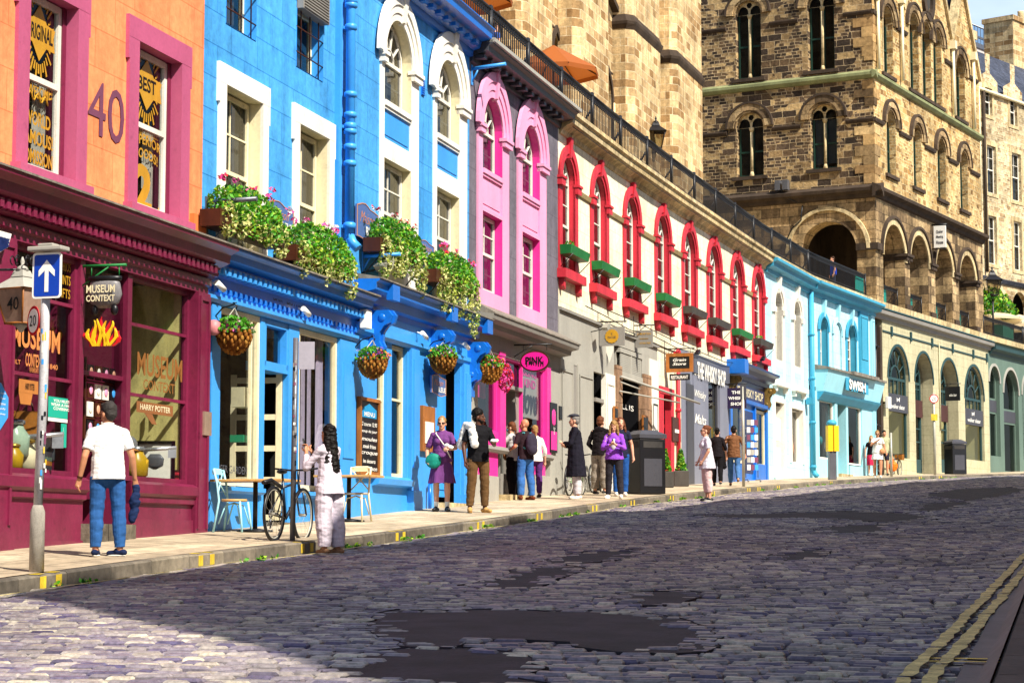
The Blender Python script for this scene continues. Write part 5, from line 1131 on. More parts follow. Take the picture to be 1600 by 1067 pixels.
# ================================================================ cream house with red arched windows
U_E = PU(1195, 500)
b = building('cream_building', 40, 'long cream house with eight red framed arched windows curving uphill under the terrace')
RED = b; hol = []
ws = [(871.8, 902.7), (921.3, 951), (972.4, 1000.5), (1021.6, 1047.7), (1063.8, 1089), (1102.7, 1126.3), (1139.4, 1161.2), (1173, 1193.2)]
bx = ['green', 'green', 'green', 'green', 'blackbox', 'blackbox', 'green', 'blackbox']
order = ['first', 'second', 'third', 'fourth', 'fifth', 'sixth', 'seventh', 'last']
ZSI = 8.28; ZSP = 10.55
for i, (a, c_) in enumerate(ws):
 uo0, uo1 = PU(a, 350), PU(c_, 350) - .08; ui0, ui1 = uo0 + .31, uo1 - .31; c = (uo0 + uo1) / 2; rs = .78; ro = .9 + .02
 h = arch(ui0, ui1, ZSP, ZSI, 14); hol.append(h); out = arch(uo0, uo1, ZSP, ZSI, 14, rise=(uo1 - uo0) / 2 - .03)
 m = MB(); m.ring(h, out, -.01, .04); m.rim(h, -.32, .04)
 m.ring(arch(ui0 - .1, ui1 + .1, ZSP, k=16), arch(uo0 - .02, uo1 + .02, ZSP, k=16, rise=(uo1 - uo0) / 2), .04, .08)
 for p, q in ((uo0 - .05, ui0 - .0), (ui1, uo1 + .05)): m.box(p, q, 0, .12, ZSP - .2, ZSP + .03); m.box(p - .02, q + .02, 0, .15, ZSP - .03, ZSP + .03)
 m.build('window_surround', M('red'), b)
 keyst(b, c, ZSP + (ui1 - ui0) / 2 - .04, 11.66, .075, .1, 'red', .13)
 m = MB(); m.box(uo0 - .1, uo1 + .1, 0, .22, ZSI - .22, ZSI); m.box(ui0, ui1, -.08, .2, ZSI - .02, ZSI + .02)
 for u in (uo0 + .05, uo1 - .2): m.prism([(u, ZSI - .22), (u + .15, ZSI - .22), (u + .15, ZSI - .5), (u, ZSI - .42)], 0, .14)
 m.build('window_sill', M('red'), b)
 sash(b, ui0 + .02, ui1 - .02, ZSI + .02, ZSP, n=-.12, zs=(ui1 - ui0) / 2 - .02, rows=(2, 2), meet=.52)
 t = thing('window_box', S.map(c, 0, 8.66), f'{"empty green" if bx[i] == "green" else "dark weathered"} window box under the {order[i]} red arch from the grey and pink house', 'window box', 'window boxes under the red arches')
 m = MB(); m.add([(uo0 + .05, .02, 8.64), (uo1 + .0, .02, 8.64), (uo1 + .0, .3, 8.66), (uo0 + .05, .3, 8.66), (uo0 + .0, .02, 8.87), (uo1 + .05, .02, 8.87), (uo1 + .05, .34, 8.87), (uo0 + .0, .34, 8.87), (uo0 + .05, .06, 8.85), (uo1 + .0, .06, 8.85), (uo1 + .0, .3, 8.85), (uo0 + .05, .3, 8.85)], [(0, 1, 2, 3), (0, 1, 5, 4), (1, 2, 6, 5), (2, 3, 7, 6), (3, 0, 4, 7), (4, 5, 9, 8), (5, 6, 10, 9), (6, 7, 11, 10), (7, 4, 8, 11), (8, 9, 10, 11)]); m.build('box', M(bx[i]), t)
 m = MB();
 for u in (uo0 + .1, uo1 - .05): m.tube([(u, .36, 8.66), (u, 0, 8.3)], .012, 5)
 m.build('bracket', M('black'), t)
 if i in (0, 7): m = MB(); m.leaves((uo0 + .35, .2, 8.93), (.2, .1, .07), 60, .035); m.build('weeds', LG, t)
ZF = [P(870, 482)[1]]      # top of the shop storey
zsh = P(1083, 551)[1]
wall(b, U_D, U_E, ZF[0] - .05, 12.3, hol, M('cream'), depth=.3)
rooms(b, U_D, U_E, [ZF[0] + .1, 12.3])
m = MB()
e0 = U_D
for i, (a, c_) in enumerate(ws + [(1195, 1195)]):
 e1 = PU(a, 350) - .05
 if e1 - e0 > .1: m.sweep([(0, ZSP - .2), (.05, ZSP - .18), (.07, ZSP - .06), (.03, ZSP - .04), (0, ZSP - .04)], e0, e1)
 e0 = PU(c_, 350) - .03
m.build('string_course', paint('stained stone string', 'a08a60', .8, .4), b)
cornice(b, U_D + .1, U_E, 12.25, 'cornicestone', [(0, -.62), (.05, -.6), (.09, -.5), (.2, -.42), (.34, -.36), (.36, -.22), (.42, -.18), (.42, -.08), (0, 0)], fine=True)
m = MB(); m.tube([(u, .3, 11.83 + .01 * math.sin(u * 2)) for u in np.arange(U_D + .3, U_E, 1.2)], .012, 5); m.build('cable', M('black'), b)
# ---- ground storey under the cream house: a run of narrow fronts
zf = 2.0
def panelled(b, u0, u1, z0, z1, mat, n=.06, name='pilaster', base_=True):
 m = MB(); m.box(u0, u1, -.08, n, z0, z1)
 if u1 - u0 > .35:
  m.rim([(u0 + .1, z0 + .9), (u0 + .1, z1 - .25), (u1 - .1, z1 - .25), (u1 - .1, z0 + .9)], n, n + .025); m.ring([(u0 + .14, z0 + .94), (u0 + .14, z1 - .29), (u1 - .14, z1 - .29), (u1 - .14, z0 + .94), (u0 + .14, z0 + .94)], [(u0 + .1, z0 + .9), (u0 + .1, z1 - .25), (u1 - .1, z1 - .25), (u1 - .1, z0 + .9), (u0 + .1, z0 + .9)], n, n + .025)
 m.build(name, M(mat), b)
X = {x: P(x, 620)[0] for x in (872, 893, 900, 924, 931, 944, 958, 967, 1002, 1013, 1026, 1032, 1043, 1048, 1054, 1062, 1070, 1076, 1082, 1088, 1104, 1122, 1130, 1136)}
zt = ZF[0]
m = MB(); m.box(X[872], X[958], -.08, .03, zt - 1.25, zt); m.box(X[958], X[1026], -.08, .03, P(967, 541)[1], zt); m.box(X[1002], X[1026], -.08, .028, zt - 1.25, P(967, 541)[1]); m.build('fascia', M('lightgrey'), b)
m = MB(); m.sweep([(0, zt), (.1, zt - .02), (.1, zt + .05), (0, zt + .08)], X[872], X[1026]); m.build('fascia_moulding', M('midgrey'), b)
lo = base(28) - 1.
for a, c_, mt in ((872, 893, 'lightgrey'), (900, 924, 'lightgrey'), (944, 958, 'white')): panelled(b, X[a], X[c_], lo, zt - 1.2, mt)
for a, c_ in ((958, 967), (1002, 1013)): m = MB(); m.box(X[a], X[c_], -.08, .1, lo, zt - .9); m.build('stone_pillar', blocks('pinkish pillar stone', '8a6a50', 'b08c70', '6a5040', .6, .9, .01, .3), b)
m = MB(); m.box(X[893], X[900], -.08, .02, lo, zt - 1.2); m.build('recess_panel', M('midgrey'), b)
m = MB(); m.box(X[924], X[931], -.8, -.08, lo, zt - 1.2); m.box(X[931], X[944], -.5, -.45, lo, zt - 1.9); m.box(X[931], X[944], -.08, .0, zt - 2.0, zt - 1.9); m.build('door', M('midgrey'), b)
m = MB(); m.plate(rect(X[931], X[944], zt - 1.9, zt - 1.2), [], -.2); m.plate(rect(X[931] + .15, X[944] - .12, lo + 2.2, zt - 2.2), [], -.44); m.build('pane', M('shopglass'), b)
# louvred vent over the dark doorway
zv1, zv0 = P(967, 544)[1] - .1, P(967, 580)[1]
m = MB(); m.box(X[967], X[1002], -.08, -.15, zv0, zv1)
k = 11
for i in range(k): z = zv0 + (zv1 - zv0) * (i + .3) / k; m.add([(X[967] + .1, -.12, z + .09), (X[1002] - .1, -.12, z + .09), (X[1002] - .1, .02, z), (X[967] + .1, .02, z)], [(0, 1, 2, 3)]); m.box(X[967] + .1, X[1002] - .1, .0, .025, z - .02, z + .02)
c = (X[967] + X[1002]) / 2; m.box(c - .05, c + .05, -.1, .04, zv0, zv1); m.box(X[967], X[1002], -.2, .05, zv0 - .12, zv0); m.box(X[967], X[1002], -.2, .05, zv1, zv1 + .12); m.build('louvred_vent', M('lightgrey'), b)
m = MB(); m.box(X[967], X[967] + .08, -1.2, -.1, lo, zv0); m.box(X[1002] - .08, X[1002], -1.2, -.1, lo, zv0); m.build('doorway_lining', M('black'), b)
m = MB(); text(m, 'ELLIS', X[967] + .3, X[1002] - .5, base(35) + 2.15, base(35) + 2.3, -.1, 0); m.build('doorway_lettering', M('whiteletter'), b)
m = MB(); m.box(X[1013], X[1026], -.08, .06, lo, zt - .4); m.build('white_pier', M('white'), b)
# cream and red front
m = MB(); m.box(X[1026], X[1062], -.08, .0, zt - .6, zt); m.box(X[1032] + .0, X[1048], -.08, .02, lo, zt - 1.1) if False else None; m.box(X[1048], X[1062], -.08, .04, lo, zt - .6); m.build('plain_wall', M('cream'), b)
m = MB(); m.box(X[1026], X[1032], -.08, .1, lo, zt - 1.1); m.box(X[1043], X[1048], -.08, .1, lo, zt - 1.1); m.box(X[1026], X[1048], -.08, .12, zt - 1.3, zt - 1.1); m.box(X[1032], X[1043], -.25, -.1, lo + 3.2, lo + 3.3); m.box(X[1032] + .3, X[1032] + .36, -.25, -.1, lo, zt - 1.3); m.build('door_frame', M('red'), b)
m = MB(); m.plate(rect(X[1032], X[1043], lo, zt - 1.3), [], -.2); m.build('pane', M('shopglass'), b)
m = MB(); m.box(X[1026], X[1048], -.08, .0, zt - 1.1, zt - .6); m.build('door_head', M('cream'), b)
downpipe(b, X[1054], base(42), zt + .2, 'red', .12, .06)
rooms(b, U_D, X[1062], [base(30) - .3, zt - .2], back=-3.6)
# slate grey spirits shop
z1 = P(1083, 553)[1]; z2 = P(1083, 583)[1]
m = MB(); m.box(X[1062], X[1082], -.08, .03, lo, z1); m.box(X[1082] - .1, X[1104], -.08, .06, lo, z2); m.box(X[1122], X[1136], -.08, .06, lo, z2); m.box(X[1104], X[1122], -.08, .06, lo, base(47) + .5); m.build('shopfront_wall', paint('slate shopfront', '7d8090', .5, .1), b)
m = MB(); m.box(X[1082] - .15, X[1136], -.08, .1, z2, z1); m.box(X[1070], X[1076], -.32, .06, lo, z1 - .9); m.build('fascia', paint('slate fascia', '5b5e6b', .45, .1), b)
m = MB(); m.box(X[1070], X[1082] - .1, -.25, .07, lo, z1 - 1.0); m.build('side_door', M('darkgrey'), b)
m = MB(); text(m, 'THE WHISKY SHOP', X[1088] - .3, X[1136] - .7, z1 - .75, z1 - .22, .112, .03);
for i, s_ in enumerate(('Scotch', 'Whisky', 'Malts')): text(m, s_, X[1088] - .55, X[1104] - .4, base(45) + 3.3 - i * .75, base(45) + 3.6 - i * .75, .075, .01, .3)
m.build('fascia_lettering', M('whiteletter'), b)
shopwin(b, X[1104], X[1122], base(47) + .5, z2, -.02, 'darkgrey', (), (), .06)
m = MB(); m.box(X[1104] + .1, X[1122] - .1, -.6, -.55, z2 - .9, z2 - .3); m.build('window_banner', paint('orange banner', 'e8693a', .6, .1), b)
m = MB(); m.box(X[1104], X[1122], -1.5, -1.45, lo, z2); m.build('window_backdrop', paint('pale backdrop', 'b9c7b4', .8, .1), b)
# navy spirits shop with gilt consoles
XN = {x: P(x, 620)[0] for x in (1136, 1141, 1158, 1177, 1193, 1203)}; zt = P(1136, 564)[1] ; U_N1 = PU(1204, 600)
cornice(b, XN[1136], U_E + .15, zt, 'navy', [(0, -.5), (.1, -.48), (.12, -.34), (.3, -.28), (.34, -.14), (.5, -.08), (.5, 0), (0, .04)])
m = MB(); m.box(XN[1136] - .02, XN[1136] + .6, .0, .62, zt - .42, zt + .06); m.build('cornice_end', M('dblue'), b)
m = MB(); zz = P(1150, 590)[1]; m.box(XN[1136], U_E, -.08, .04, zt - 1.25, zt - .45); m.build('fascia', M('navy'), b)
m = MB(); m.sweep([(0, zt - 1.3), (.16, zt - 1.26), (.18, zt - 1.15), (.04, zt - 1.1)], XN[1136], U_E); m.box(XN[1193] + .1, U_E, -.08, .08, lo, zt - 1.2); m.box(XN[1136], XN[1141] - .0, -.08, .08, lo, zt - 1.2); m.box(XN[1158], XN[1177], -.08, .02, lo, zt - 1.2); m.box(XN[1177] - .15, XN[1177], -.2, .1, lo, zt - 1.2)
m.box(XN[1177], XN[1193] + .1, -.08, .06, lo, base(52) + .6); m.box(XN[1141], XN[1158], -.08, .06, lo, base(49) + .6); m.build('shopfront_wall', M('dblue'), b)
m = MB(); m.box(XN[1158] + .2, XN[1177] - .3, .02, .04, base(50) + .3, zt - 1.5); m.build('door', M('navy'), b)
m = MB(); text(m, 'THE WHISKY SHOP', XN[1136] + .8, U_E - .7, zt - 1.02, zt - .72, .05, .01); m.build('fascia_lettering', M('creamtrim'), b)
for a, c_ in ((1141, 1158), (1177, 1193)): shopwin(b, XN[a], XN[c_] + .1, base(50) + .6, zt - 1.35, .0, 'creamtrim', (), (), .1)
m = MB(); m.box(XN[1141], XN[1158], -.75, -.7, lo, zt - 1.3); m.box(XN[1177], XN[1193], -.75, -.7, lo, zt - 1.3); m.build('window_backdrop', paint('acid yellow backdrop', 'c9c21e', .7, .15), b)
for u in (XN[1136] + .32, U_E - .3): m = MB(); scroll(m, u, .1, zt - .55, 1.1); m.build('console_bracket', paint('gilt scrollwork', '9a7b3c', .35, .5, .3, .3, 8), b)
rooms(b, X[1062], U_E, [base(45) - .3, zt - .2], back=-3.6)
# bottles in the navy shop windows, each one
for (a, c_) in ((1141, 1158), (1177, 1193)):
 for r_ in range(3):
  m = MB(); zz = base(50) + .85 + r_ * .85; m.box(XN[a] + .1, XN[c_], -.6, -.25, zz - .03, zz); m.build('shelf', M('steel'), b)
  for k_ in range(4):
   u = XN[a] + .25 + k_ * (XN[c_] - XN[a] - .35) / 3.5; o = MB(); q = U(.9, 1.1); o.lathe((u, -.4, zz), [(.07, 0), (.075, .03), (.075, .26 * q), (.03, .33 * q), (.03, .42 * q), (.035, .43 * q)], 10)
   o = o.build('bottle', paint('bottle ' + ('brown', 'green', 'blue')[(k_ + r_) % 3], ('6b3410', '1f4a26', '1a3a7a')[(k_ + r_) % 3], .15, .05, spec=.6)); tag(o, 'bottle standing on a shelf in the yellow lined windows of the navy shop', 'bottle', 'bottles in the navy shop windows')
# signs of the middle fronts
def d_roundel(fr, t, a, c_, zb, zt):
 m = MB(fr); m.box(a, c_, -TH_, TH_, zb, zt); m.build('board', M('midgrey'), t); cc, cz, r = (a + c_) / 2, (zb + zt) / 2, (zt - zb) * .36
 m = MB(fr); m.prism([(cc + r * math.cos(i * math.pi / 14) * (1.06 if i % 2 else .98), cz + r * math.sin(i * math.pi / 14) * (1.06 if i % 2 else .98)) for i in range(28)], TH_, TH_ + .012); m.build('roundel', M('gold'), t)
 m = MB(fr); text(m, 'R\nMACGIE', cc - r * .6, cc + r * .6, cz - r * .35, cz + r * .5, TH_ + .016, .0); m.build('lettering', M('darkgrey'), t)
hang_sign('hanging_sign', 937, 976, 511, 540, 934, 'square grey hanging sign with a yellow roundel over the grey fronts', d_roundel)
def d_grey2(fr, t, a, c_, zb, zt):
 m = MB(fr); m.box(a, c_, -TH_, TH_, zb, zt); m.build('board', M('midgrey'), t); m = MB(fr); w_ = c_ - a; h = zt - zb
 text(m, 'J J MORTON', a + w_ * .1, c_ - w_ * .1, zb + h * .7, zb + h * .84, TH_ + .01, .02); m.box(a + w_ * .25, c_ - w_ * .25, TH_, TH_ + .01, zb + h * .5, zb + h * .52); text(m, 'VICTORIA STREET', a + w_ * .25, c_ - w_ * .1, zb + h * .2, zb + h * .3, TH_ + .01, .02); m.build('lettering', M('gold'), t)
hang_sign('hanging_sign', 993, 1020, 516, 543, 990, 'smaller plain grey hanging sign with gold writing between the roundel sign and the wooden one', d_grey2)
def d_grain(fr, t, a, c_, zb, zt):
 h = zt - zb; z0 = zb + h * .3; m = MB(fr); m.ring([(a + .1, z0 + .1), (a + .1, zt - .1), (c_ - .1, zt - .1), (c_ - .1, z0 + .1), (a + .1, z0 + .1)], [(a, z0), (a, zt), (c_, zt), (c_, z0), (a, z0)], -.05, .05); m.build('frame', M('wood'), t)
 m = MB(fr); m.box(a + .1, c_ - .1, -.03, .03, z0 + .1, zt - .1); m.box(a + .1, c_ - .1, -.02, .02, zb, z0 - .05); m.build('board', M('black'), t)
 m = MB(fr); text(m, 'Grain\nStore', a + .2, c_ - .2, z0 + .2, zt - .15, .036, .015, .35); text(m, 'RESTAURANT', a + .15, c_ - .15, zb + .04, z0 - .1, .026, .02); m.build('lettering', M('whiteletter'), t)
hang_sign('hanging_sign', 1041, 1083, 552, 594, 1038, 'wooden framed black hanging sign with white script for the grain store restaurant', d_grain)
def d_whisky(fr, t, a, c_, zb, zt):
 m = MB(fr); m.box(a, c_, -TH_, TH_, zb, zt); m.build('board', paint('aubergine board', '2a1c40', .5, .05), t); h = zt - zb
 m = MB(fr);
 for i, s_ in enumerate(('THE', 'WHISKY', 'SHOP')): w_ = (c_ - a) * (.25, .42, .3)[i]; text(m, s_, (a + c_) / 2 - w_, (a + c_) / 2 + w_, zt - h * (.3 + .28 * i), zt - h * (.14 + .28 * i), TH_ + .01, .04)
 m.build('lettering', M('whiteletter'), t)
hang_sign('hanging_sign', 1136, 1166, 606, 638, 1134, 'dark aubergine hanging sign reading THE WHISKY SHOP behind the thin sign pole', d_whisky)
def d_plate(fr, t, a, c_, zb, zt):
 m = MB(fr); m.box(a, c_, -TH_, TH_, zb, zt); m.build('board', M('white'), t)
hang_sign('hanging_sign', 947, 958, 541, 566, 946, 'small white shield sign with a red flash on the white pier', lambda fr, t, a, c_, zb, zt: (lambda m: (m.prism([(a, zt), (a, zb + .3), ((a + c_) / 2, zb), (c_, zb + .3), (c_, zt)], -.02, .02), m.build('board', M('white'), t)))(MB(fr)), arm=False)
board(1021, 1028, 630, 690, .14, 'wall_sign', 'narrow white wall sign with a black round ended frame on the white pier', 'sign', [M('whiteletter')], lambda t, u0, u1, zb, zt, n: (lambda m: (m.ring([(u0 + .05, zb + .05), (u0 + .05, zt - .05), (u1 - .05, zt - .05), (u1 - .05, zb + .05), (u0 + .05, zb + .05)], [(u0, zb), (u0, zt), (u1, zt), (u1, zb), (u0, zb)], n, n + .01), m.build('frame', M('black'), t)))(MB()))
for x0, x1, y0, y1, lb in ((960, 966, 634, 655, 'small framed menu on the first pink stone pillar'), (1005, 1013, 648, 680, 'tall framed menu on the second pink stone pillar')):
 board(x0, x1, y0, y1, .13, 'menu_case', lb, 'menu case', [M('wood')], lambda t, u0, u1, zb, zt, n: (lambda m: (m.box(u0 + .06, u1 - .06, n, n + .01, zb + .06, zt - .06), m.build('menu_sheet', M('black'), t)))(MB()))
board(874.5, 880, 634, 654, .08, 'wall_plaque', 'small black oval plaque low on the grey pilaster by the pink shop', 'plaque', [M('black')])
board(1051, 1064, 651, 688, .14, 'menu_case', 'brown wooden menu case on the wall beside the red downpipe', 'menu case', [M('darkwood')], lambda t, u0, u1, zb, zt, n: (lambda m: (m.box(u0 + .3, u1 - .3, n, n + .012, zb + .25, zt - .35), m.build('menu_sheet', M('white'), t)))(MB()), .16)
board(660.5, 680, 633, 704, .12, 'menu_case', 'golden wooden menu case on the blue front beside the woman in the purple dress', 'menu case', [M('wood')], lambda t, u0, u1, zb, zt, n: (lambda m: (m.box(u0 + .15, u1 - .12, n, n + .012, zb + .15, zt - .3), m.build('menu_sheet', M('white'), t)))(MB()), .14)
# folded awning arm over the middle fronts
u0, z0 = P(968, 588, .1); n1 = 1.45
t = thing('awning_frame', S.map(u0, .1, z0), 'long bare awning frame of steel bars sloping out over the grey fronts', 'awning frame'); u1, z1 = P(1093, 630, 1.2)
m = MB(); m.tube([(u0, .12, z0), (u1, 1.2, z1)], .035, 8); m.build('front_bar', M('lightgrey'), t); m = MB(); u2, z2_ = P(967, 611, .1); m.tube([(u2, .12, z2_), (P(1062, 629, 1.)[0], 1., P(1062, 629, 1.)[1])], .022, 6); m.tube([(u0, .12, z0 - .15), (P(1000, 608, .5)[0], .5, P(1000, 608, .5)[1])], .02, 6); m.build('arm', M('lightgrey'), t)
# cables slung along the cream wall
for k, (pts, lb) in enumerate((([(915, 478), (950, 496), (985, 516), (1020, 524), (1060, 545), (1095, 553)], 'black cable slung between the camera lamp and the dark flood lamp'), ([(948, 484), (1000, 506), (1060, 536), (1133, 566), (1190, 568)], 'thin black cable running on to the last window sill'))):
 m = MB(); m.tube([(P(x, y, .2)[0], .2, P(x, y, .2)[1]) for x, y in pts], .014, 5); tag(m.build('cable', M('black')), lb, 'cable')
# ================================================================ turquoise houses
b = building('turquoise_building', 57, 'narrow pale turquoise house with two white arched windows next to the cream house')
U_F = PU(1264, 600); zt = 12.15; hol = []; DP = []
for px0, px1 in ((1206.3, 1224), (1236, 1252)):
 uo0, uo1 = PU(px0, 500), PU(px1, 500); ui0, ui1 = uo0 + .28, uo1 - .28; h = arch(ui0, ui1, 10.4, 8.45, 14); hol.append(h)
 m = MB(); out = arch(uo0, uo1, 10.4, 7.6, 14); m.plate(out, [h], .05); m.rim(out, 0, .05); m.rim(h, -.3, .05); m.ring(arch(ui0 - .1, ui1 + .1, 10.4, k=16), arch(uo0 - .02, uo1 + .02, 10.4, k=16), .05, .1); m.box(uo0 - .08, uo1 + .08, 0, .25, 7.45, 7.62)
 for u in (uo0, uo1 - .15): m.box(u, u + .15, 0, .16, 7.25, 7.45)
 for p, q in ((uo0 - .05, ui0), (ui1, uo1 + .05)): m.box(p, q, 0, .13, 10.2, 10.4)
 m.build('window_surround', M('white'), b); m = MB(); m.box(ui0, ui1, .05, .06, 7.75, 8.2); m.build('panel', M('turq'), b); keyst(b, (uo0 + uo1) / 2, 10.95, 11.6, .08, .11, 'white')
 sash(b, ui0 + .02, ui1 - .02, 8.47, 10.4, n=-.2, zs=(ui1 - ui0) / 2 - .02, rows=(2, 2))
zd = P(1209, 626.6)[1]; zw = P(1234.6, 636.7)[1]; wh = rect(P(1236, 680)[0], P(1254, 680)[0], P(1236, 722)[1], zw); dh = rect(P(1210.5, 680)[0], P(1224.5, 680)[0], base(57) - .0, zd)
hol += [wh, dh]; wall(b, U_E, U_F, 2., zt, hol, M('turq'), rmat=M('white'), depth=.35)
archi(b, (wh[0][0], wh[2][0], wh[0][1], wh[1][1]), .2, 'white', 0, .05); archi(b, (dh[0][0], dh[2][0], dh[0][1], dh[1][1]), .16, 'white', 0, .05)
shopwin(b, wh[0][0], wh[2][0], wh[0][1], wh[1][1], -.2, 'white', (), ()); m = MB(); m.box(dh[0][0], dh[2][0], -.4, -.32, dh[0][1], zd - .5)
for z in (.3, 1.4): m.box(dh[0][0] + .15, dh[2][0] - .15, -.32, -.08, dh[0][1] + z, dh[0][1] + z + .85)
m.build('door', M('white'), b); m = MB(); m.plate(rect(dh[0][0], dh[2][0], zd - .5, zd), [], -.34); m.build('transom_light', M('glass'), b)
m = MB();
for x, y in ((1238, 700), (1243, 712), (1240, 690)): m.ball((P(x, y, -.4)[0], -.45, P(x, y, -.4)[1]), .16, .12, .3, 10, 6)
m.build('window_display', [paint('terracotta wares', 'c06a3a', .6, .3)], b)
rooms(b, U_E, U_F, [base(57) - .1, 6.9, zt], back=-3.6)
downpipe(b, P(1264, 600)[0], base(61.8) + .0, 11.6, 'dturq', .14, .1); m = MB(); u = P(1259, 628)[0]; m.box(u - .2, u + .15, .05, .35, P(1259, 632)[1], P(1259, 622)[1]); m.build('wall_box', M('dturq'), b)
CP = [(0, -.56), (.1, -.54), (.12, -.4), (.34, -.34), (.36, -.2), (.5, -.14), (.5, -.04), (0, 0)]
cornice(b, U_E + .02, U_F - .02, 12.1, 'dturq', CP, fine=True)
b = building('turquoise_building', 66, 'turquoise house with a projecting white lettered shop fascia left of the stone gap')
U_G = PU(1365, 600); hol = []
for k, (px0, px1) in enumerate(((1277.5, 1293.4), (1300, 1315), (1320.6, 1337.5))):
 uo0, uo1 = PU(px0, 530), PU(px1, 530); ui0, ui1 = uo0 + .2, uo1 - .2; h = arch(ui0, ui1, 10.25, 8.6, 14)
 if k != 1: hol.append(h)
 m = MB(); m.ring(arch(ui0, ui1, 10.25, 8.6, 14), arch(uo0, uo1, 10.25, 8.6, 14), 0, .05); m.rim(h, -.34 if k != 1 else -.0, .05); m.ring(arch(ui0 - .05, ui1 + .05, 10.25, k=16), arch(uo0 - .06, uo1 + .06, 10.25, k=16), .04, .1)
 m.build('window_surround', M('dturq' if k != 1 else 'turq'), b); keyst(b, (uo0 + uo1) / 2, 10.8, 11.5, .08, .11, 'lturq')
 if k != 1: sash(b, ui0 + .02, ui1 - .02, 8.62, 10.25, n=-.2, zs=(ui1 - ui0) / 2 - .02, rows=(2, 2))
wall(b, U_F, U_G, 7.9, zt, hol, M('turq'), depth=.35)
panelled(b, PU(1341, 540), PU(1353, 540), 8.6, 11.6, 'dturq', .12); panelled(b, U_G - .5, U_G, 2, 11.6, 'lturq', .1)
cornice(b, U_F, U_G + .1, 12.1, 'dturq', [(n * 1.15, z) for n, z in CP], fine=True)
f0, f1 = PU(1274, 595), PU(1364, 600); zft, zfb = 8.6, 7.72
m = MB(); m.add([(f0, 0, zfb), (f1, 0, zfb), (f1, .3, zfb), (f0, .3, zfb), (f0, 0, zft), (f1, 0, zft), (f1, .55, zft), (f0, .55, zft)], [(0, 1, 2, 3), (3, 2, 6, 7), (4, 5, 6, 7), (0, 3, 7, 4), (1, 2, 6, 5)]); m.build('fascia', M('lturq'), b)
m = MB(); m.sweep([(0, zft), (.62, zft), (.62, zft + .08), (0, zft + .2)], f0 - .05, f1 + .05); m.box(PU(1308, 600), PU(1348, 600), .5, .75, zft - .02, zft + .12); m.build('flashing', M('lead'), b)
m = MB(); m.sweep([(0, zfb - .35), (.12, zfb - .33), (.3, zfb - .1), (.36, zfb), (0, zfb)], f0, f1); m.build('fascia_cornice', M('dturq'), b)
u0, u1 = PU(1303, 610), PU(1338, 610); m = MB(); m.prism([(u0, zfb + .2), (u0, zft - .16), (u1, zft - .16), (u1, zfb + .2)], .5, .53); m.build('sign_plate', M('dturq'), b)
m = MB(); text(m, 'SWISH', u0 + .35, u1 - .5, zfb + .26, zft - .18, .56, .04); m.build('fascia_lettering', M('whiteletter'), b); m = MB(); text(m, 'SWISH', u0 + .38, u1 - .47, zfb + .2, zft - .24, .545, .04); m.build('letter_shadow_board', M('blackletter'), b)
s_ = P(1280, 716)[1]; XT = [PU(x, 670) for x in (1278, 1302, 1307, 1321, 1325, 1345)]
m = MB(); m.box(U_F, XT[0], -.08, .06, 2, zfb); m.box(XT[5], U_G, -.08, .06, 2, zfb); m.box(XT[0], XT[1], -.08, .06, 2, s_); m.box(XT[4], XT[5], -.08, .06, 2, s_ - .15); m.build('shopfront_wall', M('lturq'), b)
m = MB(); m.box(XT[1], XT[2] - .1, -.08, .08, 2, zfb - .2); m.box(XT[3], XT[4] - .1, -.5, .04, 2, zfb - .2); m.build('mullion', M('lturq'), b)
shopwin(b, XT[0], XT[1], s_, zfb - .3, -.02, 'white', (), ()); shopwin(b, XT[4], XT[5], s_ - .1, zfb - .3, -.02, 'white', (), ())
m = MB(); m.box(XT[2], XT[3], -.5, -.44, 2, base(66) + .85); m.build('door', M('dturq'), b); m = MB(); m.plate(rect(XT[2], XT[3], base(66) + .85, zfb - .2), [], -.46); m.build('pane', M('shopglass'), b)
m = MB(); m.box(XT[2], XT[4], -.5, .2, 2, base(66) + .1); m.build('door_step', M('cornicestone'), b); m = MB(); m.box(XT[4] + .1, XT[5] + .2, -1.2, -1.15, s_, zfb); m.build('window_backdrop', M('curtain'), b)
rooms(b, U_F, U_G, [base(66) - .1, 7.6, zt], back=-3.6)
for k in range(16):
 a, c_ = ((XT[0] + .2, XT[1] - .2), (XT[2] + .2, XT[3] - .2), (XT[4] + .2, XT[5] - .3))[k % 3]; m = MB(); u, z = U(a, c_), s_ + U(.25, 1.6); q = k % 3
 (m.box(u - .12, u + .12, -.5, -.42, z - .16, z + .16) if q else m.ball((u, -.45, z), .14, .1, .18, 8, 5)); tag(m.build('display_item', [paint('ware yellow', 'd8c020', .6, .1), paint('ware teal', '1f7a80', .6, .1), paint('ware dark', '3a3030', .6, .1), paint('ware red', 'b8402a', .6, .1)][k % 4]), 'small bright article hung in the turquoise shop window', 'ware', 'articles in the turquoise shop windows')
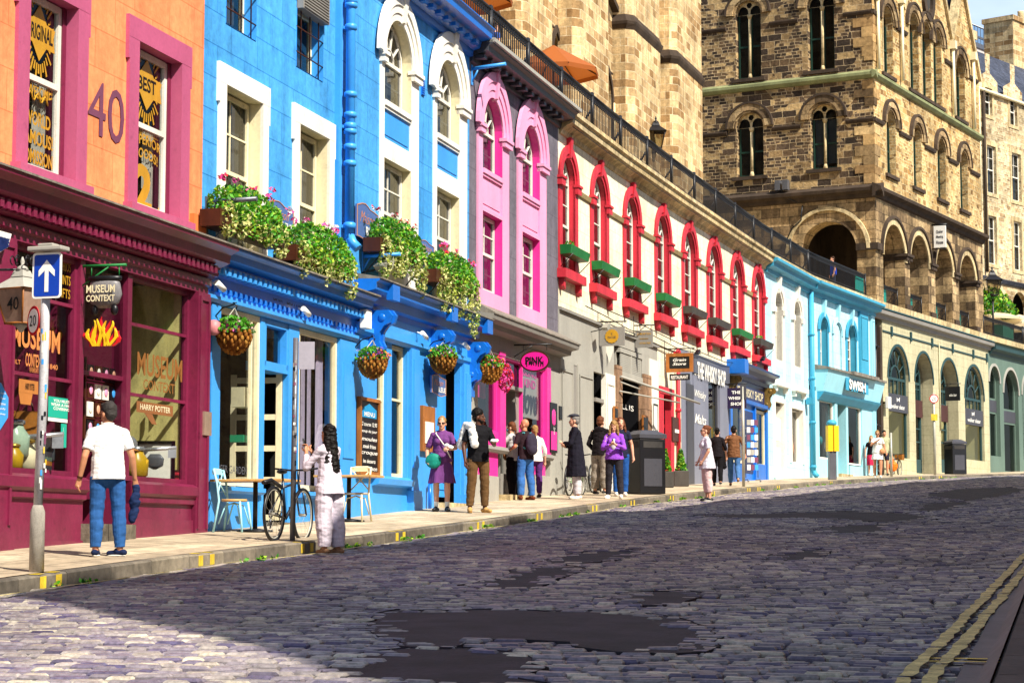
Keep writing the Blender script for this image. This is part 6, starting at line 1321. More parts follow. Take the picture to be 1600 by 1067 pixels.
# ================================================================ olive and green shop houses beyond the stone gap
ZTR = 12.33          # level of the terrace over the shops
U_H = PU(1380, 600); U_I = PU(1544.6, 600)
b = building('stone_alley', U_G + .5, 'narrow dark stone front with downpipes between the turquoise and olive houses', 'building')
wall(b, U_G, U_H - .05, 2, 11.4, [], M('quoin'), n=-.25, ends=True)
m = MB(); m.box(U_G + .1, U_G + .35, -.25, -.1, 3, 11); m.box(U_H - .4, U_H - .15, -.25, .02, 3, 11.2); m.build('rubbed_pier', M('darkstone'), b); downpipe(b, (U_G + U_H) / 2, base(72), 11.2, 'black', -.1, .07)
m = MB(); m.box((U_G + U_H) / 2 + .15, U_H - .45, -.24, -.2, base(72) + .8, base(72) + 4.5); m.build('painted_strip', M('black'), b)
b = building('olive_building', 80, 'pale olive shop house with four tall arches and dark name boards')
hol = []; AR = []
for k, (x0, x1, yt, yb) in enumerate(((1388, 1420, 540, 714), (1430, 1458, 552.6, 740), (1469, 1497, 562.8, 740), (1507.5, 1536.8, 574, 718))):
 u0, u1 = PU(x0, 620), PU(x1, 620); r = (u1 - u0) / 2; z0 = P(x0 + 10, yb)[1] if k in (0, 3) else base(u0) + .05; h = arch(u0, u1, 10.52 - r, z0, 16); hol.append(h); AR.append((u0, u1, 10.52 - r, z0))
wall(b, U_H - .02, U_I, 2., ZTR - .05, hol, M('olive'), rmat=M('olive'), depth=.55)
for k, (u0, u1, zs, z0) in enumerate(AR):
 m = MB(); m.ring(arch(u0 - .0, u1 + .0, zs, k=18), arch(u0 - .12, u1 + .12, zs, k=18), .0, .04); m.build('arch_moulding', M('teal'), b)
 r = (u1 - u0) / 2; dn = -.12 if k in (0, 3) else -.5
 if k in (1, 2): m = MB(); h = arch(u0, u1, zs, z0, 16); m.rim(h, -.6, -.5); m.build('door_reveal', M('olive'), b); i0, i1 = u0 + .05, u1 - .35
 else: i0, i1 = u0 + .02, u1 - .02
 rr = (i1 - i0) / 2; zb0, zb1 = 7.55, 8.35; m = MB(); w_ = .12
 m.ring(arch(i0 + w_, i1 - w_, zs, z0 + .05, 16, rise=rr - w_), arch(i0, i1, zs, z0, 16, rise=rr), dn - .1, dn); m.ring(arch(i0 + rr * .6, i1 - rr * .6, zs, k=12, rise=rr * .4), arch(i0 + rr * .55, i1 - rr * .55, zs, k=12, rise=rr * .45), dn - .08, dn - .02)
 for a in (30, 60, 90, 120, 150): ca, sa = math.cos(math.radians(a)), math.sin(math.radians(a)); cc = (i0 + i1) / 2; m.tube([(cc + ca * rr * .42, dn - .05, zs + sa * rr * .42), (cc + ca * rr, dn - .05, zs + sa * rr)], .03, 4)
 m.box(i0, i1, dn - .1, dn - .01, zs - .06, zs + .06); nb = 5
 for j in range(1, nb): u = i0 + (i1 - i0) * j / nb; m.box(u - .03, u + .03, dn - .08, dn - .02, zb1, zs)
 if k in (1, 2):
  for j in range(1, 6): z = z0 + .9 + j * .62; m.box(i0 + w_, i1 - w_, dn - .08, dn - .02, z - .03, z + .03)
  c = (i0 + i1) / 2; m.box(c - .08, c + .08, dn - .09, dn - .01, z0, zb0); m.box(i0, i1, dn - .1, dn, z0, z0 + .7)
 o = m.build('shop_window' if k in (0, 3) else 'shop_door', M('teal'), b); g = MB(); g.plate(arch(i0, i1, zs, z0, 16, rise=rr), [], dn - .06); g.build('pane', M('shopglass'), o)
 m = MB(); m.box(i0, i1, dn - .05, dn + .08, zb0, zb1); m.build('name_board', M('darkgrey') if k in (0, 3) else paint('red brown board', '4a2a28', .6, .3), b)
 if k in (0, 3): m = MB(); text(m, 'walker slater', i0 + .5, i1 - .5, zb0 + .14, zb0 + .34, dn + .09, .01); m.prism([(i0 + 1.3, zb0 + .45), (i0 + 1.28, zb0 + .65), (i0 + 1.42, zb0 + .58), (i0 + 1.6, zb0 + .6), (i0 + 1.72, zb0 + .68), (i0 + 1.66, zb0 + .45), (i0 + 1.6, zb0 + .52), (i0 + 1.4, zb0 + .52)], dn + .08, dn + .09); m.build('board_lettering', M('whiteletter'), b)
 if k in (0, 3): m = MB(); m.box(i0, i1, -1.6, -1.55, z0, zs + rr); m.box(i1 - .02, i1, -1.6, dn - .1, z0, zs); m.build('window_backdrop', paint('cream backdrop', 'cfc48a', .8, .1), b)
m = MB(); u0, u1 = AR[3][0], AR[3][1]; m.prism([(u0 + .9, AR[3][3] + .3), (u0 + 1.1, AR[3][3] + 2.0), (u0 + 1.4, AR[3][3] + 2.0), (u0 + 1.7, AR[3][3] + .3)], -1.0, -.8); m.ball((u0 + 1.25, -.9, AR[3][3] + 2.2), .13, .13, .17); m.build('dress_form', M('white'), b)
m = MB(); zc = 11.0
m.sweep([(0, zc), (.05, zc + .03), (.05, zc + .09), (0, zc + .1)], U_H, U_I - .1)
for x in (1392, 1422, 1455, 1487, 1519, 1540): u = PU(x, 520); m.box(u - .08, u + .08, 0, .08, zc - .1, zc + .35)
m.build('wall_band', M('teal'), b)
m = MB(); m.tube([(PU(1467, 600), .04, 11.2), (PU(1467, 600), .04, 7.0)], .04, 6); m.build('cable_run', M('olive'), b)
cornice(b, U_G - .1, U_I + .2, 11.95, 'midgrey', [(0, -.42), (.1, -.4), (.14, -.25), (.3, -.2), (.32, -.05), (.1, 0), (0, 0)])
m = MB(); m.sweep([(0, 11.96), (.33, 11.95), (.3, 12.02), (0, 12.06)], U_G - .1, U_I + .2); m.build('lead_strip', M('teal'), b)
rooms(b, U_H, U_I, [base(80) - .5, 11.6], back=-4, n=-.56)
b = building('green_building', 93, 'sage green shop house with arched openings at the right end of the row')
hol = []; AR = []; ue = PU(1599, 600) + 8
for k, (x0, x1) in enumerate(((1546, 1562), (1568, 1591), (1597, 1620))):
 u0 = PU(x0, 620); u1 = PU(x1, 620) if x1 < 1600 else u0 + 2.4; r = (u1 - u0) / 2; z0 = base(u0) + .05 if k == 1 else P(1553, 712)[1]; hol.append(arch(u0, u1, 10.8 - r, z0, 16)); AR.append((u0, u1, 10.8 - r, z0))
wall(b, U_I, ue, 2., ZTR - .05, hol, M('sage'), rmat=M('sage'), depth=.5)
for k, (u0, u1, zs, z0) in enumerate(AR):
 r = (u1 - u0) / 2; m = MB(); m.ring(arch(u0, u1, zs, k=18), arch(u0 - .14, u1 + .14, zs, k=18), 0, .05); m.build('arch_moulding', M('lightgrey'), b)
 m = MB(); m.ring(arch(u0 + .1, u1 - .1, zs, z0 + .05, 16, rise=r - .1), arch(u0, u1, zs, z0, 16), -.3, -.2); m.box(u0, u1, -.3, -.2, zs - .9, zs - .8); m.box(u0, u1, -.3, -.2, zs - 1.6, zs - 1.5); o = m.build('shop_window', M('sage'), b); g = MB(); g.plate(arch(u0, u1, zs, z0, 16), [], -.26); g.build('pane', M('shopglass'), o)
 m = MB(); m.box(u0, u1, -.25, -.18, zs - 1.5, zs - .9); m.build('name_board', M('darkgrey'), b)
cornice(b, U_I + .2, ue, 11.85, 'teal', [(0, -.5), (.1, -.46), (.14, -.3), (.36, -.22), (.38, -.05), (0, 0)])
rooms(b, U_I, ue, [base(92) - .5, 11.6], back=-4, n=-.56)
def d_ws(fr, t, a, c_, zb, zt):
 m = MB(fr); m.box(a, c_, -.04, .04, zb, zt); m.build('board', M('black'), t); m = MB(fr); text(m, 'walker slater', a + .2, c_ - .15, zb + .3 * (zt - zb), zb + .5 * (zt - zb), .05, .01); m.build('lettering', M('whiteletter'), t)
hang_sign('hanging_sign', 1477, 1500, 604, 626, 1468, 'black rectangular hanging sign with small white writing on the olive front', d_ws)
boxlight(1387, 629, 'white square alarm box on the olive front beside the stone gap', w=.22, h=.26)
# ================================================================ terrace over the shops, railing, lamps, parasols
m = MB(); us = S.fine(U_B + .1, ue)
m.sweep([(-.0, ZTR - .3), (.16, ZTR - .28), (.18, ZTR - .02), (-.0, ZTR)], U_B + .1, ue, True); m.sweep([(0, ZTR - .05), (0, ZTR), (-14, ZTR), (-14, ZTR - .05)], U_B + .1, ue, True)
tag(m.build('terrace', M('cornicestone')), kind='structure')
def railing(u0, u1, label, panels=False, n=.02, h=.92, step=.165, gr='terrace railing sections'):
 t = thing('terrace_railing', S.map((u0 + u1) / 2, n, ZTR), label, 'railing', gr); z0, z1 = ZTR, ZTR + h
 us = list(np.arange(u0, u1, 1.5)) + [u1]; m = MB(); m.tube([(u, n, z1) for u in us], .035, 8); m.tube([(u, n, z1 - .17) for u in us], .018, 6); m.tube([(u, n, z0 + .06) for u in us], .02, 6); m.build('rail', M('black'), t)
 m = MB(); u = u0 + .08
 while u < u1: m.tube([(u, n, z0), (u, n, z1 - .17)], .014, 5, False); m.ball((u, n, z0 + .13), .032, .032, .03, 5, 3); u += step
 m.build('balusters', M('black'), t)
 m = MB(); u = u0 + .08
 while u < u1 - step: m.tube([(u, n, z1 - .17), (u + step, n, z1)], .012, 4, False); m.tube([(u + step, n, z1 - .17), (u, n, z1)], .012, 4, False); m.tube([(u, n, z1 - .17), (u, n, z1)], .014, 4, False); u += step
 m.build('lattice_band', M('black'), t)
 for u in (u0 + .03, u1 - .03): m = MB(); m.tube([(u, n, z0), (u, n, z1 + .08)], .035, 6); m.tube([(u, n, z0 + .6), (u, n - .4, z0)], .018, 5); m.build('post', M('black'), t)
 return t
ends = [U_B + .2] + [k for k in np.linspace(U_B + .2, PU(1262, 430), 17)][1:]
place = ['over the blue house', 'over the grey house', 'over the red arches', 'over the turquoise house']
cnt_ = []
for i in range(16):
 c = (ends[i] + ends[i + 1]) / 2; w_ = 0 if c < U_C else 1 if c < U_D else 2 if c < U_E else 3
 railing(ends[i], ends[i + 1] - .02, 'latticed black iron railing section, ' + ('first', 'second', 'third', 'fourth', 'fifth', 'sixth', 'seventh', 'eighth', 'ninth')[[x for x in cnt_].count(w_)] + ' from the downhill end ' + place[w_]); cnt_.append(w_)
_gr = railing(PU(1262, 430) + .05, PU(1352, 470), 'black iron railing across the great tower arch, its far end boarded turquoise')
def cpanel(t, u0, u1, n, z0, z1): m = MB(); m.box(u0, u1, n - .03, n, z0, z1); m.build('boarding', paint('turquoise sheet', '2fb8a8', .5, .15), t)
cpanel(_gr, PU(1340, 470), PU(1352, 470), -.06, ZTR + .1, ZTR + .9)
# ---- sandstone hall standing back from the terrace
k_ = Vector((1880 - 800, 3315)).normalized(); o_ = S.map(PU(1000), -5.2, 0); HF = Flat(o_.xy, k_); HU = lambda x, y, n=0: HF.UZ(x, y, n)
hx = HU(1071, 100)[0]; h0 = HU(560, 0)[0]
b = thing('sandstone_hall', HF.map((hx + h0) / 2, 0, ZTR), 'tall golden sandstone hall with stepped buttresses and pointed windows behind the terrace', 'hall'); hol = []; lan = []
def pointed(u0, u1, zs, zb, k=8, top=None):
 w_ = u1 - u0; r = w_ * 1.05; p = [(u0, zb)]
 for i in range(k + 1): a = math.acos(max(-1, (r - w_ / 2) / r)) * i / k; p.append((u0 + r - r * math.cos(a), zs + r * math.sin(a)))
 q = [(u0 + u1 - a, z) for a, z in p]; return p + q[::-1][1:]
for (x0, x1, ys, yt, yb) in ((843, 856, 60, 34, 130), (862, 874, 75, 50, 150), (925, 938, 130, 102, 200), (942, 955, 145, 112, 215), (1005.5, 1020, 133, 97, 176)):
 u0, u1 = HU(x0, ys)[0], HU(x1, ys)[0]; zt = HU((x0 + x1) / 2, yt)[1]; w_ = u1 - u0; zs = zt - w_ * .92; zb = HU((x0 + x1) / 2, yb)[1]; hol.append(pointed(u0, u1, zs, zb)); lan.append((u0, u1, zs, zb))
for x in (700, 730, 770, 640): u0, u1 = HU(x, 0)[0], HU(x + 12, 0)[0]; hol.append(pointed(u0, u1, 17, 14)); lan.append((u0, u1, 17, 14))
cu, cz = HU(933, 16); rw = HU(945, 16)[0] - cu; hol.append([(cu + rw * math.cos(i * math.pi / 10), cz + rw * math.sin(i * math.pi / 10)) for i in range(20)])
wall(b, h0, hx, ZTR - .4, 30, hol, M('ashlar'), fr=HF, rmat=M('ashlar'), depth=.4, back=-9)
for (u0, u1, zs, zb) in lan:
 m = MB(HF); p = pointed(u0, u1, zs, zb); q = pointed(u0 - .14, u1 + .14, zs, zb); m.ring(p, q, 0, .08); m.build('window_hood', M('darkstone'), b)
 m = MB(HF); c = (u0 + u1) / 2; m.plate(p, [], -.36); m.build('pane', glassmat('leaded glass', '333a40', .8), b); m = MB(HF); m.box(c - .05, c + .05, -.36, -.25, zb, zs + .4); m.tube([(u0 - .1, .06, zs), (u0 - .1, .06, zb)], .07, 8); m.tube([(u1 + .1, .06, zs), (u1 + .1, .06, zb)], .07, 8); m.build('window_shaft', M('cornicestone'), b)
m = MB(HF); m.plate([(cu + rw * math.cos(i * math.pi / 10), cz + rw * math.sin(i * math.pi / 10)) for i in range(20)], [], -.36); m.build('pane', glassmat('leaded glass', '333a40', .8), b)
m = MB(HF); m.ring([(cu + rw * math.cos(i * math.pi / 10), cz + rw * math.sin(i * math.pi / 10)) for i in range(21)], [(cu + rw * 1.22 * math.cos(i * math.pi / 10), cz + rw * 1.22 * math.sin(i * math.pi / 10)) for i in range(21)], 0, .12)
for i in range(6): a = i * math.pi / 3; m.ring([(cu + rw * .55 * math.cos(a) + rw * .3 * math.cos(t_ * .5), cz + rw * .55 * math.sin(a) + rw * .3 * math.sin(t_ * .5)) for t_ in range(13)], [(cu + rw * .55 * math.cos(a) + rw * .4 * math.cos(t_ * .5), cz + rw * .55 * math.sin(a) + rw * .4 * math.sin(t_ * .5)) for t_ in range(13)], -.34, -.2)
m.build('rose_tracery', M('quoin'), b)
for i, (x0, xm, x1, yc) in enumerate(((804, 818, 832, -60), (889, 905, 922, -40), (966, 988, 1005, 38), (1037, 1056, 1072, 92))):
 # octagonal stair-like buttress: canted front
 dep = .75; uL = HU(xm, 100, dep)[0]; uR = HU(x1 - 0, 100)[0]; uL0 = uL - .05; zc = HU(xm, yc, dep)[1] if i > 1 else 24
 w_ = HU(x1, 100, 0)[0] - HU(xm, 100, dep)[0]
 m = MB(HF); us_ = uL; cap = lambda e: [(us_ - e, 0), (us_ - e, dep * .65 + e), (us_ + .28 - e * .4, dep + e), (us_ + w_ - .28 + e * .4, dep + e), (us_ + w_ + e, dep * .65 + e), (us_ + w_ + e, 0)]
 def colm(z0, z1, e0, e1):
  A, B = cap(e0), cap(e1); vs = [(u, n, z0) for u, n in A] + [(u, n, z1) for u, n in B]; m.add(vs, [(j, j + 1, j + 7, j + 6) for j in range(5)] + [(6, 7, 8, 9, 10, 11)])
 colm(ZTR - .3, zc - .1, 0, 0); colm(zc + .35, 30, -.02, -.02); m.build('buttress', M('ashlar'), b)
 m = MB(HF); colm(zc - .15, zc + .02, .02, .1); colm(zc + .02, zc + .12, .1, .12); colm(zc + .12, zc + .4, .08, -.02); m.build('buttress_cap', M('darkstone'), b)
m = MB(HF); zc = HU(1020, 86)[1]; u0, u1 = HU(1005, 70)[0], HU(1040, 100)[0]; m.sweep([(0, zc - .2), (.1, zc - .1), (.28, zc), (.28, zc + .06), (0, zc + .3)], u0, u1); m.build('string_course', M('darkstone'), b)
m = MB(HF); zc = HU(900, 70)[1]; m.sweep([(0, zc - .04), (.03, zc - .03), (.03, zc + .01), (0, zc + .02)], HU(832, 10)[0], HU(966, 120)[0]); m.build('string_course', M('darkstone'), b)
u0, z0 = HU(948, 0); u1, z1 = HU(967, 43); m = MB(HF); m.add([(u0, 0, z0), (u1, 0, z1), (u1, .25, z1), (u0, .25, z0), (u0, 0, z0 + .2), (u1, 0, z1 + .2), (u1, .25, z1 + .2), (u0, .25, z0 + .2)], [(0, 1, 2, 3), (4, 5, 6, 7), (3, 2, 6, 7)]); m.add([(u0 - 1, 0, z0 + 3.4), (u0, 0, z0), (u0, .25, z0), (u0 - 1, .25, z0 + 3.4), (u0 - 1, 0, z0 + 3.7), (u0, 0, z0 + .2), (u0, .25, z0 + .2), (u0 - 1, .25, z0 + 3.7)], [(0, 1, 2, 3), (4, 5, 6, 7), (3, 2, 6, 7)]); m.build('raked_moulding', M('darkstone'), b)
# ---- the rubble tower with the arcade
CN = S.map(71.75, .0, 0); D8 = S.D[8]; N8 = S.N[8]
TL = Flat(CN.xy, N8); TR = Flat(CN.xy, D8); lu = TL.UZ; ru = TR.UZ; TLn = -10.5; TRn = 17.0
b = thing('stone_tower', (CN.x, CN.y, ZTR), 'soot streaked rubble stone meeting house with arcade, round headed windows and gables', 'building')
ZK = 17.25
def twin(fr, b, u0, u1, zt, zb, hood=True, twin_=True, glass=None, blue=False):
 r = (u1 - u0) / 2; zs = zt - r; c = (u0 + u1) / 2; h = arch(u0, u1, zs, zb, 12)
 m = MB(fr); m.ring(arch(u0 - .12, u1 + .12, zs, k=16), arch(u0 - .42, u1 + .42, zs, k=16), 0, .12); m.ring(arch(u0 - .02, u1 + .02, zs, k=16), arch(u0 - .12, u1 + .12, zs, k=16), 0, .05); m.build('window_hood', M('quoin'), b)
 m = MB(fr); m.ring(arch(u0 - .42, u1 + .42, zs, k=16), arch(u0 - .52, u1 + .52, zs, k=16), 0, .16); m.box(u0 - .2, u1 + .2, 0, .12, zb - .16, zb); m.build('label_moulding', M('darkstone') if hood else M('cornicestone'), b)
 m = MB(fr)
 if twin_:
  m.tube([(c, -.22, zb), (c, -.22, zs)], .07, 8); m.lathe((c, -.22, zb), [(.13, 0), (.1, .15), (.07, .25)], 8); m.lathe((c, -.22, zs - .2), [(.07, 0), (.12, .14), (.13, .22)], 8)
  q = r / 2 - .04; out = arch(u0, u1, zs, k=16);
  m.plate([(u0, zs)] + out[1:-1] + [(u1, zs)], [[(c - r / 2 + q * math.cos(t_ * math.pi / 6), zs + .1 + q * 1.15 * math.sin(t_ * math.pi / 6)) for t_ in range(1, 6)] + [(c - r / 2 - q, zs + .01), (c - r / 2 + q, zs + .01)][::1], [(c + r / 2 + q * math.cos(t_ * math.pi / 6), zs + .1 + q * 1.15 * math.sin(t_ * math.pi / 6)) for t_ in range(1, 6)] + [(c + r / 2 - q, zs + .01), (c + r / 2 + q, zs + .01)], [(c + .14 * math.cos(t_), zs + r * .72 + .14 * math.sin(t_)) for t_ in range(6)]], -.18)
 else: m.box(c - .04, c + .04, -.3, -.2, zb, zt)
 m.build('window_tracery', M('cornicestone'), b)
 m = MB(fr)
 for a, d in ((u0, c), (c, u1)): m.box(a + .04, a + .1, -.34, -.28, zb, zs); m.box(d - .12, d - .06, -.34, -.28, zb, zs); m.box(a + .1, d - .1, -.34, -.28, zb, zb + .12); m.box(a + .1, d - .1, -.34, -.28, (zb + zs) / 2, (zb + zs) / 2 + .08)
 m.build('window_frame', paint('dark green sash', '173a30', .5, .1), b)
 m = MB(fr); m.plate(h, [], -.33); m.build('pane', M('glass') if not glass else glass, b)
 if blue: m = MB(fr); m.plate(rect(u0 + .1, u1 - .1, zb + .3, zs), [], -.45); m.build('blind', paint('blue grey blind', '9fb4c4', .8, .15), b)
 return h
HL = []; HR = []
wl = [((1150, 1189.6), 2, 123, 0), ((1262.5, 1304.5), -12, 110, 0), ((1151.5, 1193.5), 177, 276, 0), ((1267, 1308.3), 163.5, 264, 1)]
for (x0, x1), yt, yb, bl in wl:
 u0, u1 = lu(x0, yb)[0], lu(x1, yb)[0]; zt = lu((x0 + x1) / 2, yt)[1]; zb = lu((x0 + x1) / 2, yb)[1]; HL.append(twin(TL, b, u0, u1, zt, zb, blue=bool(bl)))
u0, u1 = lu(1060, 100)[0], lu(1079, 100)[0]
for yt, yb in ((12, 130), (180, 300)): HL.append(twin(TL, b, u1 - 1.5, u1, lu(1070, yt)[1], lu(1070, yb)[1]))
g0, g1 = lu(1251, 400)[0], lu(1339, 400)[0]; gt = lu(1295, 346.7)[1]; gr_ = (g1 - g0) / 2; GA = arch(g0, g1, gt - gr_, ZTR - .1, 20); HL.append(GA)
m = MB(TL); m.ring(arch(g0, g1, gt - gr_, k=22), arch(g0 - .5, g1 + .5, gt - gr_, k=22), .0, .06); m.build('great_arch_ring', M('quoin'), b); m = MB(TL); m.ring(arch(g0 - .5, g1 + .5, gt - gr_, k=22), arch(g0 - .66, g1 + .66, gt - gr_, k=22), 0, .16); m.build('label_moulding', M('cornicestone'), b)
m = MB(TL); m.plate([(TLn, ZTR - .4), (TLn, ZK), (0, ZK), (0, ZTR - .4)], [GA], 0); m.rim(GA, -.9, 0); m.build('arcade_wall', M('quoin'), b)
m = MB(TL); m.plate([(TLn, ZK), (TLn, 33), (0, 33), (0, ZK)], HL[:-1], 0); [m.rim(h, -.35, 0) for h in HL[:-1]]; m.build('wall', M('rubble'), b)
for k, ((x0, x1), yt, yb) in enumerate((((1377.5, 1395.5), 6, 120), ((1419.5, 1436), 31, 142), ((1439, 1455.5), 46, 157), ((1457, 1472), 58, 168), ((1491.5, 1508), 84, 192), ((1383.5, 1400), 171, 274), ((1425.5, 1440.5), 193, 294), ((1463.5, 1478), 214, 313), ((1499, 1512.4), 235, 332))):
 u0, u1 = ru(x0, (yt + yb) / 2)[0], ru(x1, (yt + yb) / 2)[0]; u1 = max(u1, u0 + 1.3); top, bot = (26.1, 22.9) if k < 5 else (21.3, 18.3); zt = top + .55 if 0 < k < 4 else top; HR.append(twin(TR, b, u0 + .1, u1 - .05, zt, bot, hood=True, twin_=False))
# gabled outline of the right face
g = lambda x, y: ru(x, y)
v1 = ru(1411, 17); v2 = ru(1486, 69); e2 = ru(1519, 92); a2 = ((v2[0] + e2[0]) / 2 + .1, v2[1] + 3.4); ap1 = ((v1[0] + v2[0]) / 2, v2[1] + 5.9)
ol = [(0, ZK), (0, 33), (v1[0] - 1.5, 32), (v1[0], v2[1]), ap1, v2, a2, (TRn, v2[1] - 1.0), (TRn, ZK)]
m = MB(TR); m.plate(ol, HR, 0); [m.rim(h, -.35, 0) for h in HR]; m.add([(TRn, 0, ZTR), (TRn, 0, 26), (TRn, -9, 26), (TRn, -9, ZTR)], [(0, 1, 2, 3)]); m.build('wall', M('rubble2'), b)
m = MB(TR)
for p, q in ((v1, ap1), (ap1, v2), (v2, a2), (a2, (TRn, v2[1] - 1.0))):
 d = Vector((q[0] - p[0], q[1] - p[1])).normalized(); nx, nz_ = -d.y * .22, d.x * .22
 m.add([(p[0], -.3, p[1]), (q[0], -.3, q[1]), (q[0], .14, q[1]), (p[0], .14, p[1]), (p[0] + nx, -.3, p[1] + nz_), (q[0] + nx, -.3, q[1] + nz_), (q[0] + nx, .14, q[1] + nz_), (p[0] + nx, .14, p[1] + nz_)], [(0, 1, 2, 3), (4, 5, 6, 7), (3, 2, 6, 7), (0, 3, 7, 4), (1, 2, 6, 5)])
m.build('gable_coping', M('cornicestone'), b)
m = MB(TR)
for (pv, ap, pe) in ((v1, ap1, v2), (v2, a2, (TRn, v2[1] - 1.0))): m.add([(pv[0], -.02, pv[1]), (ap[0], -.02, ap[1]), (ap[0], -8, ap[1]), (pv[0], -8, pv[1]), (pe[0], -.02, pe[1]), (pe[0], -8, pe[1])], [(0, 1, 2, 3), (1, 4, 5, 2)])
m.build('roof', M('slate'), b)
m = MB(TR)
for k in range(5): m.box(v2[0] - .5 + k * .25, v2[0] - .1 + k * .25, -.9 - .0, -.5, v2[1] + .8 + k * .7, v2[1] + 1.3 + k * .7)
m.build('crow_steps', M('darkstone'), b)
cu_, cz_ = ru(1448, -2); m = MB(TR); m.ring([(cu_ + .55 * math.cos(i * math.pi / 10), cz_ + .75 * math.sin(i * math.pi / 10)) for i in range(21)], [(cu_ + .9 * math.cos(i * math.pi / 10), cz_ + 1.15 * math.sin(i * math.pi / 10)) for i in range(21)], 0, .16); m.build('roundel_moulding', M('darkstone'), b)
m = MB(TR); m.prism([(cu_ + .5 * math.cos(i * math.pi / 8), cz_ + .7 * math.sin(i * math.pi / 8)) for i in range(16)], 0.01, .02); m.build('roundel_panel', M('interior'), b)
# arcade on the street side
AH = []
for (x0, x1), yt in (((1380, 1415), 351), ((1421.6, 1452), 368), ((1461, 1488.6), 388), ((1498, 1524), 400)):
 u0, u1 = ru(x0, 420)[0], ru(x1, 420)[0] - .15; r = (u1 - u0) / 2; AH.append(arch(u0, u1, 16.05 - r, ZTR - .1, 18)); zs = 16.05 - r
 m = MB(TR); m.ring(arch(u0, u1, zs, k=20), arch(u0 - .28, u1 + .28, zs, k=20), 0, .07); m.build('arch_ring', M('cornicestone'), b); m = MB(TR); m.ring(arch(u0 - .28, u1 + .28, zs, k=20), arch(u0 - .4, u1 + .4, zs, k=20), 0, .14); m.build('label_moulding', M('darkstone'), b)
 _gr = railing(u0 + 71.75 + .05, u1 + 71.75 - .05, 'turquoise boarded black railing standing in one of the four side arches of the tower', n=.0 - .35, gr='railings in the tower arcade')
 cpanel(_gr, u0 + 71.75 + .1, u0 + 71.75 + 1.6, -.42, ZTR + .1, ZTR + .95)
m = MB(TR); m.plate([(0, ZTR - .4), (0, ZK), (TRn, ZK), (TRn, ZTR - .4)], AH, 0); [m.rim(h, -.95, 0) for h in AH]; m.build('arcade_wall', M('quoin'), b)
m = MB(TR); ca = [AH[0][0][0] - .9] + [(AH[i][-1][0] + AH[i + 1][0][0]) / 2 for i in range(3)] + [AH[3][-1][0] + .25]
for i, u in enumerate(ca):
 w_ = .42 if 0 < i < 4 else .3
 if i == 0: continue
 m.box(u - w_, u + w_, -1., .14, 14.62, 14.8); m.box(u - w_ - .06, u + w_ + .06, -1, .2, 14.8, 14.92); m.box(u - w_ * .9, u + w_ * .9, -.5, .1, ZTR - .3, ZTR + .25)
m.build('impost', M('darkstone'), b)
m = MB(TL); m.box(g1, .14, -.5, .14, 14.62, 14.92); m.box(TLn, g0, -.5, .14, 14.62, 14.92); m.build('impost', M('darkstone'), b)
for fr, a, c_ in ((TL, TLn, .42), (TR, -.42, TRn)):
 m = MB(fr); m.sweep([(0, ZK - .3), (.12, ZK - .25), (.16, ZK - .1), (.38, ZK), (.4, ZK + .14), (0, ZK + .34)], a, c_); m.build('main_cornice', M('darkstone'), b)
 m = MB(fr); m.sweep([(0, 22.35), (.1, 22.38), (.2, 22.5), (.2, 22.62), (0, 22.75)], a + (.2 if fr is TR else 0), c_ - (.2 if fr is TL else 0)); m.build('string_course', paint('green lead string', '8f9468', .7, .3), b)
 for z in (20.5, 25.4):
  m = MB(fr); hs = sorted([(h[0][0] - .45, h[-1][0] + .45) for h in (HL[:-1] if fr is TL else HR) if h[0][1] < z < max(p[1] for p in h)]); x = a + .3 if fr is TR else a
  for h in hs + [(c_ - .3 if fr is TL else c_ - .4, 0)]:
   if h[0] - x > .1: m.sweep([(0, z - .12), (.08, z - .1), (.12, z), (.12, z + .06), (0, z + .1)], x, h[0])
   x = h[1]
  m.build('impost_string', M('darkstone'), b)
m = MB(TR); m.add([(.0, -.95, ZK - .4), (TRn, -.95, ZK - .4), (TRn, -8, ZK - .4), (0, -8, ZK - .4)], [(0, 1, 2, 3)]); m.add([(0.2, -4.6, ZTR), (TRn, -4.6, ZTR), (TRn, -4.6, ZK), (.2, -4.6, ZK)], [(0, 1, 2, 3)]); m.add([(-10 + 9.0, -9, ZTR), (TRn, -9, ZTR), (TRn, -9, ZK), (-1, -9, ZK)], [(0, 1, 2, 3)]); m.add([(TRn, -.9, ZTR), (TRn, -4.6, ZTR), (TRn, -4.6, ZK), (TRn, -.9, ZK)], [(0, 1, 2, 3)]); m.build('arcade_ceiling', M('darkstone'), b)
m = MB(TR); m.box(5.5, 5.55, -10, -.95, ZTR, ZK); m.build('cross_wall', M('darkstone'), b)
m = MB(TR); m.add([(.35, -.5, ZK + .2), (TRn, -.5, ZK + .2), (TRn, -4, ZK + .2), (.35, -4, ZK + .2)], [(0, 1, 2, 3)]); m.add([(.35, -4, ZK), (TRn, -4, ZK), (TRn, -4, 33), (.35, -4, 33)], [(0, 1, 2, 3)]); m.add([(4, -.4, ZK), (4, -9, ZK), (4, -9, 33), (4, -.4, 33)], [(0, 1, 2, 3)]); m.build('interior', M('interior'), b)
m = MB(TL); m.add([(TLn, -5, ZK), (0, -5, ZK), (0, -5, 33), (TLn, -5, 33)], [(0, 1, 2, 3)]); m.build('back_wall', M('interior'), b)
for x, y0, y1 in ((1368.5, 0, 112), (1406, 8, 130), (1485.5, 78, 182), (1517, 95, 204)):
 u = ru(x, 100)[0]; m = MB(TR); m.tube([(u, .14, ru(x, y1)[1] + .1), (u, .14, ru(x, y0)[1])], .08, 8); m.box(u - .16, u + .16, 0, .3, ru(x, y0)[1], ru(x, y0)[1] + .4); m.build('downpipe', M('creamtrim'), b)
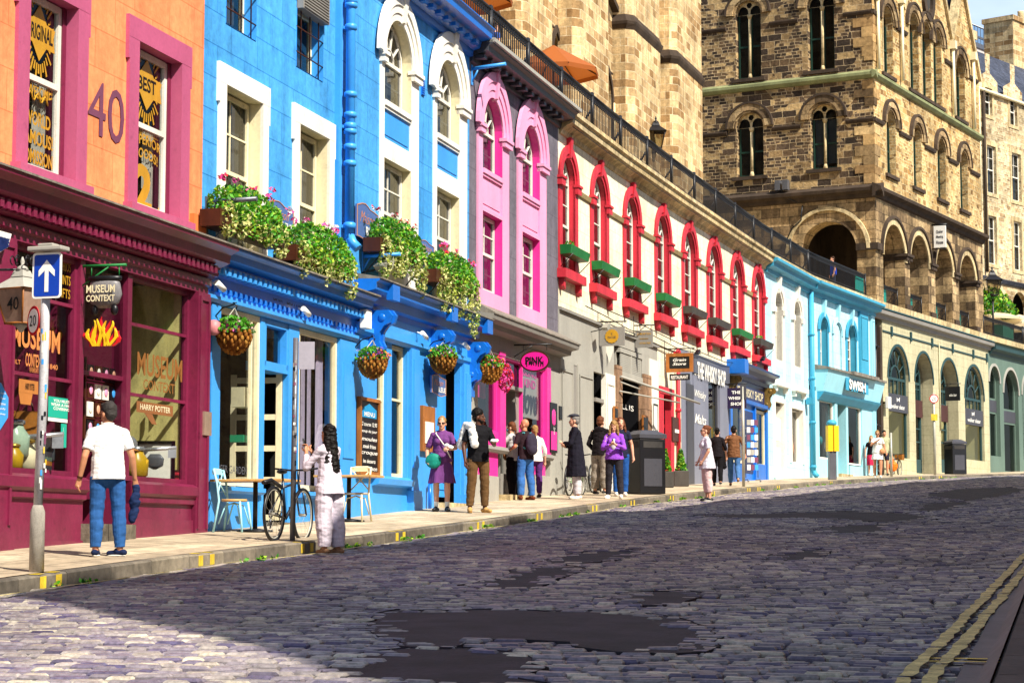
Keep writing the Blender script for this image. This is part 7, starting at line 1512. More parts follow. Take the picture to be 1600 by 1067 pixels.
# quoin stones down both sides of the corner
m = MB(TR); z = ZK + .35; i = 0
while z < 32: h = U(.34, .5); m.box(-.03, (.75 if i % 2 else .4), -.4, .035, z, z + h - .02) if abs(z - 20.6) > .5 and abs(z - 22.5) > .6 and abs(z - 25.4) > .5 else None; z += h; i += 1
m.build('quoins', island('quoin stones', ['3a2c20', 'd9b278', '8a6a44', 'e6c48c', '574330'], .88, .2, .5, .4, 6), b)
m = MB(TL); z = ZK + .35; i = 0
while z < 32: h = U(.34, .5); m.box((-.9 if i % 2 else -.5), -.0, -.3, .035, z, z + h - .02) if abs(z - 20.6) > .5 and abs(z - 22.5) > .6 and abs(z - 25.4) > .5 else None; z += h; i += 1
m.build('quoins', island('quoin stones', ['3a2c20', 'd9b278', '8a6a44', 'e6c48c', '574330'], .88, .2, .5, .4, 6), b)
# flood lights, painted sign, pole sign on the tower
u, z = lu(1225, 292); t = thing('flood_light', TL.map(u, .3, z), 'pair of small dark flood lights on the tower just above its main cornice', 'flood light'); m = MB(TL); m.box(u - .3, u - .06, .1, .4, z - .2, z + .25); m.build('lamp_head', M('steel'), t); m = MB(TL); m.box(u + .06, u + .3, .1, .4, z - .2, z + .25); m.build('lamp_head', M('steel'), t); m = MB(TL); m.tube([(u - .1, .2, z - .2), (u + .1, .25, z - .5), (u + .7, .1, z - .8)], .03, 6); m.build('cable', M('black'), t)
pts = [lu(1256, 322), lu(1254, 345), lu(1240, 358), lu(1232, 375)]; m = MB(TL); m.tube([(a, .2 - .0, z) for a, z in pts], .03, 6); tag(m.build('cable', M('black')), 'black cable drooping round the great arch of the tower', 'cable')
u0, z0 = ru(1459, 351); u1, z1 = ru(1478, 388); t = thing('projecting_sign', TR.map(u0, .4, z1), 'white pole sign for the Quaker meeting house between two tower arches', 'sign')
us_ = ru(1456, 370)[0]; o2 = TR.map(us_, 0, 0); FS = Flat(o2.xy, N8);
def fh(x, y): return FS.UZ(x, y)
a0, a1 = fh(1459.5, 370)[0], fh(1478, 370)[0]; zt, zb = fh(1468, 353)[1], fh(1468, 387)[1]
m = MB(FS); m.box(a0, a1, -.04, .04, zb, zt); m.build('board', M('whiteletter'), t); m = MB(FS); m.tube([(0, 0, zt + .06), (a1 + .05, 0, zt + .06)], .04, 6); m.tube([(0, 0, zb - .05), (a1, 0, zb - .05)], .03, 6); m.build('arm', M('black'), t)
m = MB(FS); h = zt - zb
for i, s_ in enumerate(('Quaker', 'Meeting', 'House')): text(m, s_, a0 + .12, a1 - .12, zt - h * (.36 + .24 * i), zt - h * (.2 + .24 * i), .05, .03)
m.build('lettering', M('darkgrey'), t)
# ---- cream tenement beyond, café terrace below it
TN = Flat(TR.map(TRn - 2., -5.2, 0).xy, Vector((3550 - 800, 3315))); tu = TN.UZ; E = 38
b = thing('stone_tenement', TN.map(5, 0, ZTR), 'cream rubble tenement with crow stepped dormers behind the café parasols', 'building'); hol = []; zE = tu(1560, 150)[1]
zE = (tu(1526, 141)[1] + tu(1600, 162)[1]) / 2; zst = (tu(1532.5, 430)[1] + tu(1600, 447)[1]) / 2
wn = []
for x0, x1, y0, y1 in ((1543, 1560, 336, 411), (1583, 1599, 345, 421), (1541, 1559, 226, 300), (1580, 1598, 238, 312)):
 a, c_ = tu(x0, y0)[0], tu(x1 - 4, y0)[0]; wn.append((a, c_, tu(x0, y1)[1], tu(x0, y0)[1]))
sp_ = wn[1][0] - wn[0][0]
for k in (0, 2):
 for j in (1, 2, 3): q = wn[1] if k == 0 else wn[3]; wn.append((q[0] + sp_ * j, q[1] + sp_ * j, q[2], q[3]))
dm = []
for x0, x1, y0, y1 in ((1538, 1549, 136, 178), (1577, 1588, 152, 194)): dm.append((tu(x0, y0)[0], tu(x1, y0)[0], tu(x0, y1)[1], tu(x0, y0)[1]))
hol = [rect(*q) for q in wn] + [rect(*q) for q in dm]; A0, c0 = tu(1578, 480), tu(1596, 480)
ga = arch(tu(1582, 490)[0], tu(1582, 490)[0] + 2.0, tu(1590, 480)[1] - .1, ZTR, 14)
hol.append(ga); ol = [(-.5, ZTR - .5), (-.5, zE)]
for q in dm: w_ = .75; c = (q[0] + q[1]) / 2; hw = (q[1] - q[0]) / 2; ol += [(c - hw - w_, zE), (c - hw - w_, q[3] + .5), (c - hw * .6, q[3] + .9), (c - hw * .6, q[3] + 1.4), (c - .3, q[3] + 1.4), (c - .3, q[3] + 2.0), (c + .3, q[3] + 2.0), (c + .3, q[3] + 1.4), (c + hw * .6, q[3] + 1.4), (c + hw * .6, q[3] + .9), (c + hw + w_, q[3] + .5), (c + hw + w_, zE)]
ol += [(E, zE), (E, ZTR - .5)]
m = MB(TN); m.plate(ol, hol, 0); [m.rim(h, -.3, 0) for h in hol]; m.add([(E, 0, ZTR), (E, 0, zE), (E, -10, zE), (E, -10, ZTR)], [(0, 1, 2, 3)]); m.build('wall', M('tenement'), b)
for q in wn + dm:
 m = MB(TN); m.ring([(q[0], q[2]), (q[0], q[3]), (q[1], q[3]), (q[1], q[2]), (q[0], q[2])], [(q[0] - .22, q[2] - .2), (q[0] - .22, q[3] + .25), (q[1] + .22, q[3] + .25), (q[1] + .22, q[2] - .2), (q[0] - .22, q[2] - .2)], 0, .04); m.build('window_surround', M('cornicestone'), b); sash(b, q[0], q[1], q[2], q[3], n=-.14, fr=TN, rows=(2, 2), cols=2)
m = MB(TN); m.sweep([(0, zst - .25), (.12, zst - .2), (.25, zst), (0, zst + .1)], -.5, E); m.build('string_course', M('slate'), b); m = MB(TN); m.tube([(-.5, .14, zE), (E, .14, zE)], .1, 8); m.build('gutter', M('creamtrim'), b)
for x, y0, y1 in ((1526, 140, 330), (1534.5, 140, 424)): u = tu(x, 200)[0]; m = MB(TN); m.tube([(u, .14, tu(x, y1)[1]), (u, .14, zE)], .09, 8); m.build('downpipe', M('creamtrim') if x < 1530 else M('darkstone'), b)
m = MB(TN); rf = [(0, zE), (0, zE + .1), (-4, zE + 4.2), (-4.1, zE + 4.1)]; m.sweep(rf, -.5, E); m.build('roof', M('slate'), b)
m = MB(TN); m.add([(-.4, -3, ZTR), (E, -3, ZTR), (E, -3, zE + 2), (-.4, -3, zE + 2)], [(0, 1, 2, 3)]); m.add([(-.4, 0, zst), (E, 0, zst), (E, -3, zst), (-.4, -3, zst)], [(0, 1, 2, 3)]); m.build('interior', M('interior'), b)
u0 = tu(1583, 60, -4)[0]; z0, z1 = tu(1590, 110, -4)[1] - 1, tu(1590, 34, -4)[1]; m = MB(TN); m.box(u0, u0 + 5, -6, -4, z0, z1); m.box(u0 - .1, u0 + 5.1, -6.1, -3.9, z1, z1 + .3); m.build('chimney', M('ashlar'), b); m = MB(TN); m.lathe((u0 + 3.2, -5, z1 + .3), [(.25, 0), (.2, .9), (.22, 1.0)], 10); m.build('chimney_pot', M('cornicestone'), b)
u0 = tu(1512, 60)[0]; z1 = tu(1520, 54)[1]; m = MB(TN); m.box(u0 - .2, u0 + 1.9, -2.6, -.6, 24, z1); m.box(u0 - .35, u0 + 2.05, -2.75, -.45, z1, z1 + .5); m.build('chimney', M('cornicestone'), b)
# modern roof storey behind
MO = Flat(TN.map(-2, -16, 0).xy, Vector((3550 - 800, 3315))); mu_ = MO.UZ; b = thing('rooftop_building', MO.map(10, 0, 26), 'modern grey roof storey with glazed balcony rails seen behind the dormers', 'building'); m0 = mu_(1515, 90)[0]; m1 = m0 + 30; z0, z1, z2, z3 = mu_(1560, 118)[1] - 8, mu_(1560, 88)[1], mu_(1560, 72)[1], mu_(1560, 55)[1]
m = MB(MO); m.box(m0, m1, -8, 0, z0, z1); m.build('wall', paint('pale modern wall', 'c4b8b4', .7, .1), b); m = MB(MO); m.box(m0, m1, -8, .1, z1, z1 + .35); m.box(m0, m1, -.1, 0, z2, z2 + .15); m.build('slab', M('steel'), b)
m = MB(MO); m.tube([(m0, 0, z3), (m1, 0, z3)], .06, 6); u = m0
while u < m1: m.tube([(u, 0, z1), (u, 0, z3)], .025, 4, False); u += .45
m.box(mu_(1568, 60)[0], mu_(1568, 60)[0] + .8, -.3, .1, z1, z3 + .4); m.build('balcony_rail', M('steel'), b)
m = MB(MO); m.plate(rect(m0, m1, z1, z3), [], -.05); m.build('pane', glassmat('pale blue glazing', 'b9d4e6', 1.), b)
# lamps
def lantern(p, label, scale=1., arm=None, glass='c9c4b0', cap='black', number=None, edge='black', yaw=0.):
 t = thing('street_lantern', p, label, 'lantern'); L = Loc(p, yaw, scale); m = MB(L); s4 = lambda r, z: [(-r, -r, z), (r, -r, z), (r, r, z), (-r, r, z)]
 def fr4(a, c_, f=True): m.add(s4(*a) + s4(*c_), [(0, 1, 5, 4), (1, 2, 6, 5), (2, 3, 7, 6), (3, 0, 4, 7)])
 fr4((.16, 0), (.27, .5)); m.build('glazing', glassmat('lantern glass ' + glass, glass, 1.5) if not number else paint('old lantern glass', 'a88a78', .3, .3), t)
 m = MB(L)
 for sx, sy in ((-1, -1), (1, -1), (1, 1), (-1, 1)): m.tube([(sx * .16, sy * .16, 0), (sx * .27, sy * .27, .5)], .014, 5)
 for z, r in ((0, .165), (.5, .275)): q = s4(r, z); [m.tube([q[i], q[(i + 1) % 4]], .016, 5) for i in range(4)]
 m.build('frame', M(edge), t)
 m = MB(L); fr4((.31, .5), (.1, .68)); fr4((.12, .68), (.08, .78)); m.lathe((0, 0, .78), [(.1, 0), (.07, .05), (.02, .08), (.035, .13), (.01, .2)], 10); m.lathe((0, 0, -.12), [(.03, 0), (.06, .06), (.14, .12)], 8); m.build('cap', M(cap), t)
 if number: m = MB(L); m.add([(.02 - .0, -.272 + .0, .12), ], []);
 return t, L
# lantern over the red arches, on a bracket from the hall
u, z = HU(1025, 232, .9); t, L = lantern(HF.map(u, .9, z), 'black four sided lantern on the sandstone hall just above the terrace railing', 1.25); m = MB(HF); m.tube([(u, 0, z + .1), (u, .5, z - .2), (u, .9, z - .15)], .04, 6); m.lathe((u - .5, .2, z + .4), [(.02, 0), (.08, .1), (.09, .3), (.05, .4)], 8); m.build('bracket', M('black'), t)
pu, pz = UZ(1551, 470, -1.2); t, L = lantern(S.map(pu, -1.2, pz + .3), 'black terrace lantern beside the leafy plant at the café', 1.6); m = MB(); m.tube([(pu, -1.2, ZTR), (pu, -1.2, pz + .2)], .06, 8); m.build('post', M('black'), t)
def parasol(u, n, zt, r, mat, label, drop=.55, fr=S, pole=2.6):
 t = thing('parasol', fr.map(u, n, zt - pole), label, 'parasol'); m = MB(fr); k = 8; vs = [(u, n, zt)] + [(u + r * math.cos(i * math.pi / 4 + .2), n + r * math.sin(i * math.pi / 4 + .2), zt - drop) for i in range(k)] + [(u + r * .99 * math.cos(i * math.pi / 4 + .2), n + r * .99 * math.sin(i * math.pi / 4 + .2), zt - drop - .12) for i in range(k)]
 m.add(vs, [(0, i + 1, (i + 1) % k + 1) for i in range(k)] + [(i + 1, (i + 1) % k + 1, (i + 1) % k + 1 + k, i + 1 + k) for i in range(k)]); m.build('canopy', mat, t)
 m = MB(fr); m.tube([(u, n, zt - pole), (u, n, zt)], .03, 8); m.build('pole', M('darkwood'), t); m = MB(fr)
 for i in range(k): m.tube([(u, n, zt - .1), (u + r * math.cos(i * math.pi / 4 + .2), n + r * math.sin(i * math.pi / 4 + .2), zt - drop - .03)], .02, 4)
 m.build('ribs', M('darkwood'), t)
om = leafmat('orange canvas', 'a85c20', .3); cm = leafmat('cream canvas', 'f2e2c0', .35)
for _m_ in (om, cm):
 for n_ in _m_.node_tree.nodes:
  if n_.type == 'MAP_RANGE': n_.inputs[3].default_value = 1; n_.inputs[4].default_value = 1
a, z = UZ(868, 76, -1.7); parasol(a - .2, -1.7, z + .05, 1.3, om, 'orange café parasol over the terrace railing in front of the sandstone hall', .75)
a, z = UZ(716, -36, -1.7); parasol(a, -1.7, z + .2, 1.35, om, 'orange café parasol at the top edge above the blue and grey houses', .7)
a, z = UZ(1583, 489, -2.); parasol(a, -2., z, 2.6, cm, 'large cream parasol over the café railing at the right end', .75)
a, z = UZ(1530, 478, -3.); parasol(a, -3., z, 2.6, cm, 'cream parasol half hidden by the last tower pier', .8)
t = thing('climbing_plant', S.map(PU(1551, 470), -1.6, ZTR), 'large leafy plant growing round the terrace lantern', 'plant'); m = MB()
for x, y in ((1540, 468), (1549, 462), (1560, 470), (1566, 480), (1573, 485), (1543, 478)): a, z = UZ(x, y, -1.6); m.leaves((a, -1.6, z), (.75, .6, .5), 190, .13, 3)
m.build('foliage', LG, t); m = MB(); m.tube([(PU(1551, 470), -1.6, ZTR), (PU(1551, 470) + .1, -1.6, ZTR + 1.8)], .05, 6); m.build('stem', M('darkwood'), t)
railing(U_I - .8, U_I + 6, 'plain black railing of the café terrace right of the tower'); railing(U_I + 6.1, ue, 'plain black railing at the far end of the café terrace')
m = MB(); a, z = UZ(1573, 530, -1.0); m.box(a - .5, a + .9, -1.6, -1.0, ZTR, ZTR + 1.15); tag(m.build('planter_box', paint('dark green board', '1a5a48', .6, .2)), 'dark green box standing behind the café terrace railing', 'box')
# ---- tenements across the street: they throw the shade over the setts
NF = WR + 2.4; LH = Vector((LD.x, LD.y)).normalized(); tanE = math.tan(SUN_EL)
def roof_for(u, n):
 p = S.map(u, n, 0).xy; t_ = 0
 while t_ < 60:
  q = p - LH * t_; uu, nn_ = S.inv(q.x, q.y)
  if nn_ >= NF: break
  t_ += .1
 return uu, G(u, n) + .04 + t_ * tanE
pts = [roof_for(*q) for q in ((-4.3, 2.6), (1., 2.6), (4, 2.9), (7, 2.9), (12, 2.5), (19.5, 2.6), (20.7, 3.9), (25.1, 4.8), (34.5, 5.4), (46, 5.4), (53, 6), (61.4, 6.4), (67.4, 7))]
uu0 = pts[0][0]; us = [uu0, uu0 + 8, uu0 + 17, uu0 + 24.5, uu0 + 33, uu0 + 45, uu0 + 58, uu0 + 75]
for i in range(7):
 a, c_ = us[i], us[i + 1]; h = [float(np.interp(x, [p[0] for p in pts], [p[1] for p in pts])) for x in (a + .3, (a + c_) / 2, c_ - .3)]; hz_ = float(np.mean(h)) if i else h[0]
 nm = ('first', 'second', 'third', 'fourth', 'fifth', 'sixth', 'seventh')[i]; q = S.map((a + c_) / 2, NF, base(a)); b = thing('tenement', q, f'{nm} stone tenement up the shaded side of the street, outside the picture to the right', 'building', 'tenements on the shaded side'); m = MB(); hs = []
 for zz in np.arange(base(a) + 4.6, hz_ - 2.2, 3.4):
  x = a + 1.
  while x + 1.2 < c_ - .6: hs.append(rect(x, x + 1.1, zz, zz + 1.9)); x += 2.6
 cs = [a] + S.cuts(a, c_) + [c_]
 for p, r_ in zip(cs[:-1], cs[1:]): m.plate([(p, -1), (p, hz_), (r_, hz_), (r_, -1)], [h_ for h_ in hs if p < h_[0][0] and h_[2][0] < r_], NF)
 if i: m.box(a, c_, NF + .2, NF + 9, -1, hz_)
 else:
  q = [(a, NF), (a - 14, NF + 12), (a - 8, NF + 17), (c_, NF + 12), (c_, NF)]; m.add([(x, y, -1) for x, y in q] + [(x, y, hz_) for x, y in q], [(j, (j + 1) % 5, (j + 1) % 5 + 5, j + 5) for j in (0, 1, 2, 3)] + [(5, 6, 7, 8, 9)])
 m.build('wall', M('tenement'), b); m = MB();
 for h_ in hs: m.plate(h_, [], NF + .12)
 m.build('windows', M('glass'), b)
 m = MB(); x = a + 1; m.box(x, x + 1.3, NF + .1, NF + .9, hz_, hz_ + .3); m.build('chimney', M('tenement'), b)
# ================================================================ people
def remesh(prims, vox, smooth=3, wr=0., wrs=9., seed=0):
 """one continuous skin grown over tapered limbs and ellipsoids (coordinates in metres, local)"""
 V = []; Fc = []
 for p in prims:
  if p[0] == 'c':
   _, a, ra, b_, rb = p[:5]; rnd = p[5] if len(p) > 5 else (1, 1); fl = p[6] if len(p) > 6 else 1.
   a, b_ = Vector(a), Vector(b_); d = b_ - a; L = d.length; d = d / max(L, 1e-6); x = (Vector((1, 0, 0)) - d * d.x); x = (Vector((0, 1, 0)) - d * d.y) if x.length < .2 else x; x.normalize(); y = d.cross(x)
   st = []
   if rnd[0]: st += [(-ra * math.cos(t), ra * math.sin(t)) for t in (.25, .6, 1.0, 1.3)]
   else: st += [(0, ra * .5)]
   st += [(0, ra), (L, rb)]
   if rnd[1]: st += [(L + rb * math.cos(t), rb * math.sin(t)) for t in (1.3, 1.0, .6, .25)]
   else: st += [(L, rb * .5)]
   k = 14; o = len(V)
   for h, r in st:
    for j in range(k): t = 2 * math.pi * j / k; V.append(a + d * h + x * (r * math.cos(t)) + y * (r * fl * math.sin(t)))
   n = len(st); Fc += [(o + i * k + j, o + i * k + (j + 1) % k, o + (i + 1) * k + (j + 1) % k, o + (i + 1) * k + j) for i in range(n - 1) for j in range(k)]
   Fc += [tuple(o + j for j in range(k))[::-1], tuple(o + (n - 1) * k + j for j in range(k))]
  else:
   _, c, r = p[:3]; rot = p[3] if len(p) > 3 else None; o = len(V); k, m_ = 16, 10
   for i in range(m_ + 1):
    for j in range(k):
     t, f = 2 * math.pi * j / k, math.pi * (i + .001) / (m_ + .002); v = Vector((r[0] * math.sin(f) * math.cos(t), r[1] * math.sin(f) * math.sin(t), -r[2] * math.cos(f)))
     if rot: v = rot @ v
     V.append(v + Vector(c))
   Fc += [(o + i * k + j, o + i * k + (j + 1) % k, o + (i + 1) * k + (j + 1) % k, o + (i + 1) * k + j) for i in range(m_) for j in range(k)]
   Fc += [tuple(o + j for j in range(k))[::-1], tuple(o + m_ * k + j for j in range(k))]
 me = bpy.data.meshes.new('r'); me.from_pydata(V, [], Fc); ob = bpy.data.objects.new('r', me); col.objects.link(ob)
 r = ob.modifiers.new('r', 'REMESH'); r.mode = 'VOXEL'; r.voxel_size = vox; r.use_smooth_shade = True
 if smooth: s_ = ob.modifiers.new('s', 'SMOOTH'); s_.iterations = smooth; s_.factor = .5
 dg = bpy.context.evaluated_depsgraph_get(); out = bpy.data.meshes.new_from_object(ob.evaluated_get(dg)); bpy.data.objects.remove(ob); bpy.data.meshes.remove(me)
 if wr:
  n = len(out.vertices); co = np.empty(n * 3); out.vertices.foreach_get('co', co); no = np.empty(n * 3); out.vertices.foreach_get('normal', no); co = co.reshape(-1, 3); no = no.reshape(-1, 3)
  for i in range(n): c = co[i]; q = noise.noise(Vector((c[0] * wrs + seed, c[1] * wrs, c[2] * wrs * 1.9))) + .5 * noise.noise(Vector((c[0] * wrs * 2.3, c[1] * wrs * 2.3 + seed, c[2] * wrs * 4))); co[i] = c + no[i] * wr * q
  out.vertices.foreach_set('co', co.ravel())
 out.polygons.foreach_set('use_smooth', [True] * len(out.polygons)); return out
def cloth(nm, hx, rough=.85): return paint('cloth ' + nm, hx, rough, .26, .4, 0, 9, .15, False)
def fig(px, pyf, pyh, yaw, label, sp, world=None, H=None):
 """a person: feet at picture point px,pyf; crown at pyh; yaw 0 looks away from the camera, 90 looks left, 180 at the camera"""
 if world is None:
  u, n, z = GP(px, pyf); p = S.map(u, n, z)
  r = ray(px, pyh); H = (ZC + r.z * (p.y / r.y)) - z
 else: p = world
 H = min(max(H, 1.45), 1.95); k = H / 1.75; a = math.radians(yaw); v = sp.get('vox', .009)
 X = Vector
 lean = sp.get('lean', 0); hy = .02 + lean
 fw = sp.get('fem', 0); sh = .158 if fw else .182; hp = .1
 ft = sp.get('feet', ((-.1, 0), (.1, 0))); kn = sp.get('knee', ((0, .02), (0, .02))); lift = sp.get('lift', (0, 0))
 hipz = .9; hips = [X((-hp, 0, hipz)), X((hp, 0, hipz))]; ank = [X((f[0], f[1] - .03, .085 + l)) for f, l in zip(ft, lift)]
 knee = [(h + q) / 2 + X((w_[0], w_[1], .02)) for h, q, w_ in zip(hips, ank, kn)]
 shl = [X((-sh, hy, 1.395)), X((sh, hy, 1.395))]
 arm = sp.get('arms', ((X((-.25, .0, 1.14)), X((-.27, .07, .88))), (X((.25, .0, 1.14)), X((.27, .07, .88)))))
 arm = [(X(e), X(w_)) for e, w_ in arm]; hz = sp.get('hturn', 0); hr = Matrix.Rotation(math.radians(hz), 3, 'Z') @ Matrix.Rotation(math.radians(sp.get('nod', 0)), 3, 'X'); hc = X((0, hy + .015, 1.6))
 b = []
 wst = .115 if fw else .135
 b += [('e', (0, hy, 1.3), (sh * .92, .115, .17)), ('e', (0, hy * .5, 1.1), (wst + .01, .1, .16)), ('e', (0, -.01, .93), (.165 if fw else .158, .115, .13)), ('c', (-sh * .8, hy, 1.385), .06, (sh * .8, hy, 1.385), .06), ('c', (-sh * .9, hy, 1.4), .045, (0, hy, 1.46), .05), ('c', (sh * .9, hy, 1.4), .045, (0, hy, 1.46), .05), ('c', (0, hy, 1.4), .062, (0, hy + .01, 1.53), .055)]
 if fw: b += [('e', (s_ * .07, hy + .085, 1.28), (.06, .05, .06)) for s_ in (-1, 1)]
 for h, q, f in zip(hips, knee, ank): b += [('c', h, .088, q, .056), ('c', q + X((0, 0, -.0)), .056, q.lerp(f, .35) + X((0, -.015, 0)), .058), ('c', q.lerp(f, .35) + X((0, -.015, 0)), .055, f, .037)]
 dr = sp.get('toe', (0, 0))
 for f, t in zip(ank, dr): d = X((math.sin(math.radians(t)), math.cos(math.radians(t)), 0)); b += [('c', f + X((0, 0, -.045)) - d * .04, .036, f + d * .13 + X((0, 0, -.055)), .03, (1, 1), .8), ('c', f, .037, f + d * .03 + X((0, 0, -.05)), .036)]
 grip = sp.get('grip', (0.35, .35))
 for (e, w_), s_, sg, gr in zip(arm, shl, (-1, 1), grip):
  b += [('c', s_, .052, e, .038), ('c', e, .038, e.lerp(w_, .3), .038), ('c', e.lerp(w_, .3), .038, w_, .025)]
  d = (w_ - e).normalized(); side = X((0, 1, 0)) if abs(d.y) < .8 else X((0, 0, 1)); side = (side - d * side.dot(d)).normalized(); nrm = d.cross(side) * sg
  b.append(('c', w_, .028, w_ + d * .075, .036, (1, 1), .55))
  for i, (o_, L) in enumerate(((.027, .068), (.009, .078), (-.009, .072), (-.026, .055))):
   r0 = w_ + d * .085 + side * o_; c1 = (d * math.cos(gr) - nrm * math.sin(gr)); c2 = (d * math.cos(gr * 2.4) - nrm * math.sin(gr * 2.4)); m1 = r0 + c1 * L * .5; b += [('c', r0, .0095, m1, .009), ('c', m1, .009, m1 + c2 * L * .55, .0075)]
  t0 = w_ + d * .03 + side * .028; t1 = t0 + (side * .6 + d * .8 - nrm * .3).normalized() * .04; b += [('c', t0, .013, t1, .011), ('c', t1, .011, t1 + (d - nrm * .6).normalized() * .032, .009)]
 hd = lambda x, y, z: hc + hr @ X((x, y, z))
 b += [('e', hd(0, -.012, .045), (.075, .092, .1), hr), ('e', hd(0, .028, -.02), (.06, .066, .085), hr), ('e', hd(0, .055, -.075), (.034, .032, .03), hr), ('c', hd(0, .09, .012), .008, hd(0, .104, -.022), .014), ('e', hd(-.076, -.005, -.005), (.012, .022, .032), hr), ('e', hd(.076, -.005, -.005), (.012, .022, .032), hr), ('c', hd(-.02, .082, -.05), .009, hd(.02, .082, -.05), .009), ('c', hd(-.04, .076, .028), .011, hd(.04, .076, .028), .011)]
 base_l = Matrix.Translation(p) @ Matrix.Rotation(a, 4, 'Z') @ Matrix.Scale(k, 4)
 me = remesh(b, v, 3); me.materials.append(M(sp.get('skin', 'skin'))); o = bpy.data.objects.new('person', me); col.objects.link(o); o.matrix_world = base_l; tag(o, label, 'person', sp.get('group'))
 def add(nm, prims, mat, wr=.006, sm=2, vx=None, wrs=9.): m = remesh(prims, vx or v * 1.15, sm, wr, wrs, px * .1); m.materials.append(mat); q = bpy.data.objects.new(nm, m); col.objects.link(q); q.parent = o; return q
 def mbadd(nm, f, mats):
  m = MB(W0); f(m); q = m.build(nm, mats); q.parent = o; return q
 e_ = .014
 # top
 tc = sp.get('top'); sl = sp.get('sleeve', .55); hem = sp.get('hem', .9); op = 1.13
 if tc:
  g = [('e', (0, hy, 1.3), (sh * .92 + e_, .13, .18)), ('e', (0, hy * .6, 1.12), (wst + .042, .122, .19)), ('c', (0, hy * .6, 1.3), (wst + .03 if fw else .172), (0, -.012, hem - .04), (.2 if hem > .8 else .25) + sp.get('flare', 0), (1, 0), .78), ('c', (-sh * .8, hy, 1.38), .07, (sh * .8, hy, 1.38), .07), ('c', (-sh * .95, hy, 1.395), .055, (0, hy, 1.45), .062), ('c', (sh * .95, hy, 1.395), .055, (0, hy, 1.45), .062), ('c', (0, hy, 1.42), .075, (0, hy + .005, 1.475), .068, (1, 0))]
  if fw: g += [('e', (s_ * .07, hy + .085, 1.28), (.07, .062, .07)) for s_ in (-1, 1)]
  for (e, w_), s_ in zip(arm, shl):
   if sl <= 1: q = s_.lerp(e, sl); g.append(('c', s_, .058, q, .06 if sl < .9 else .055, (1, 0)))
   else: q = e.lerp(w_, min(sl - 1, .97)); g += [('c', s_, .057, e, .053), ('c', e, .053, q, .042, (1, 0))]
  add(sp.get('topname', 'shirt'), g, tc, sp.get('wr', .007))
  if sp.get('collar'): add('collar', [('c', (0, hy, 1.45), .075, (0, hy + .005, 1.505), .066, (0, 0))], tc, .002)
 if sp.get('inner'): add('undershirt', [('e', (0, hy + .03, 1.22), (.1, .115, .2)), ('c', (0, .02, 1.1), .1, (0, .02, .93), .11, (1, 0), .9)], sp['inner'], .004)
 # legs
 tr = sp.get('trousers'); tl = sp.get('tlen', .96); tw = sp.get('wide', 1.)
 if tr:
  g = [('c', (0, -.01, 1.02), wst + .03, (0, -.01, .93), .17, (0, 1), .75), ('e', (0, -.02, .92), (.172, .13, .12))]
  for h, q, f in zip(hips, knee, ank):
   en = q.lerp(f, tl); g += [('c', h + X((0, 0, -.02)), .102 * (1 + (tw - 1) * .4), q, .08 * tw), ('c', q, .08 * tw, q.lerp(f, .35) + X((0, -.015, 0)), .079 * tw), ('c', q.lerp(f, min(.35, tl * .6)) + X((0, -.015, 0)), .079 * tw, en, (.062 if tl > .6 else .075) * tw, (1, 0))] if tl > 0 else [('c', h, .1, h.lerp(q, 1 + tl), .09 * tw, (1, 0))]
  add('trousers', g, tr, .01 if tw > 1.2 else .008, wrs=7)
  if sp.get('belt'): add('belt', [('c', (0, -.01, .985), .158, (0, -.01, 1.015), .155, (0, 0), .76)], M('darkwood'), 0)
 sk = sp.get('skirt')
 if sk:
  def f(m):
   m.sm = True; kk = 40; st = [(1.05, wst + .03), (.95, .17), (.8, .2), (sk[1], sk[2])]; vs = []
   for z, r_ in st:
    for j in range(kk): t = 2 * math.pi * j / kk; rr = r_ * (1 + (.06 * math.sin(j * 1.3 + px) + .04 * math.sin(j * 2.9)) * (1.05 - z) * 2.4); vs.append((rr * math.cos(t), rr * .78 * math.sin(t) - .01, z + .008 * math.sin(j * 1.7)))
   m.add(vs, [(i * kk + j, i * kk + (j + 1) % kk, (i + 1) * kk + (j + 1) % kk, (i + 1) * kk + j) for i in range(3) for j in range(kk)])
  mbadd('skirt', f, sk[0])
 for f, t, sg in zip(ank, dr, (-1, 1)):
  d = X((math.sin(math.radians(t)), math.cos(math.radians(t)), 0)); g = [('c', f + X((0, 0, -.04)) - d * .05, .043, f + d * .14 + X((0, 0, -.05)), .036, (1, 1), .85), ('e', f + d * .03 + X((0, 0, -.03)), (.045, .05, .045))]
  so_ = add('shoe', g, sp.get('shoes', M('black')), 0, 2); s2 = add('sole', [('e', f + d * .045 + X((0, 0, -.075)), (.047, .13, .014), Matrix.Rotation(-math.radians(t), 3, 'Z'))], sp.get('sole', M('white')), 0, 1)
 if sp.get('socks'):
  for f in ank: add('sock', [('c', f, .042, f + X((0, 0, .1)), .05, (1, 0))], M('white'), 0)
 # hair
 hs = sp.get('hair', 'short'); hm = sp.get('hmat')
 g = [('e', hd(0, -.022, .062), (.083, .095, .098), hr)]
 if hs == 'short': g += [('e', hd(0, -.05, .01), (.075, .065, .085), hr), ('e', hd(0, .05, .115), (.055, .045, .03), hr)]
 if hs == 'afro': g += [('e', hd(0, -.03, .075), (.1, .105, .1), hr), ('e', hd(0, -.06, .01), (.08, .06, .08), hr)]
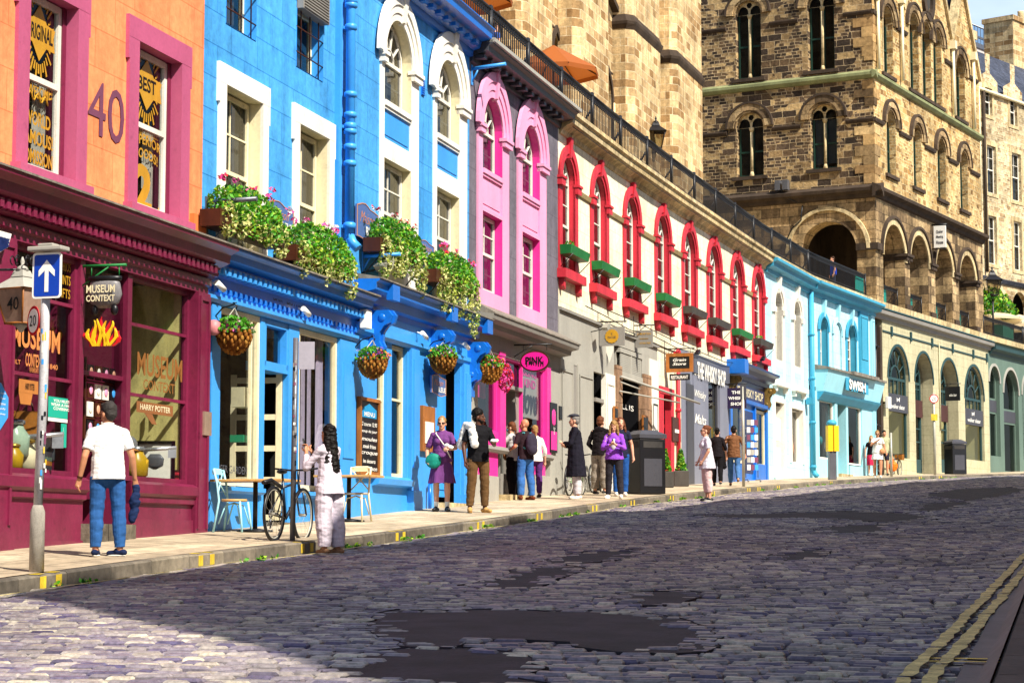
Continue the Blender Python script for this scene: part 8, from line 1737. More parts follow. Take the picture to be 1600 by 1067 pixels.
 if hs in ('long', 'curly'):
  zz = 1.6 - (.42 if hs == 'curly' else .25)
  g += [('c', hd(-.045, -.03, .03), .055, (-.09, hy - .05, zz), .06 if hs == 'curly' else .04), ('c', hd(.045, -.03, .03), .055, (.09, hy - .05, zz), .06 if hs == 'curly' else .04), ('c', hd(0, -.05, .03), .075, (0, hy - .09, zz - .05), .085 if hs == 'curly' else .05)]
  if hs == 'long': g += [('c', hd(-.07, .02, .04), .028, (-.1, hy + .06, zz + .08), .03), ('c', hd(.07, .02, .04), .028, (.1, hy + .06, zz + .08), .03)]
 if hs == 'bun': g += [('e', hd(0, -.06, .0), (.07, .055, .07), hr), ('e', hd(0, -.1, .09), (.045, .045, .045), hr)]
 if hs == 'tied': g += [('e', hd(0, -.05, .01), (.073, .06, .08), hr), ('c', hd(0, -.1, 0), .03, hd(0, -.12, -.14), .018)]
 if hs != 'bald': add('hair', g, hm or cloth('hair brown', '3a2416', .6), .013 if hs in ('curly', 'long', 'afro') else .007, 1, wrs=16)
 if sp.get('beard'): add('beard', [('e', hd(0, .045, -.065), (.05, .045, .042), hr), ('e', hd(0, .02, -.04), (.066, .05, .04), hr)], hm, .005, 1, wrs=30)
 mbadd('eyes', lambda m: [m.ball(tuple(hd(s_ * .03, .082, .012)), .011, .009, .007, 8, 5) for s_ in (-1, 1)], M('black')); mbadd('lips', lambda m: m.ball(tuple(hd(0, .09, -.05)), .02, .01, .006, 8, 4), paint('lips', 'b0584e' if sp.get('skin') != 'skin2' else '4a2420', .5, 0))
 if sp.get('shades'): mbadd('sunglasses', lambda m: [m.ball(tuple(hd(s_ * .032, .095, .014)), .027, .012, .019, 10, 5) for s_ in (-1, 1)] + [m.tube([hd(s_ * .055, .085, .02), hd(s_ * .078, .0, .02)], .005, 4) for s_ in (-1, 1)], M('black'))
 if sp.get('cap'): add('flat_cap', [('e', hd(0, 0, .115), (.092, .12, .045), hr), ('e', hd(0, .1, .1), (.065, .06, .012), hr)], sp['cap'], .003, 1)
 if sp.get('mask'): add('face_mask', [('e', hd(0, .065, -.035), (.052, .05, .045), hr)], paint('blue face mask', '4fa8d8', .7, .1), .002)
 if sp.get('hood'): add('hood', [('c', (-.07, hy - .06, 1.46), .05, (.07, hy - .06, 1.46), .05), ('e', (0, hy - .08, 1.44), (.11, .05, .08))], sp['hood'], .006)
 if sp.get('extra'): sp['extra'](o, add, mbadd, base_l, hd, arm)
 return o
def held(name, label, cat, o, prims, mat, wr=.004, vox=.009, group=None, sub=None):
 """a thing carried by a person: stands free of the figure, placed in its frame"""
 m = remesh(prims, vox, 2, wr); m.materials.append(mat); q = bpy.data.objects.new(name, m); col.objects.link(q); q.matrix_world = o.matrix_world.copy(); tag(q, label, cat, group); return q
C = cloth
A = lambda *v: tuple(v)
HB = C('hair black', '15100e', .5); HG = C('hair grey black', '3a3634', .6); HBl = C('hair blonde', 'a07c4c', .6); HRd = C('hair auburn', '6e4028', .6)
def x1(o, add, mb, B, hd, arm):
 held('folded_jacket', 'dark navy jacket hanging from the hand of the man in the white polo', 'jacket', o, [('c', (.34, .08, .82), .03, (.33, .06, .62), .06), ('c', (.33, .06, .62), .06, (.3, .05, .42), .045)], C('navy denim', '1c2c52'), .02)
 add('wristband', [('c', arm[0][0].lerp(arm[0][1], .86), .034, arm[0][0].lerp(arm[0][1], .97), .034, (0, 0))], M('darkwood'), 0)
fig(166, 869, 627, 22, 'man in a white polo shirt and blue jeans beside the sign pole', dict(vox=.006, top=C('white polo', 'f4f2f0'), trousers=C('blue jeans', '2f5f9c'), shoes=C('navy canvas shoe', '1b2748'), skin='skin3', hair='short', hmat=HG, hturn=28, nod=-4, belt=0, feet=((-.13, .0), (.15, .02)), toe=(20, -45), sleeve=.7, arms=((A(-.27, -.03, 1.12), A(-.31, .04, .87)), (A(.27, -.02, 1.13), A(.32, .05, .88))), collar=1, knee=((0, .03), (.01, .03)), extra=x1))
def x2(o, add, mb, B, hd, arm): held('phone', 'dark phone held up by the woman in the lilac linen suit', 'phone', o, [('c', (-.1, .36, 1.43), .02, (-.1, .4, 1.55), .02, (1, 1), .4)], M('black'), 0)
fig(514, 866, 662, 52, 'woman in a pale lilac linen suit with long dark curly hair at the road edge', dict(vox=.006, fem=1, top=C('lilac linen', 'ded2de'), trousers=C('lilac linen', 'ded2de'), wide=1.45, hem=.84, flare=.02, sleeve=1.75, skin='skin3', hair='curly', hmat=HB, nod=10, shoes=C('tan sandal', 'a07a5a'), feet=((-.1, .02), (.12, -.02)), toe=(10, -20), arms=((A(-.24, .2, 1.16), A(-.11, .33, 1.38)), (A(.24, .14, 1.14), A(.02, .3, 1.36))), grip=(.9, .7), wr=.008, extra=x2))
def x3(o, add, mb, B, hd, arm):
 mb('bag_strap', lambda m: m.tube([(-.17, .1, .98), (-.06, .17, 1.2), (.1, .13, 1.42), (.1, -.02, 1.47)], .012, 6), M('white'))
 held('shoulder_bag', 'teal green shoulder bag on the hip of the woman in the purple dress', 'bag', o, [('e', (.14, .2, .93), (.15, .06, .13)), ('e', (.14, .2, .88), (.13, .06, .1))], C('teal leather', '1b8a78', .5), .004)
 held('paper_wrap', 'crumpled white paper wrap in the hand of the woman in the purple dress', 'wrap', o, [('e', (-.17, .3, 1.17), (.07, .05, .04)), ('e', (-.12, .32, 1.19), (.05, .04, .04))], M('whiteletter'), .02)
pd = C('purple dress', '74407e')
fig(690, 799, 650, 178, 'woman in a purple short sleeved dress with a green shoulder bag on the pavement', dict(vox=.007, fem=1, top=pd, sleeve=.8, hem=.95, topname='dress_top', skirt=(pd, .52, .25), hair='tied', hmat=HBl, shades=1, shoes=M('black'), sole=M('black'), socks=1, toe=(-15, 15), arms=((A(-.26, .08, 1.16), A(-.15, .27, 1.13)), (A(.27, -.02, 1.12), A(.26, .13, .95))), grip=(.8, .3), extra=x3))
def x4(o, add, mb, B, hd, arm):
 held('white_jacket', 'white jacket thrown over the shoulder of the man in brown trousers', 'jacket', o, [('c', (.17, .09, 1.47), .06, (.14, .16, 1.15), .075), ('c', (.2, -.06, 1.47), .07, (.24, -.12, 1.15), .1), ('c', (.17, .1, 1.45), .07, (.2, -.08, 1.46), .07)], C('white cotton', 'efeae2'), .014)
 held('paper_wrap', 'white paper wrap in the hand of the man in brown trousers', 'wrap', o, [('e', (-.14, .36, 1.2), (.08, .05, .04))], M('whiteletter'), .02)
fig(747, 801, 639, 205, 'man in black T-shirt and brown trousers with a white jacket on his shoulder', dict(vox=.007, top=C('black tee', '17161a'), trousers=C('khaki brown', '6a4e30'), skin='skin2', hair='afro', hmat=HB, beard=1, hturn=50, shoes=C('tan boot', 'c49a5e'), sole=C('tan boot', 'c49a5e'), feet=((-.14, 0), (.14, 0)), toe=(-15, 20), sleeve=.75, belt=1, tlen=.92, arms=((A(-.27, .06, 1.15), A(-.16, .3, 1.16)), (A(.27, .0, 1.13), A(.28, .1, .86))), grip=(.9, .4), extra=x4))
def x5(o, add, mb, B, hd, arm):
 held('backpack', 'dark rucksack with teal edging on the back of the man in jeans', 'backpack', o, [('e', (0, -.2, 1.2), (.15, .1, .24)), ('e', (0, -.24, 1.08), (.12, .08, .12))], C('dark pack', '3a3444'), .006); mb('pack_straps', lambda m: [m.tube([(s_ * .12, -.12, 1.1), (s_ * .13, .1, 1.25), (s_ * .12, .09, 1.42), (s_ * .1, -.08, 1.44)], .02, 6) for s_ in (-1, 1)], C('teal strap', '4a9aa0'))
fig(821, 781, 654, 42, 'bald man in a dark T-shirt and blue jeans with a rucksack at the pink door', dict(top=C('maroon black tee', '2c1c22'), trousers=C('mid jeans', '3a6cb0'), skin='skin3', hair='bald', hturn=35, sleeve=.8, shoes=C('brown shoe', '7a3a20'), sole=M('darkwood'), feet=((-.16, .0), (.16, 0)), toe=(35, -10), wide=1.1, belt=1, arms=((A(-.28, .02, 1.14), A(-.2, .22, 1.1)), (A(.27, .05, 1.13), A(.2, .24, 1.05))), extra=x5))
def x6(o, add, mb, B, hd, arm): held('handbag', 'brown handbag worn by the masked woman at the pink shop', 'bag', o, [('e', (.0, .17, .98), (.12, .05, .1))], C('brown leather', '7a4a28', .5), .003)
fig(801, 780, 659, 70, 'woman in a blue face mask and dark patterned trousers at the pink shop door', dict(fem=1, top=C('pale grey tee', 'cfcac8'), trousers=island('dark patterned cloth', ['1a1218', '3a2030', '100c10'], .9, .1, .2, .5, 60), skin='skin', hair='tied', hmat=HRd, mask=1, wide=1.35, arms=((A(-.22, .22, 1.2), A(-.12, .4, 1.38)), (A(.24, .1, 1.15), A(.15, .3, 1.25))), extra=x6))
fig(836, 777, 664, 15, 'person in a white top and purple trousers behind the man with the rucksack', dict(fem=1, top=C('white top', 'ece8e0'), trousers=C('purple trousers', '5a2f70'), hair='tied', hmat=HBl, sleeve=1.5))
fig(900, 780, 647, 92, 'man in a flat cap and long black coat with folded arms by the grey front', dict(top=C('black long coat', '1c1a26'), hem=.5, flare=.03, topname='coat', trousers=C('pale grey trousers', 'c9c4ca'), wide=1.2, hair='short', hmat=C('hair grey', '8a8580', .6), cap=C('charcoal cap', '3a3a44'), shoes=M('white'), sleeve=1.9, arms=((A(-.24, .12, 1.13), A(.02, .25, 1.15)), (A(.24, .12, 1.11), A(-.02, .23, 1.09))), grip=(.5, .5)))
fig(938, 772, 650, -28, 'person in a black hooded jacket and pale patterned trousers seen from behind', dict(top=C('black hoodie', '1c161a'), trousers=island('pale camouflage cloth', ['b8a894', 'd8ccbc', '8a7a68'], .9, .1, .2, .4, 30), hair='short', hmat=HRd, hood=C('black hoodie', '1c161a'), sleeve=1.9, wide=1.3, wr=.012, tlen=.9, feet=((-.14, .05), (.14, -.05)), arms=((A(-.28, -.02, 1.14), A(-.22, .14, .98)), (A(.27, .0, 1.13), A(.22, .16, .98)))))
def x11(o, add, mb, B, hd, arm): held('phone', 'phone held in both hands by the girl in the purple jacket', 'phone', o, [('c', (0, .33, 1.21), .025, (0, .37, 1.31), .025, (1, 1), .35)], M('steel'), 0)
fig(970, 775, 652, 185, 'person in blue jeans close behind the girl in purple', dict(fem=1, top=C('dark navy top', '22243a'), trousers=C('bright jeans', '24559c'), hair='long', hmat=HRd, shoes=M('white')))
fig(960, 779, 657, 172, 'girl in a bright purple jacket and black jeans looking down at her phone', dict(vox=.007, fem=1, top=C('purple jacket', '9a4fd0'), topname='jacket', inner=C('white tee', 'e8e4e8'), trousers=C('charcoal jeans', '2e2a30'), hair='long', hmat=HBl, nod=-25, shoes=M('white'), sleeve=1.85, hem=.92, flare=.02, wr=.014, feet=((-.15, .1), (.14, 0)), toe=(-10, 20), arms=((A(-.24, .12, 1.13), A(-.05, .28, 1.2)), (A(.24, .12, 1.13), A(.05, .28, 1.2))), grip=(.9, .9), extra=x11))
fig(1105, 783, 664, 100, 'person in a long pale T-shirt and cropped pink trousers looking up the road edge', dict(fem=1, top=C('lilac white tee', 'dad4e0'), hem=.78, trousers=C('pale pink trousers', 'e6c2c0'), tlen=.72, wide=1.15, hair='bun', hmat=HRd, shades=1, shoes=M('black'), sleeve=.8, nod=6, arms=((A(-.23, .02, 1.14), A(-.16, .14, .92)), (A(.23, .02, 1.14), A(.16, .16, .92)))))
fig(1121, 759, 668, -8, 'person in a black top and black trousers walking away with dark hair tied up', dict(fem=1, top=C('black top', '1a1418'), trousers=C('black slacks', '141216'), hair='bun', hmat=HB, feet=((-.1, .15), (.1, -.12)), lift=(0, .03), sleeve=1.3))
def x15(o, add, mb, B, hd, arm): held('black_coat', 'black coat carried low by the man in the brown jacket', 'coat', o, [('c', (-.34, .05, .95), .09, (-.38, .02, .6), .1), ('c', (-.3, .08, .95), .08, (-.28, .02, .55), .07)], C('black wool', '100e12'), .02)
fig(1147, 759, 665, -6, 'man in a brown jacket and jeans striding away with a black coat on his arm', dict(top=C('brown jacket', '7a5236'), topname='jacket', trousers=C('light jeans', '4a74aa'), hair='short', hmat=HB, sleeve=1.85, hem=.86, wr=.014, feet=((-.1, .22), (.12, -.25)), lift=(0, .1), knee=((0, .06), (0, .1)), shoes=C('brown suede', '7a5a3a'), arms=((A(-.3, .02, 1.15), A(-.32, .14, .98)), (A(.3, -.06, 1.14), A(.33, .0, .9))), extra=x15))
wd = C('white dress', 'f2eee8')
def x16(o, add, mb, B, hd, arm): held('tan_handbag', 'tan handbag at the hip of the woman in the short white dress', 'bag', o, [('e', (-.16, .14, .98), (.1, .06, .11))], C('tan leather', 'e09a6a', .5), .003)
fig(1372, 751, 672, 178, 'woman in a short white dress walking down the pavement beside the stone gap', dict(fem=1, top=wd, topname='dress_top', hem=.95, skirt=(wd, .68, .22), skin='skin3', hair='tied', hmat=HBl, shades=1, shoes=M('white'), feet=((-.08, .18), (.08, -.1)), toe=(0, 10), arms=((A(-.26, .0, 1.13), A(-.3, .1, .93)), (A(.24, .1, 1.2), A(.03, .22, 1.35))), extra=x16))
fig(1362, 743, 680, 178, 'person in a black top and bright pink skirt behind the woman in white', dict(fem=1, top=C('black vest', '1a161c'), hem=.95, skirt=(C('pink skirt', 'd8305a'), .45, .2), hair='long', hmat=HBl, shoes=M('white')))
def x17(o, add, mb, B, hd, arm): held('carrier_bag', 'large orange carrier bag held low by the man in the pale green shirt', 'bag', o, [('e', (-.34, .05, .36), (.17, .1, .2)), ('c', (-.31, .05, .5), .07, (-.28, .05, .8), .02)], C('orange plastic', 'f07820', .4), .012)
fig(1382, 743, 664, 184, 'man in a pale green shirt and dark shorts walking behind the woman in white', dict(top=C('pale green shirt', 'b8b890'), trousers=C('dark shorts', '2a2834'), tlen=-.2, hair='short', hmat=HB, beard=0, skin='skin3', feet=((-.1, .12), (.1, -.1)), sleeve=.8, extra=x17))
for px_, n_, yaw_, cc, lb in ((752, -1.3, 90, 'dfe6f2', 'person in a pale shirt behind the terrace railing above the grey house'), (772, -.9, -60, '3a5aa8', 'person in a blue shirt behind the terrace railing near the orange parasol'), (795, -1.2, 120, 'd88a8a', 'person in a pink top behind the terrace railing near the orange parasol'), (1302, -.9, 100, '1a3fc0', 'person in bright blue standing at the railing under the great tower arch')):
 fig(px_, 0, 0, yaw_, lb, dict(vox=.012, top=C('terrace ' + cc, cc), trousers=C('terrace trousers', '2c3448'), hair='short'), world=S.map(UZ(px_, 80, n_)[0] if px_ < 1000 else UZ(px_, 425, n_)[0], n_, ZTR), H=1.5 if px_ < 1000 else 1.6)
# ================================================================ street furniture
def face(v): return math.atan2(-v.x, v.y)
def spot(px, n, dz=0., py=780): u = P(px, py, n)[0]; return S.map(u, n, G(u, n) + dz), u
def chair(px, n, ang, mat, label, seat='palewood'):
 p, u = spot(px, n); t = thing('cafe_chair', p, label, 'chair', 'bentwood café chairs'); L = Loc(p, ang); m = MB(L)
 m.lathe((0, 0, .44), [(.19, 0), (.2, .015), (.19, .035)], 18, 1, .95); m.build('seat', M(seat), t)
 for sx in (-1, 1):
  m = MB(L); m.tube([(sx * .15, .15, .44), (sx * .18, .2, 0)], .016, 7); m.build('leg', M(mat), t)
  m = MB(L); m.tube([(sx * .19, -.24, 0), (sx * .16, -.17, .45), (sx * .17, -.2, .7), (sx * .17, -.25, .9)], .017, 7); m.build('leg', M(mat), t)
  m = MB(L); m.tube([(sx * .16, .17, .02 + .1), (sx * .12, .1, .38), (0, .0, .42)], .011, 6); m.tube([(sx * .17, -.17, .12), (sx * .13, -.08, .38), (0, 0, .42)], .011, 6); m.build('bow_brace', M(mat), t)
 m = MB(L); m.tube([(-.17, -.25, .88), (-.1, -.28, .9), (.1, -.28, .9), (.17, -.25, .88)], .02, 7); m.box(-.17, .17, -.275, -.255, .83, .9); m.tube([(-.16, -.19, .52), (.16, -.26, .85)], .011, 6); m.tube([(.16, -.19, .52), (-.16, -.26, .85)], .011, 6); m.build('backrest', M(mat), t)
N0 = S.N[0]; D0 = S.D[0]
chair(366, .5, face(N0), 'lturq', 'pale turquoise bentwood chair beside the maroon shop, its back to the wall'); chair(556, .75, face(-D0), 'creamtrim', 'cream bentwood chair at the second table in front of the chalkboard', 'lightgrey')
def table(px, n, w_, label):
 p, u = spot(px, n); t = thing('cafe_table', p, label, 'table', 'pedestal café tables'); L = Loc(p, face(N0)); m = MB(L); m.box(-.34, .34, -w_ / 2, w_ / 2, .72, .755); m.build('tabletop', M('palewood'), t, .006); m = MB(L); m.tube([(0, 0, .03), (0, 0, .72)], .035, 10); m.build('leg', M('black'), t); m = MB(L); m.lathe((0, 0, 0), [(.27, 0), (.26, .02), (.06, .045)], 18); m.build('base', M('black'), t)
table(399, .68, 1.15, 'wooden topped pedestal table between the turquoise chair and the leaning bicycle'); table(545, .62, 1.0, 'wooden topped pedestal table behind the woman in lilac')
t = thing('menu_board', S.map(PU(567), .1, PZ(567, 742)), 'black chalkboard menu in a wooden frame on the blue front', 'chalkboard'); u0, u1 = P(552, 680)[0], P(583, 680)[0]; z0, z1 = P(567, 742)[1], P(567, 622)[1]
m = MB(); m.ring([(u0 + .06, z0 + .06), (u0 + .06, z1 - .06), (u1 - .06, z1 - .06), (u1 - .06, z0 + .06), (u0 + .06, z0 + .06)], [(u0, z0), (u0, z1), (u1, z1), (u1, z0), (u0, z0)], .06, .14); m.build('frame', M('wood'), t); m = MB(); m.box(u0 + .06, u1 - .06, .08, .11, z0 + .06, z1 - .06); m.build('slate', M('black'), t)
m = MB(); c = (u0 + u1) / 2; m.prism([(u0 + .15, z1 - .35), (u0 + .15, z1 - .2), (c, z1 - .1), (u1 - .15, z1 - .2), (u1 - .15, z1 - .35)], .11, .114); m.build('blue_heading', paint('chalk blue', '1f8fc8', .7, .1), t)
m = MB(); text(m, 'MENU', u0 + .25, u1 - .25, z1 - .33, z1 - .25, .118, .01)
for i, s_ in enumerate(('2 course 12.95', 'soup du jour', 'moules', 'steak frites', 'croque', 'les desserts', 'vin maison', 'Bon appetit')): w_ = U(.3, .42) * (u1 - u0); text(m, s_, c - w_, c + w_, z1 - .5 - i * .13, z1 - .43 - i * .13, .116, .01, .2)
m.build('chalk_writing', M('whiteletter'), t)
def bike(p, d, label, fc, tyre='black', s=1., box=False, fender=False):
 """d: unit direction the bicycle points"""
 t = thing('bicycle', p, label, 'bicycle', 'bicycles leaning along the pavement'); L = Loc(p, math.atan2(d.y, d.x), s); fm = paint('frame ' + fc, fc, .35, .1, spec=.6)
 for x, nm in ((0, 0), (1.05, 1)):
  m = MB(L); pts = [(x + .345 * math.cos(i * math.pi / 18), 0, .345 + .345 * math.sin(i * math.pi / 18)) for i in range(37)]
  m.tube(pts, .022, 8, False); w_ = m.build('wheel', M(tyre), t); m = MB(L); m.tube([(x + .315 * math.cos(i * math.pi / 18), 0, .345 + .315 * math.sin(i * math.pi / 18)) for i in range(37)], .011, 6, False); m.build('rim', M('galv'), w_)
  m = MB(L)
  for i in range(14): a = i * math.pi / 7 + .1; m.tube([(x, .03 * (-1) ** i, .345), (x + .31 * math.cos(a), 0, .345 + .31 * math.sin(a))], .0022, 3, False)
  m.tube([(x, -.05, .345), (x, .05, .345)], .02, 8); m.build('spokes', M('galv'), w_)
 m = MB(L); bb = (.42, 0, .29); st = (.31, 0, .78); ht = (.88, 0, .78); hb = (.92, 0, .66); m.tube([bb, st], .017, 8); m.tube([bb, hb], .021, 8); m.tube([(.33, 0, .7), ht], .018, 8); m.tube([ht, hb], .02, 8)
 for y in (-.05, .05): m.tube([(0, y, .345), (.33, y * .3, .7)], .009, 6); m.tube([(0, y, .345), bb], .011, 6); m.tube([(hb[0], y, hb[2] - .02), (1.05, y, .345)], .013, 6)
 m.tube([ht, (.85, 0, .92)], .014, 6); m.build('frame', fm, t)
 m = MB(L); m.tube([(.79, -.3, .96), (.85, -.12, .94), (.85, .12, .94), (.79, .3, .96)], .014, 7); m.build('handlebar', M('black'), t); m = MB(L); m.tube([st, (.29, 0, .88)], .013, 6); m.ball((.27, 0, .9), .13, .06, .03); m.build('saddle', M('black'), t)
 m = MB(L); m.lathe((.42, 0, .29), [(.001, 0)], 3); m.tube([(.42 + .09 * math.cos(i * .52), .05, .29 + .09 * math.sin(i * .52)) for i in range(13)], .008, 5, False); m.tube([(.42, .06, .29), (.5, .08, .14)], .01, 5); m.tube([(.46, .08, .14), (.54, .14, .14)], .014, 5); m.tube([(.42, -.06, .29), (.34, -.08, .44)], .01, 5); m.tube([(0, .05, .4), (.42, .05, .38)], .005, 4); m.tube([(0, .05, .3), (.42, .05, .2)], .005, 4); m.tube([(.0 + .05 * math.cos(i * .7), .045, .345 + .05 * math.sin(i * .7)) for i in range(10)], .012, 5, False); m.tube([(0, .05, .28), (.03, .05, .2), (.0, .05, .16)], .014, 5); m.build('drivetrain', M('steel'), t)
 if fender: m = MB(L); m.tube([(-.38, 0, .74), (-.1, 0, .78), (.25, 0, .7)], .03, 6); m.build('mudguard', M('black'), t)
 if box: m = MB(L); m.box(.92, 1.25, -.17, .17, .7, .95); m.build('basket', M('straw'), t)
u0 = P(428, 800, 1.95)[0]; bike(S.map(u0, 1.95, G(u0, 1.95)), D0, 'black mountain bicycle leaning on the grey pole beside the café table', '16283a', fender=True, s=1.02)
u0 = P(889, 770, .5)[0]; bike(S.map(u0, .5, G(u0, .5)), S.D[2], 'pale green bicycle leaning behind the man in the flat cap', 'a8d8a0', s=1.05)
u0 = P(930, 770, .3)[0] - .0; bike(S.map(u0 - .3, .3, G(u0, .3)), S.D[2], 'white bicycle half hidden behind the person in the black hood', 'e8e8e0', s=1.0)
u0 = P(1393, 700, .35)[0]; bike(S.map(u0, .35, G(u0, .35) + .0), S.D[8], 'dark bicycle with a front basket in front of the first olive arch', '202428', box=True)
# sign pole in the foreground
u, n = -3.21, 2.22; p = S.map(u, n, G(u, n)); t = thing('sign_pole', p, 'pale concrete post carrying the blue arrow sign and the round 20 sign', 'sign post'); L = Loc(p); zt = ZC + ray(67, 398).z * p.y / ray(67, 398).y - p.z; zk = ZC + ray(62, 795).z * p.y / ray(62, 795).y - p.z
k1 = lambda py: ZC + ray(67, py).z * p.y / ray(67, py).y - p.z; pm = F / p.y
m = MB(L); m.lathe((0, 0, 0), [(.075, 0), (.073, zk - .03), (.06, zk + .01), (.047, zk + .04)], 20); m.build('base', paint('grey painted concrete', 'b5ada0', .7, .35, .3, 0, 6), t)
m = MB(L); dx = lambda py: .12 * 0; m.tube([(0, 0, zk), (.03, 0, zk + 1.2), (.035, 0, zt)], .047, 14); m.build('pole', paint('stickered grey pole', 'c6c4c6', .6, .35, .2, .1, 7), t)
m = MB(L); random.seed(5)
for i in range(26):
 z = U(zk + .15, k1(520)); a = U(-2.6, -.6); h, w_ = U(.02, .05), U(.25, .5); m.m = random.randrange(5); q = lambda a_, z_: (.0325 + .0485 * math.cos(a_), .0485 * math.sin(a_), z_); m.add([q(a, z), q(a + w_ / 2, z), q(a + w_, z), q(a + w_, z + h * 2), q(a + w_ / 2, z + h * 2), q(a, z + h * 2)], [(0, 1, 4, 5), (1, 2, 3, 4)])
m.build('stickers', [M('black'), M('white'), M('purpleno'), M('yellow'), M('mblue')], t)
def rrect(w_, h, r, cx=0, cz=0): return [(cx + sx * (w_ - r) + r * math.cos(a), cz + sz * (h - r) + r * math.sin(a)) for sx, sz, a0 in ((1, 1, 0), (-1, 1, 1), (-1, -1, 2), (1, -1, 3)) for a in [(a0 + i / 4) * math.pi / 2 for i in range(5)]]
yz = math.radians(-18); LS = Loc(p + Vector((.06, -.075, 0)), yz); hw, hh = 24.5 / pm / math.cos(yz), 36 / pm; cz = k1(432)
class FF:
 def __init__(s, L_): s.L = L_
 def map(s, u, n, z): return s.L.map(u, -n, z)
 def cuts(s, a, b): return []
LF_ = FF(LS); m = MB(LF_); m.prism(rrect(hw, hh, .035, 0, cz), -.006, .004); m.build('arrow_sign', M('whiteletter'), t); m = MB(LF_); m.prism(rrect(hw * .87, hh * .91, .025, 0, cz), .005, .007); m.build('blue_field', paint('road sign blue', '0f3fae', .35, .04), t)
m = MB(LF_); m.prism([(x * hw, cz + y * hh) for x, y in ((-.13, -.72), (-.13, .22), (-.55, -.05), (-.55, .22), (0, .68), (.55, .22), (.55, -.05), (.13, .22), (.13, -.72))], .008, .011); m.build('arrow', M('whiteletter'), t)
m = MB(LS); m.box(-hw * 1.15, hw * 1.2, -.08, .1, cz + hh + .015, cz + hh + .06); m.box(-hw * .5, hw * .55, -.06, .08, cz + hh + .06, cz + hh + .09); m.build('lamp_cover', M('lightgrey'), t, .01)
def disc20(t, p, cz, r, yaw, dx, dn=.07):
 LD_ = FF(Loc(p + Vector((dx, 0, 0)), yaw)); ci = lambda q: [(q * math.cos(i * math.pi / 14), cz + q * math.sin(i * math.pi / 14)) for i in range(28)]
 m = MB(LD_); m.prism(ci(r), dn, dn + .006); m.build('red_ring', paint('road sign red', 'c8202c', .4, .05), t); m = MB(LD_); m.prism(ci(r * .8), dn + .007, dn + .009); m.build('white_disc', M('whiteletter'), t); m = MB(LD_); text(m, '20', -r * .52, r * .52, cz - r * .36, cz + r * .36, dn + .013, .0); m.build('numerals', M('blackletter'), t)
disc20(t, p, k1(502), 23.4 / pm, math.radians(-54), -.0, .085)
# grey pole by the bicycle with the back of a plate
u, n = 3.89, 2.2; p = S.map(u, n, G(u, n)); t = thing('sign_pole', p, 'grey stickered pole carrying a small plate next to the mountain bicycle', 'sign post'); k2 = lambda py: ZC + ray(462, py).z * p.y / ray(462, py).y - p.z; pm = F / p.y
m = MB(Loc(p)); m.tube([(0, 0, 0), (.02, 0, k2(528))], .036, 12); m.build('pole', M('steel'), t); m = MB(Loc(p)); m.box(.06, .06 + 25 / pm, -.02, 0, k2(577), k2(534)); m.build('plate', paint('grey plate', 'a3a0ac', .5, .1), t)
m = MB(Loc(p))
for i in range(22): z = U(.9, k2(560)); a = U(-2.4, -.8); w_ = U(.4, .9); h = U(.03, .09); m.m = random.randrange(4); q = lambda a_, z_: (.01 + .041 * math.cos(a_), .041 * math.sin(a_), z_); m.add([q(a, z), q(a + w_, z), q(a + w_, z + h), q(a, z + h)], [(0, 1, 2, 3)])
m.build('stickers', [M('black'), M('white'), M('midgrey'), M('purpleno')], t)
# far poles
def pole(px, pyf, pyt, label, r=.04, fn=None):
 u, n, z = GP(px, pyf) if pyf > 745 else (P(px, pyf, 1.9)[0], 1.9, 0); n = min(n, 2.25); z = G(u, n); p = S.map(u, n, z); kz_ = lambda py: ZC + ray(px, py).z * p.y / ray(px, py).y - z; t = thing('sign_pole', p, label, 'sign post'); m = MB(Loc(p)); m.tube([(0, 0, 0), (0, 0, kz_(pyt))], r, 10); m.build('pole', M('galv'), t)
 if fn: fn(t, p, kz_, F / p.y)
pole(1162, 760, 604, 'thin pole with the dark back of a sign in front of the navy shop', .045, lambda t, p, k, pm: (lambda m: (m.box(-4 / pm, 5 / pm, -.04, 0, k(624), k(601)), m.build('plate', M('darkgrey'), t)))(MB(Loc(p))))
pole(1461, 741, 614, 'thin pole with a round 20 sign and a yellow plate before the olive shop', .06, lambda t, p, k, pm: (disc20(t, p, k(623), 7 / pm, 0, 0, .08), (lambda m: (m.box(-5 / pm, 5 / pm, -.1, -.08, k(657), k(647)), m.build('plate', M('yellow'), t)))(MB(Loc(p)))))
pole(1393, 744, 676, 'short thin dark pole beside the stone gap', .05)
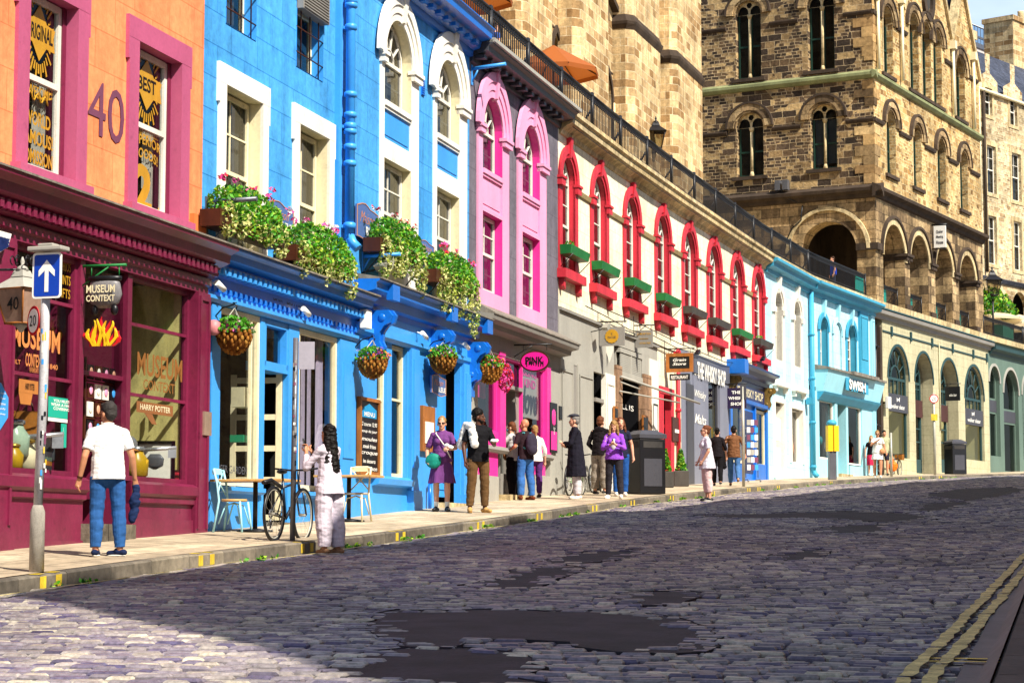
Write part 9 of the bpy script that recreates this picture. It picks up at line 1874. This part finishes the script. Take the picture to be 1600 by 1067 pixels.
# litter bins
def bin_(px, n, wpx, hpx, label, lid='darkgrey', yaw=.35):
 p, u = spot(px, n); pm = F / p.y; w_ = wpx / pm / 2 / 1.2; h = hpx / pm; t = thing('litter_bin', p, label, 'litter bin', 'street litter bins'); L = Loc(p, yaw); m = MB(L); m.box(-w_, w_, -w_, w_, 0, h * .14 * 0 + h * .86); m.build('body', M('black'), t, .02)
 m = MB(L); q = w_ * 1.06; m.add([(-q, -q, h * .87), (q, -q, h * .87), (q, q, h * .87), (-q, q, h * .87), (-q, -q, h * .93), (q, -q, h * .93), (q, q, h * .93), (-q, q, h * .93), (-q * .5, -q * .5, h), (q * .5, -q * .5, h), (q * .5, q * .5, h), (-q * .5, q * .5, h)], [(0, 1, 5, 4), (1, 2, 6, 5), (2, 3, 7, 6), (3, 0, 4, 7), (4, 5, 9, 8), (5, 6, 10, 9), (6, 7, 11, 10), (7, 4, 8, 11), (8, 9, 10, 11), (0, 1, 2, 3)]); m.build('lid', M(lid), t)
 for s_ in (0, 1): m = MB(L); (m.box(-w_ * .75, w_ * .75, -w_ - .006, -w_ + .01, h * .72, h * .82) if not s_ else m.box(-w_ - .006, -w_ + .01, -w_ * .75, w_ * .75, h * .72, h * .82)); m.build('opening', M('interior'), t)
 m = MB(L); m.box(-w_ * .7, w_ * .7, -w_ - .008, -w_, h * .12, h * .55); m.build('door_panel', M('darkgrey'), t)
bin_(1008, 1.75, 56, 99, 'big black litter bin with a pyramid lid at the centre of the pavement', yaw=.5); bin_(1494, 1.6, 30, 54, 'smaller black litter bin in front of the olive shop')
# ticket post hooded in yellow, card rack, pots
p, u = spot(1301, 1.95); pm = F / p.y; t = thing('ticket_machine', p, 'grey post topped with yellow covers in front of the turquoise shop', 'post'); L = Loc(p, .2); m = MB(L); m.box(-.14, .14, -.12, .12, 0, 45 / pm); m.build('post', M('steel'), t, .02); m = MB(L); m.box(-.2, -.01, -.17, .1, 44 / pm, 84 / pm); m.box(.03, .22, -.17, .1, 44 / pm, 84 / pm); m.build('yellow_cover', paint('yellow sheet', 'f2c418', .5, .1), t); m = MB(L); m.ball((0, 0, 88 / pm), .2, .18, .13); m.build('head', M('dturq'), t)
p, u = spot(1175, .75, py=750); pm = F / p.y; t = thing('postcard_rack', p, 'tall rack of postcards standing outside the navy shop', 'card rack'); L = Loc(p, .3); m = MB(L)
for sx in (-1, 1): m.tube([(sx * .22, 0, .15), (sx * .22, 0, 85 / pm)], .014, 6); m.tube([(sx * .22, -.2, .08), (sx * .22, .2, .08)], .014, 6); m.lathe((sx * .22, -.2, 0), [(.03, 0), (.03, .06)], 8)
m.build('frame', M('steel'), t)
for i in range(7):
 for j in range(3): m = MB(L); m.box(-.2 + j * .14, -.08 + j * .14, -.08, -.06, .4 + i * .25, .58 + i * .25); m.build('postcard', [M('white'), M('mblue'), M('lightgrey'), M('purpleno'), M('white')][(i * 2 + j * 3) % 5], t)
def pot(px, n, label, sq=True, c='leaf'):
 p, u = spot(px, n, py=755); t = thing('potted_conifer', p, label, 'potted plant'); L = Loc(p); m = MB(L); m.box(-.22, .22, -.22, .22, 0, .45); m.build('pot', M('blackbox'), t, .015); m = MB(L)
 for i in range(6): z = .5 + i * .1; m.leaves((0, 0, z), (.18 - i * .026,) * 2 + (.1,), 130 - i * 9, .045, 3)
 m.build('foliage', LG, t)
pot(1064, .5, 'bright green conifer in a square dark pot beside the brown menu case'); pot(1040, .5, 'small conifer in a dark pot left of the red downpipe')
# cauldron sign and flames on a green arm
def d_caul(fr, t, a, c_, zb, zt):
 c, w_, h = (a + c_) / 2, (c_ - a) / 2, zt - zb; m = MB(fr); m.lathe((c, 0, zb), [(w_ * .35, h * .12), (w_ * .8, h * .25), (w_ * .98, h * .5), (w_ * .86, h * .8), (w_ * .8, h * .88)], 22, 1, .45); m.build('pot', paint('cauldron black and white', '8d8a8c', .4, .5, .2, 0, 2), t)
 m = MB(fr); m.lathe((c, 0, zb), [(w_ * .82, h * .86), (w_ * .95, h * .9), (w_ * .95, h), (w_ * .8, h)], 22, 1, .45); m.ball((c + w_ * .6, .02, zb + h * .06), .05, .04, .07); m.ball((c - w_ * .55, .02, zb + h * .06), .05, .04, .07); m.build('rim', M('black'), t)
 m = MB(fr); text(m, 'MUSEUM', c - w_ * .85, c + w_ * .8, zb + h * .52, zb + h * .74, w_ * .47, .02); text(m, 'CONTEXT', c - w_ * .85, c + w_ * .8, zb + h * .28, zb + h * .46, w_ * .47, .02); m.build('lettering', M('creamtrim'), t)
hang_sign('hanging_sign', 137, 191, 432, 488, 121, 'cauldron shaped hanging sign on a green arm over the maroon shop door', d_caul, armmat='green')
def d_fl(fr, t, a, c_, zb, zt):
 w_, h = c_ - a, zt - zb; y_, r_ = paint('flame yellow', 'f2c020', .4, .05), paint('flame red', 'd02028', .4, .05); random.seed(9)
 for k in range(13):
  x = a + w_ * (.08 + .84 * (k / 12)); d = (k - 6) / 6; hh = h * (.92 - .45 * d * d + U(-.08, .08)); bx = a + w_ * .5 + d * w_ * .3; wd = w_ * .045; q = lambda s_, o: bx + (x - bx) * s_ * 1.25 + .03 * math.sin(s_ * 6 + k) + o
  L_ = [(q(s_, -wd * math.sin(math.pi * min(1, s_ * .8 + .2))), zb + hh * s_) for s_ in (0, .25, .5, .75, .9)]; R_ = [(q(s_, wd * math.sin(math.pi * min(1, s_ * .8 + .2))), zb + hh * s_) for s_ in (0, .25, .5, .75, .9)]; m = MB(fr); m.prism(L_ + [(q(1, 0), zb + hh)] + R_[::-1], -.02 + (k % 2) * .02, .02 + (k % 2) * .02); m.build('flame', (r_, y_)[k % 2], t)
hang_sign('flame_sign', 130, 192, 494, 541, 121, 'red and yellow flames hanging beneath the cauldron sign', d_fl, arm=False)
# old copper lantern with 40, and what hangs at the frame edge
q = P(36, 452, .45); n_ = .75; u, z = P(33, 506, n_); t, L = lantern(S.map(u, n_, z), 'old copper edged wall lantern numbered 40 left of the sign pole', .78, edge='wood', number=1, cap='lightgrey', yaw=-.5); m = MB(L); m.add([(.0, -.28, .16), (.22, -.28, .16), (.24, -.29, .42), (.0, -.29, .42)], []);
LL = FF(Loc(S.map(u, n_, z), -.5 + math.pi * 0, .78)); m = MB(LL); text(m, '40', -.02, .2, .17, .36, .285, .01); m.build('numerals', M('blackletter'), t)
m = MB(); m.tube([(u - .1, 0, z + .55), (u - .05, n_ * .6, z + .62), (u, n_, z + .62)], .014, 6)
for k in range(6): a0 = k * 1.05; m.tube([(u + .11 * math.cos(a0) + .05 * math.cos(i * .6), n_ + .11 * math.sin(a0) + .0, z + .72 + .05 * math.sin(i * .6)) for i in range(9)], .008, 5)
m.build('scroll_bracket', M('black'), t)
m = MB(); u0, u1 = P(-14, 375, .3)[0], P(18, 375, .3)[0]; z0, z1 = P(5, 398, .3)[1], P(5, 362, .3)[1]; t = thing('pennant_sign', S.map(u1, .3, z0), 'white and blue tapered sign cut by the left edge of the picture', 'sign'); m.prism([(u0, z0 + .1), (u0, z1), (u1, z1), (u1 - .08, z0 + .1), (u1 - .3, z0)], .27, .3); m.build('board', M('whiteletter'), t); m = MB(); m.prism([(u0, z0 + .1), (u0, z0 + .2), (u1 - .06, z0 + .2), (u1 - .09, z0 + .1), (u1 - .3, z0 + .01)], .3, .305); m.build('blue_foot', M('navy'), t); m = MB(); text(m, 'MUMMS', u0 + .1, u1 - .05, z1 - .16, z1 - .06, .306, .01); m.build('lettering', M('navy'), t)
t = thing('round_board', S.map(P(0, 635, .2)[0], .2, P(0, 668, .2)[1]), 'bright blue rounded board with white text at the left edge of the picture', 'board'); c, zc = P(-8, 635, .2)[0], P(0, 635, .2)[1]; ci = [(c + .34 * math.cos(i * math.pi / 4 + .39), zc + .3 * math.sin(i * math.pi / 4 + .39)) for i in range(8)]; m = MB(); m.prism(ci, .17, .2); m.build('board', M('mblue'), t)
m = MB(); [text(m, s_, c - .2, c + .24, zc + .14 - i * .06, zc + .17 - i * .06, .205, .0) for i, s_ in enumerate(('please queue here', 'for the upper floor', 'two at a time', 'thank you kindly', 'mind the step'))]; m.build('lettering', M('whiteletter'), t)
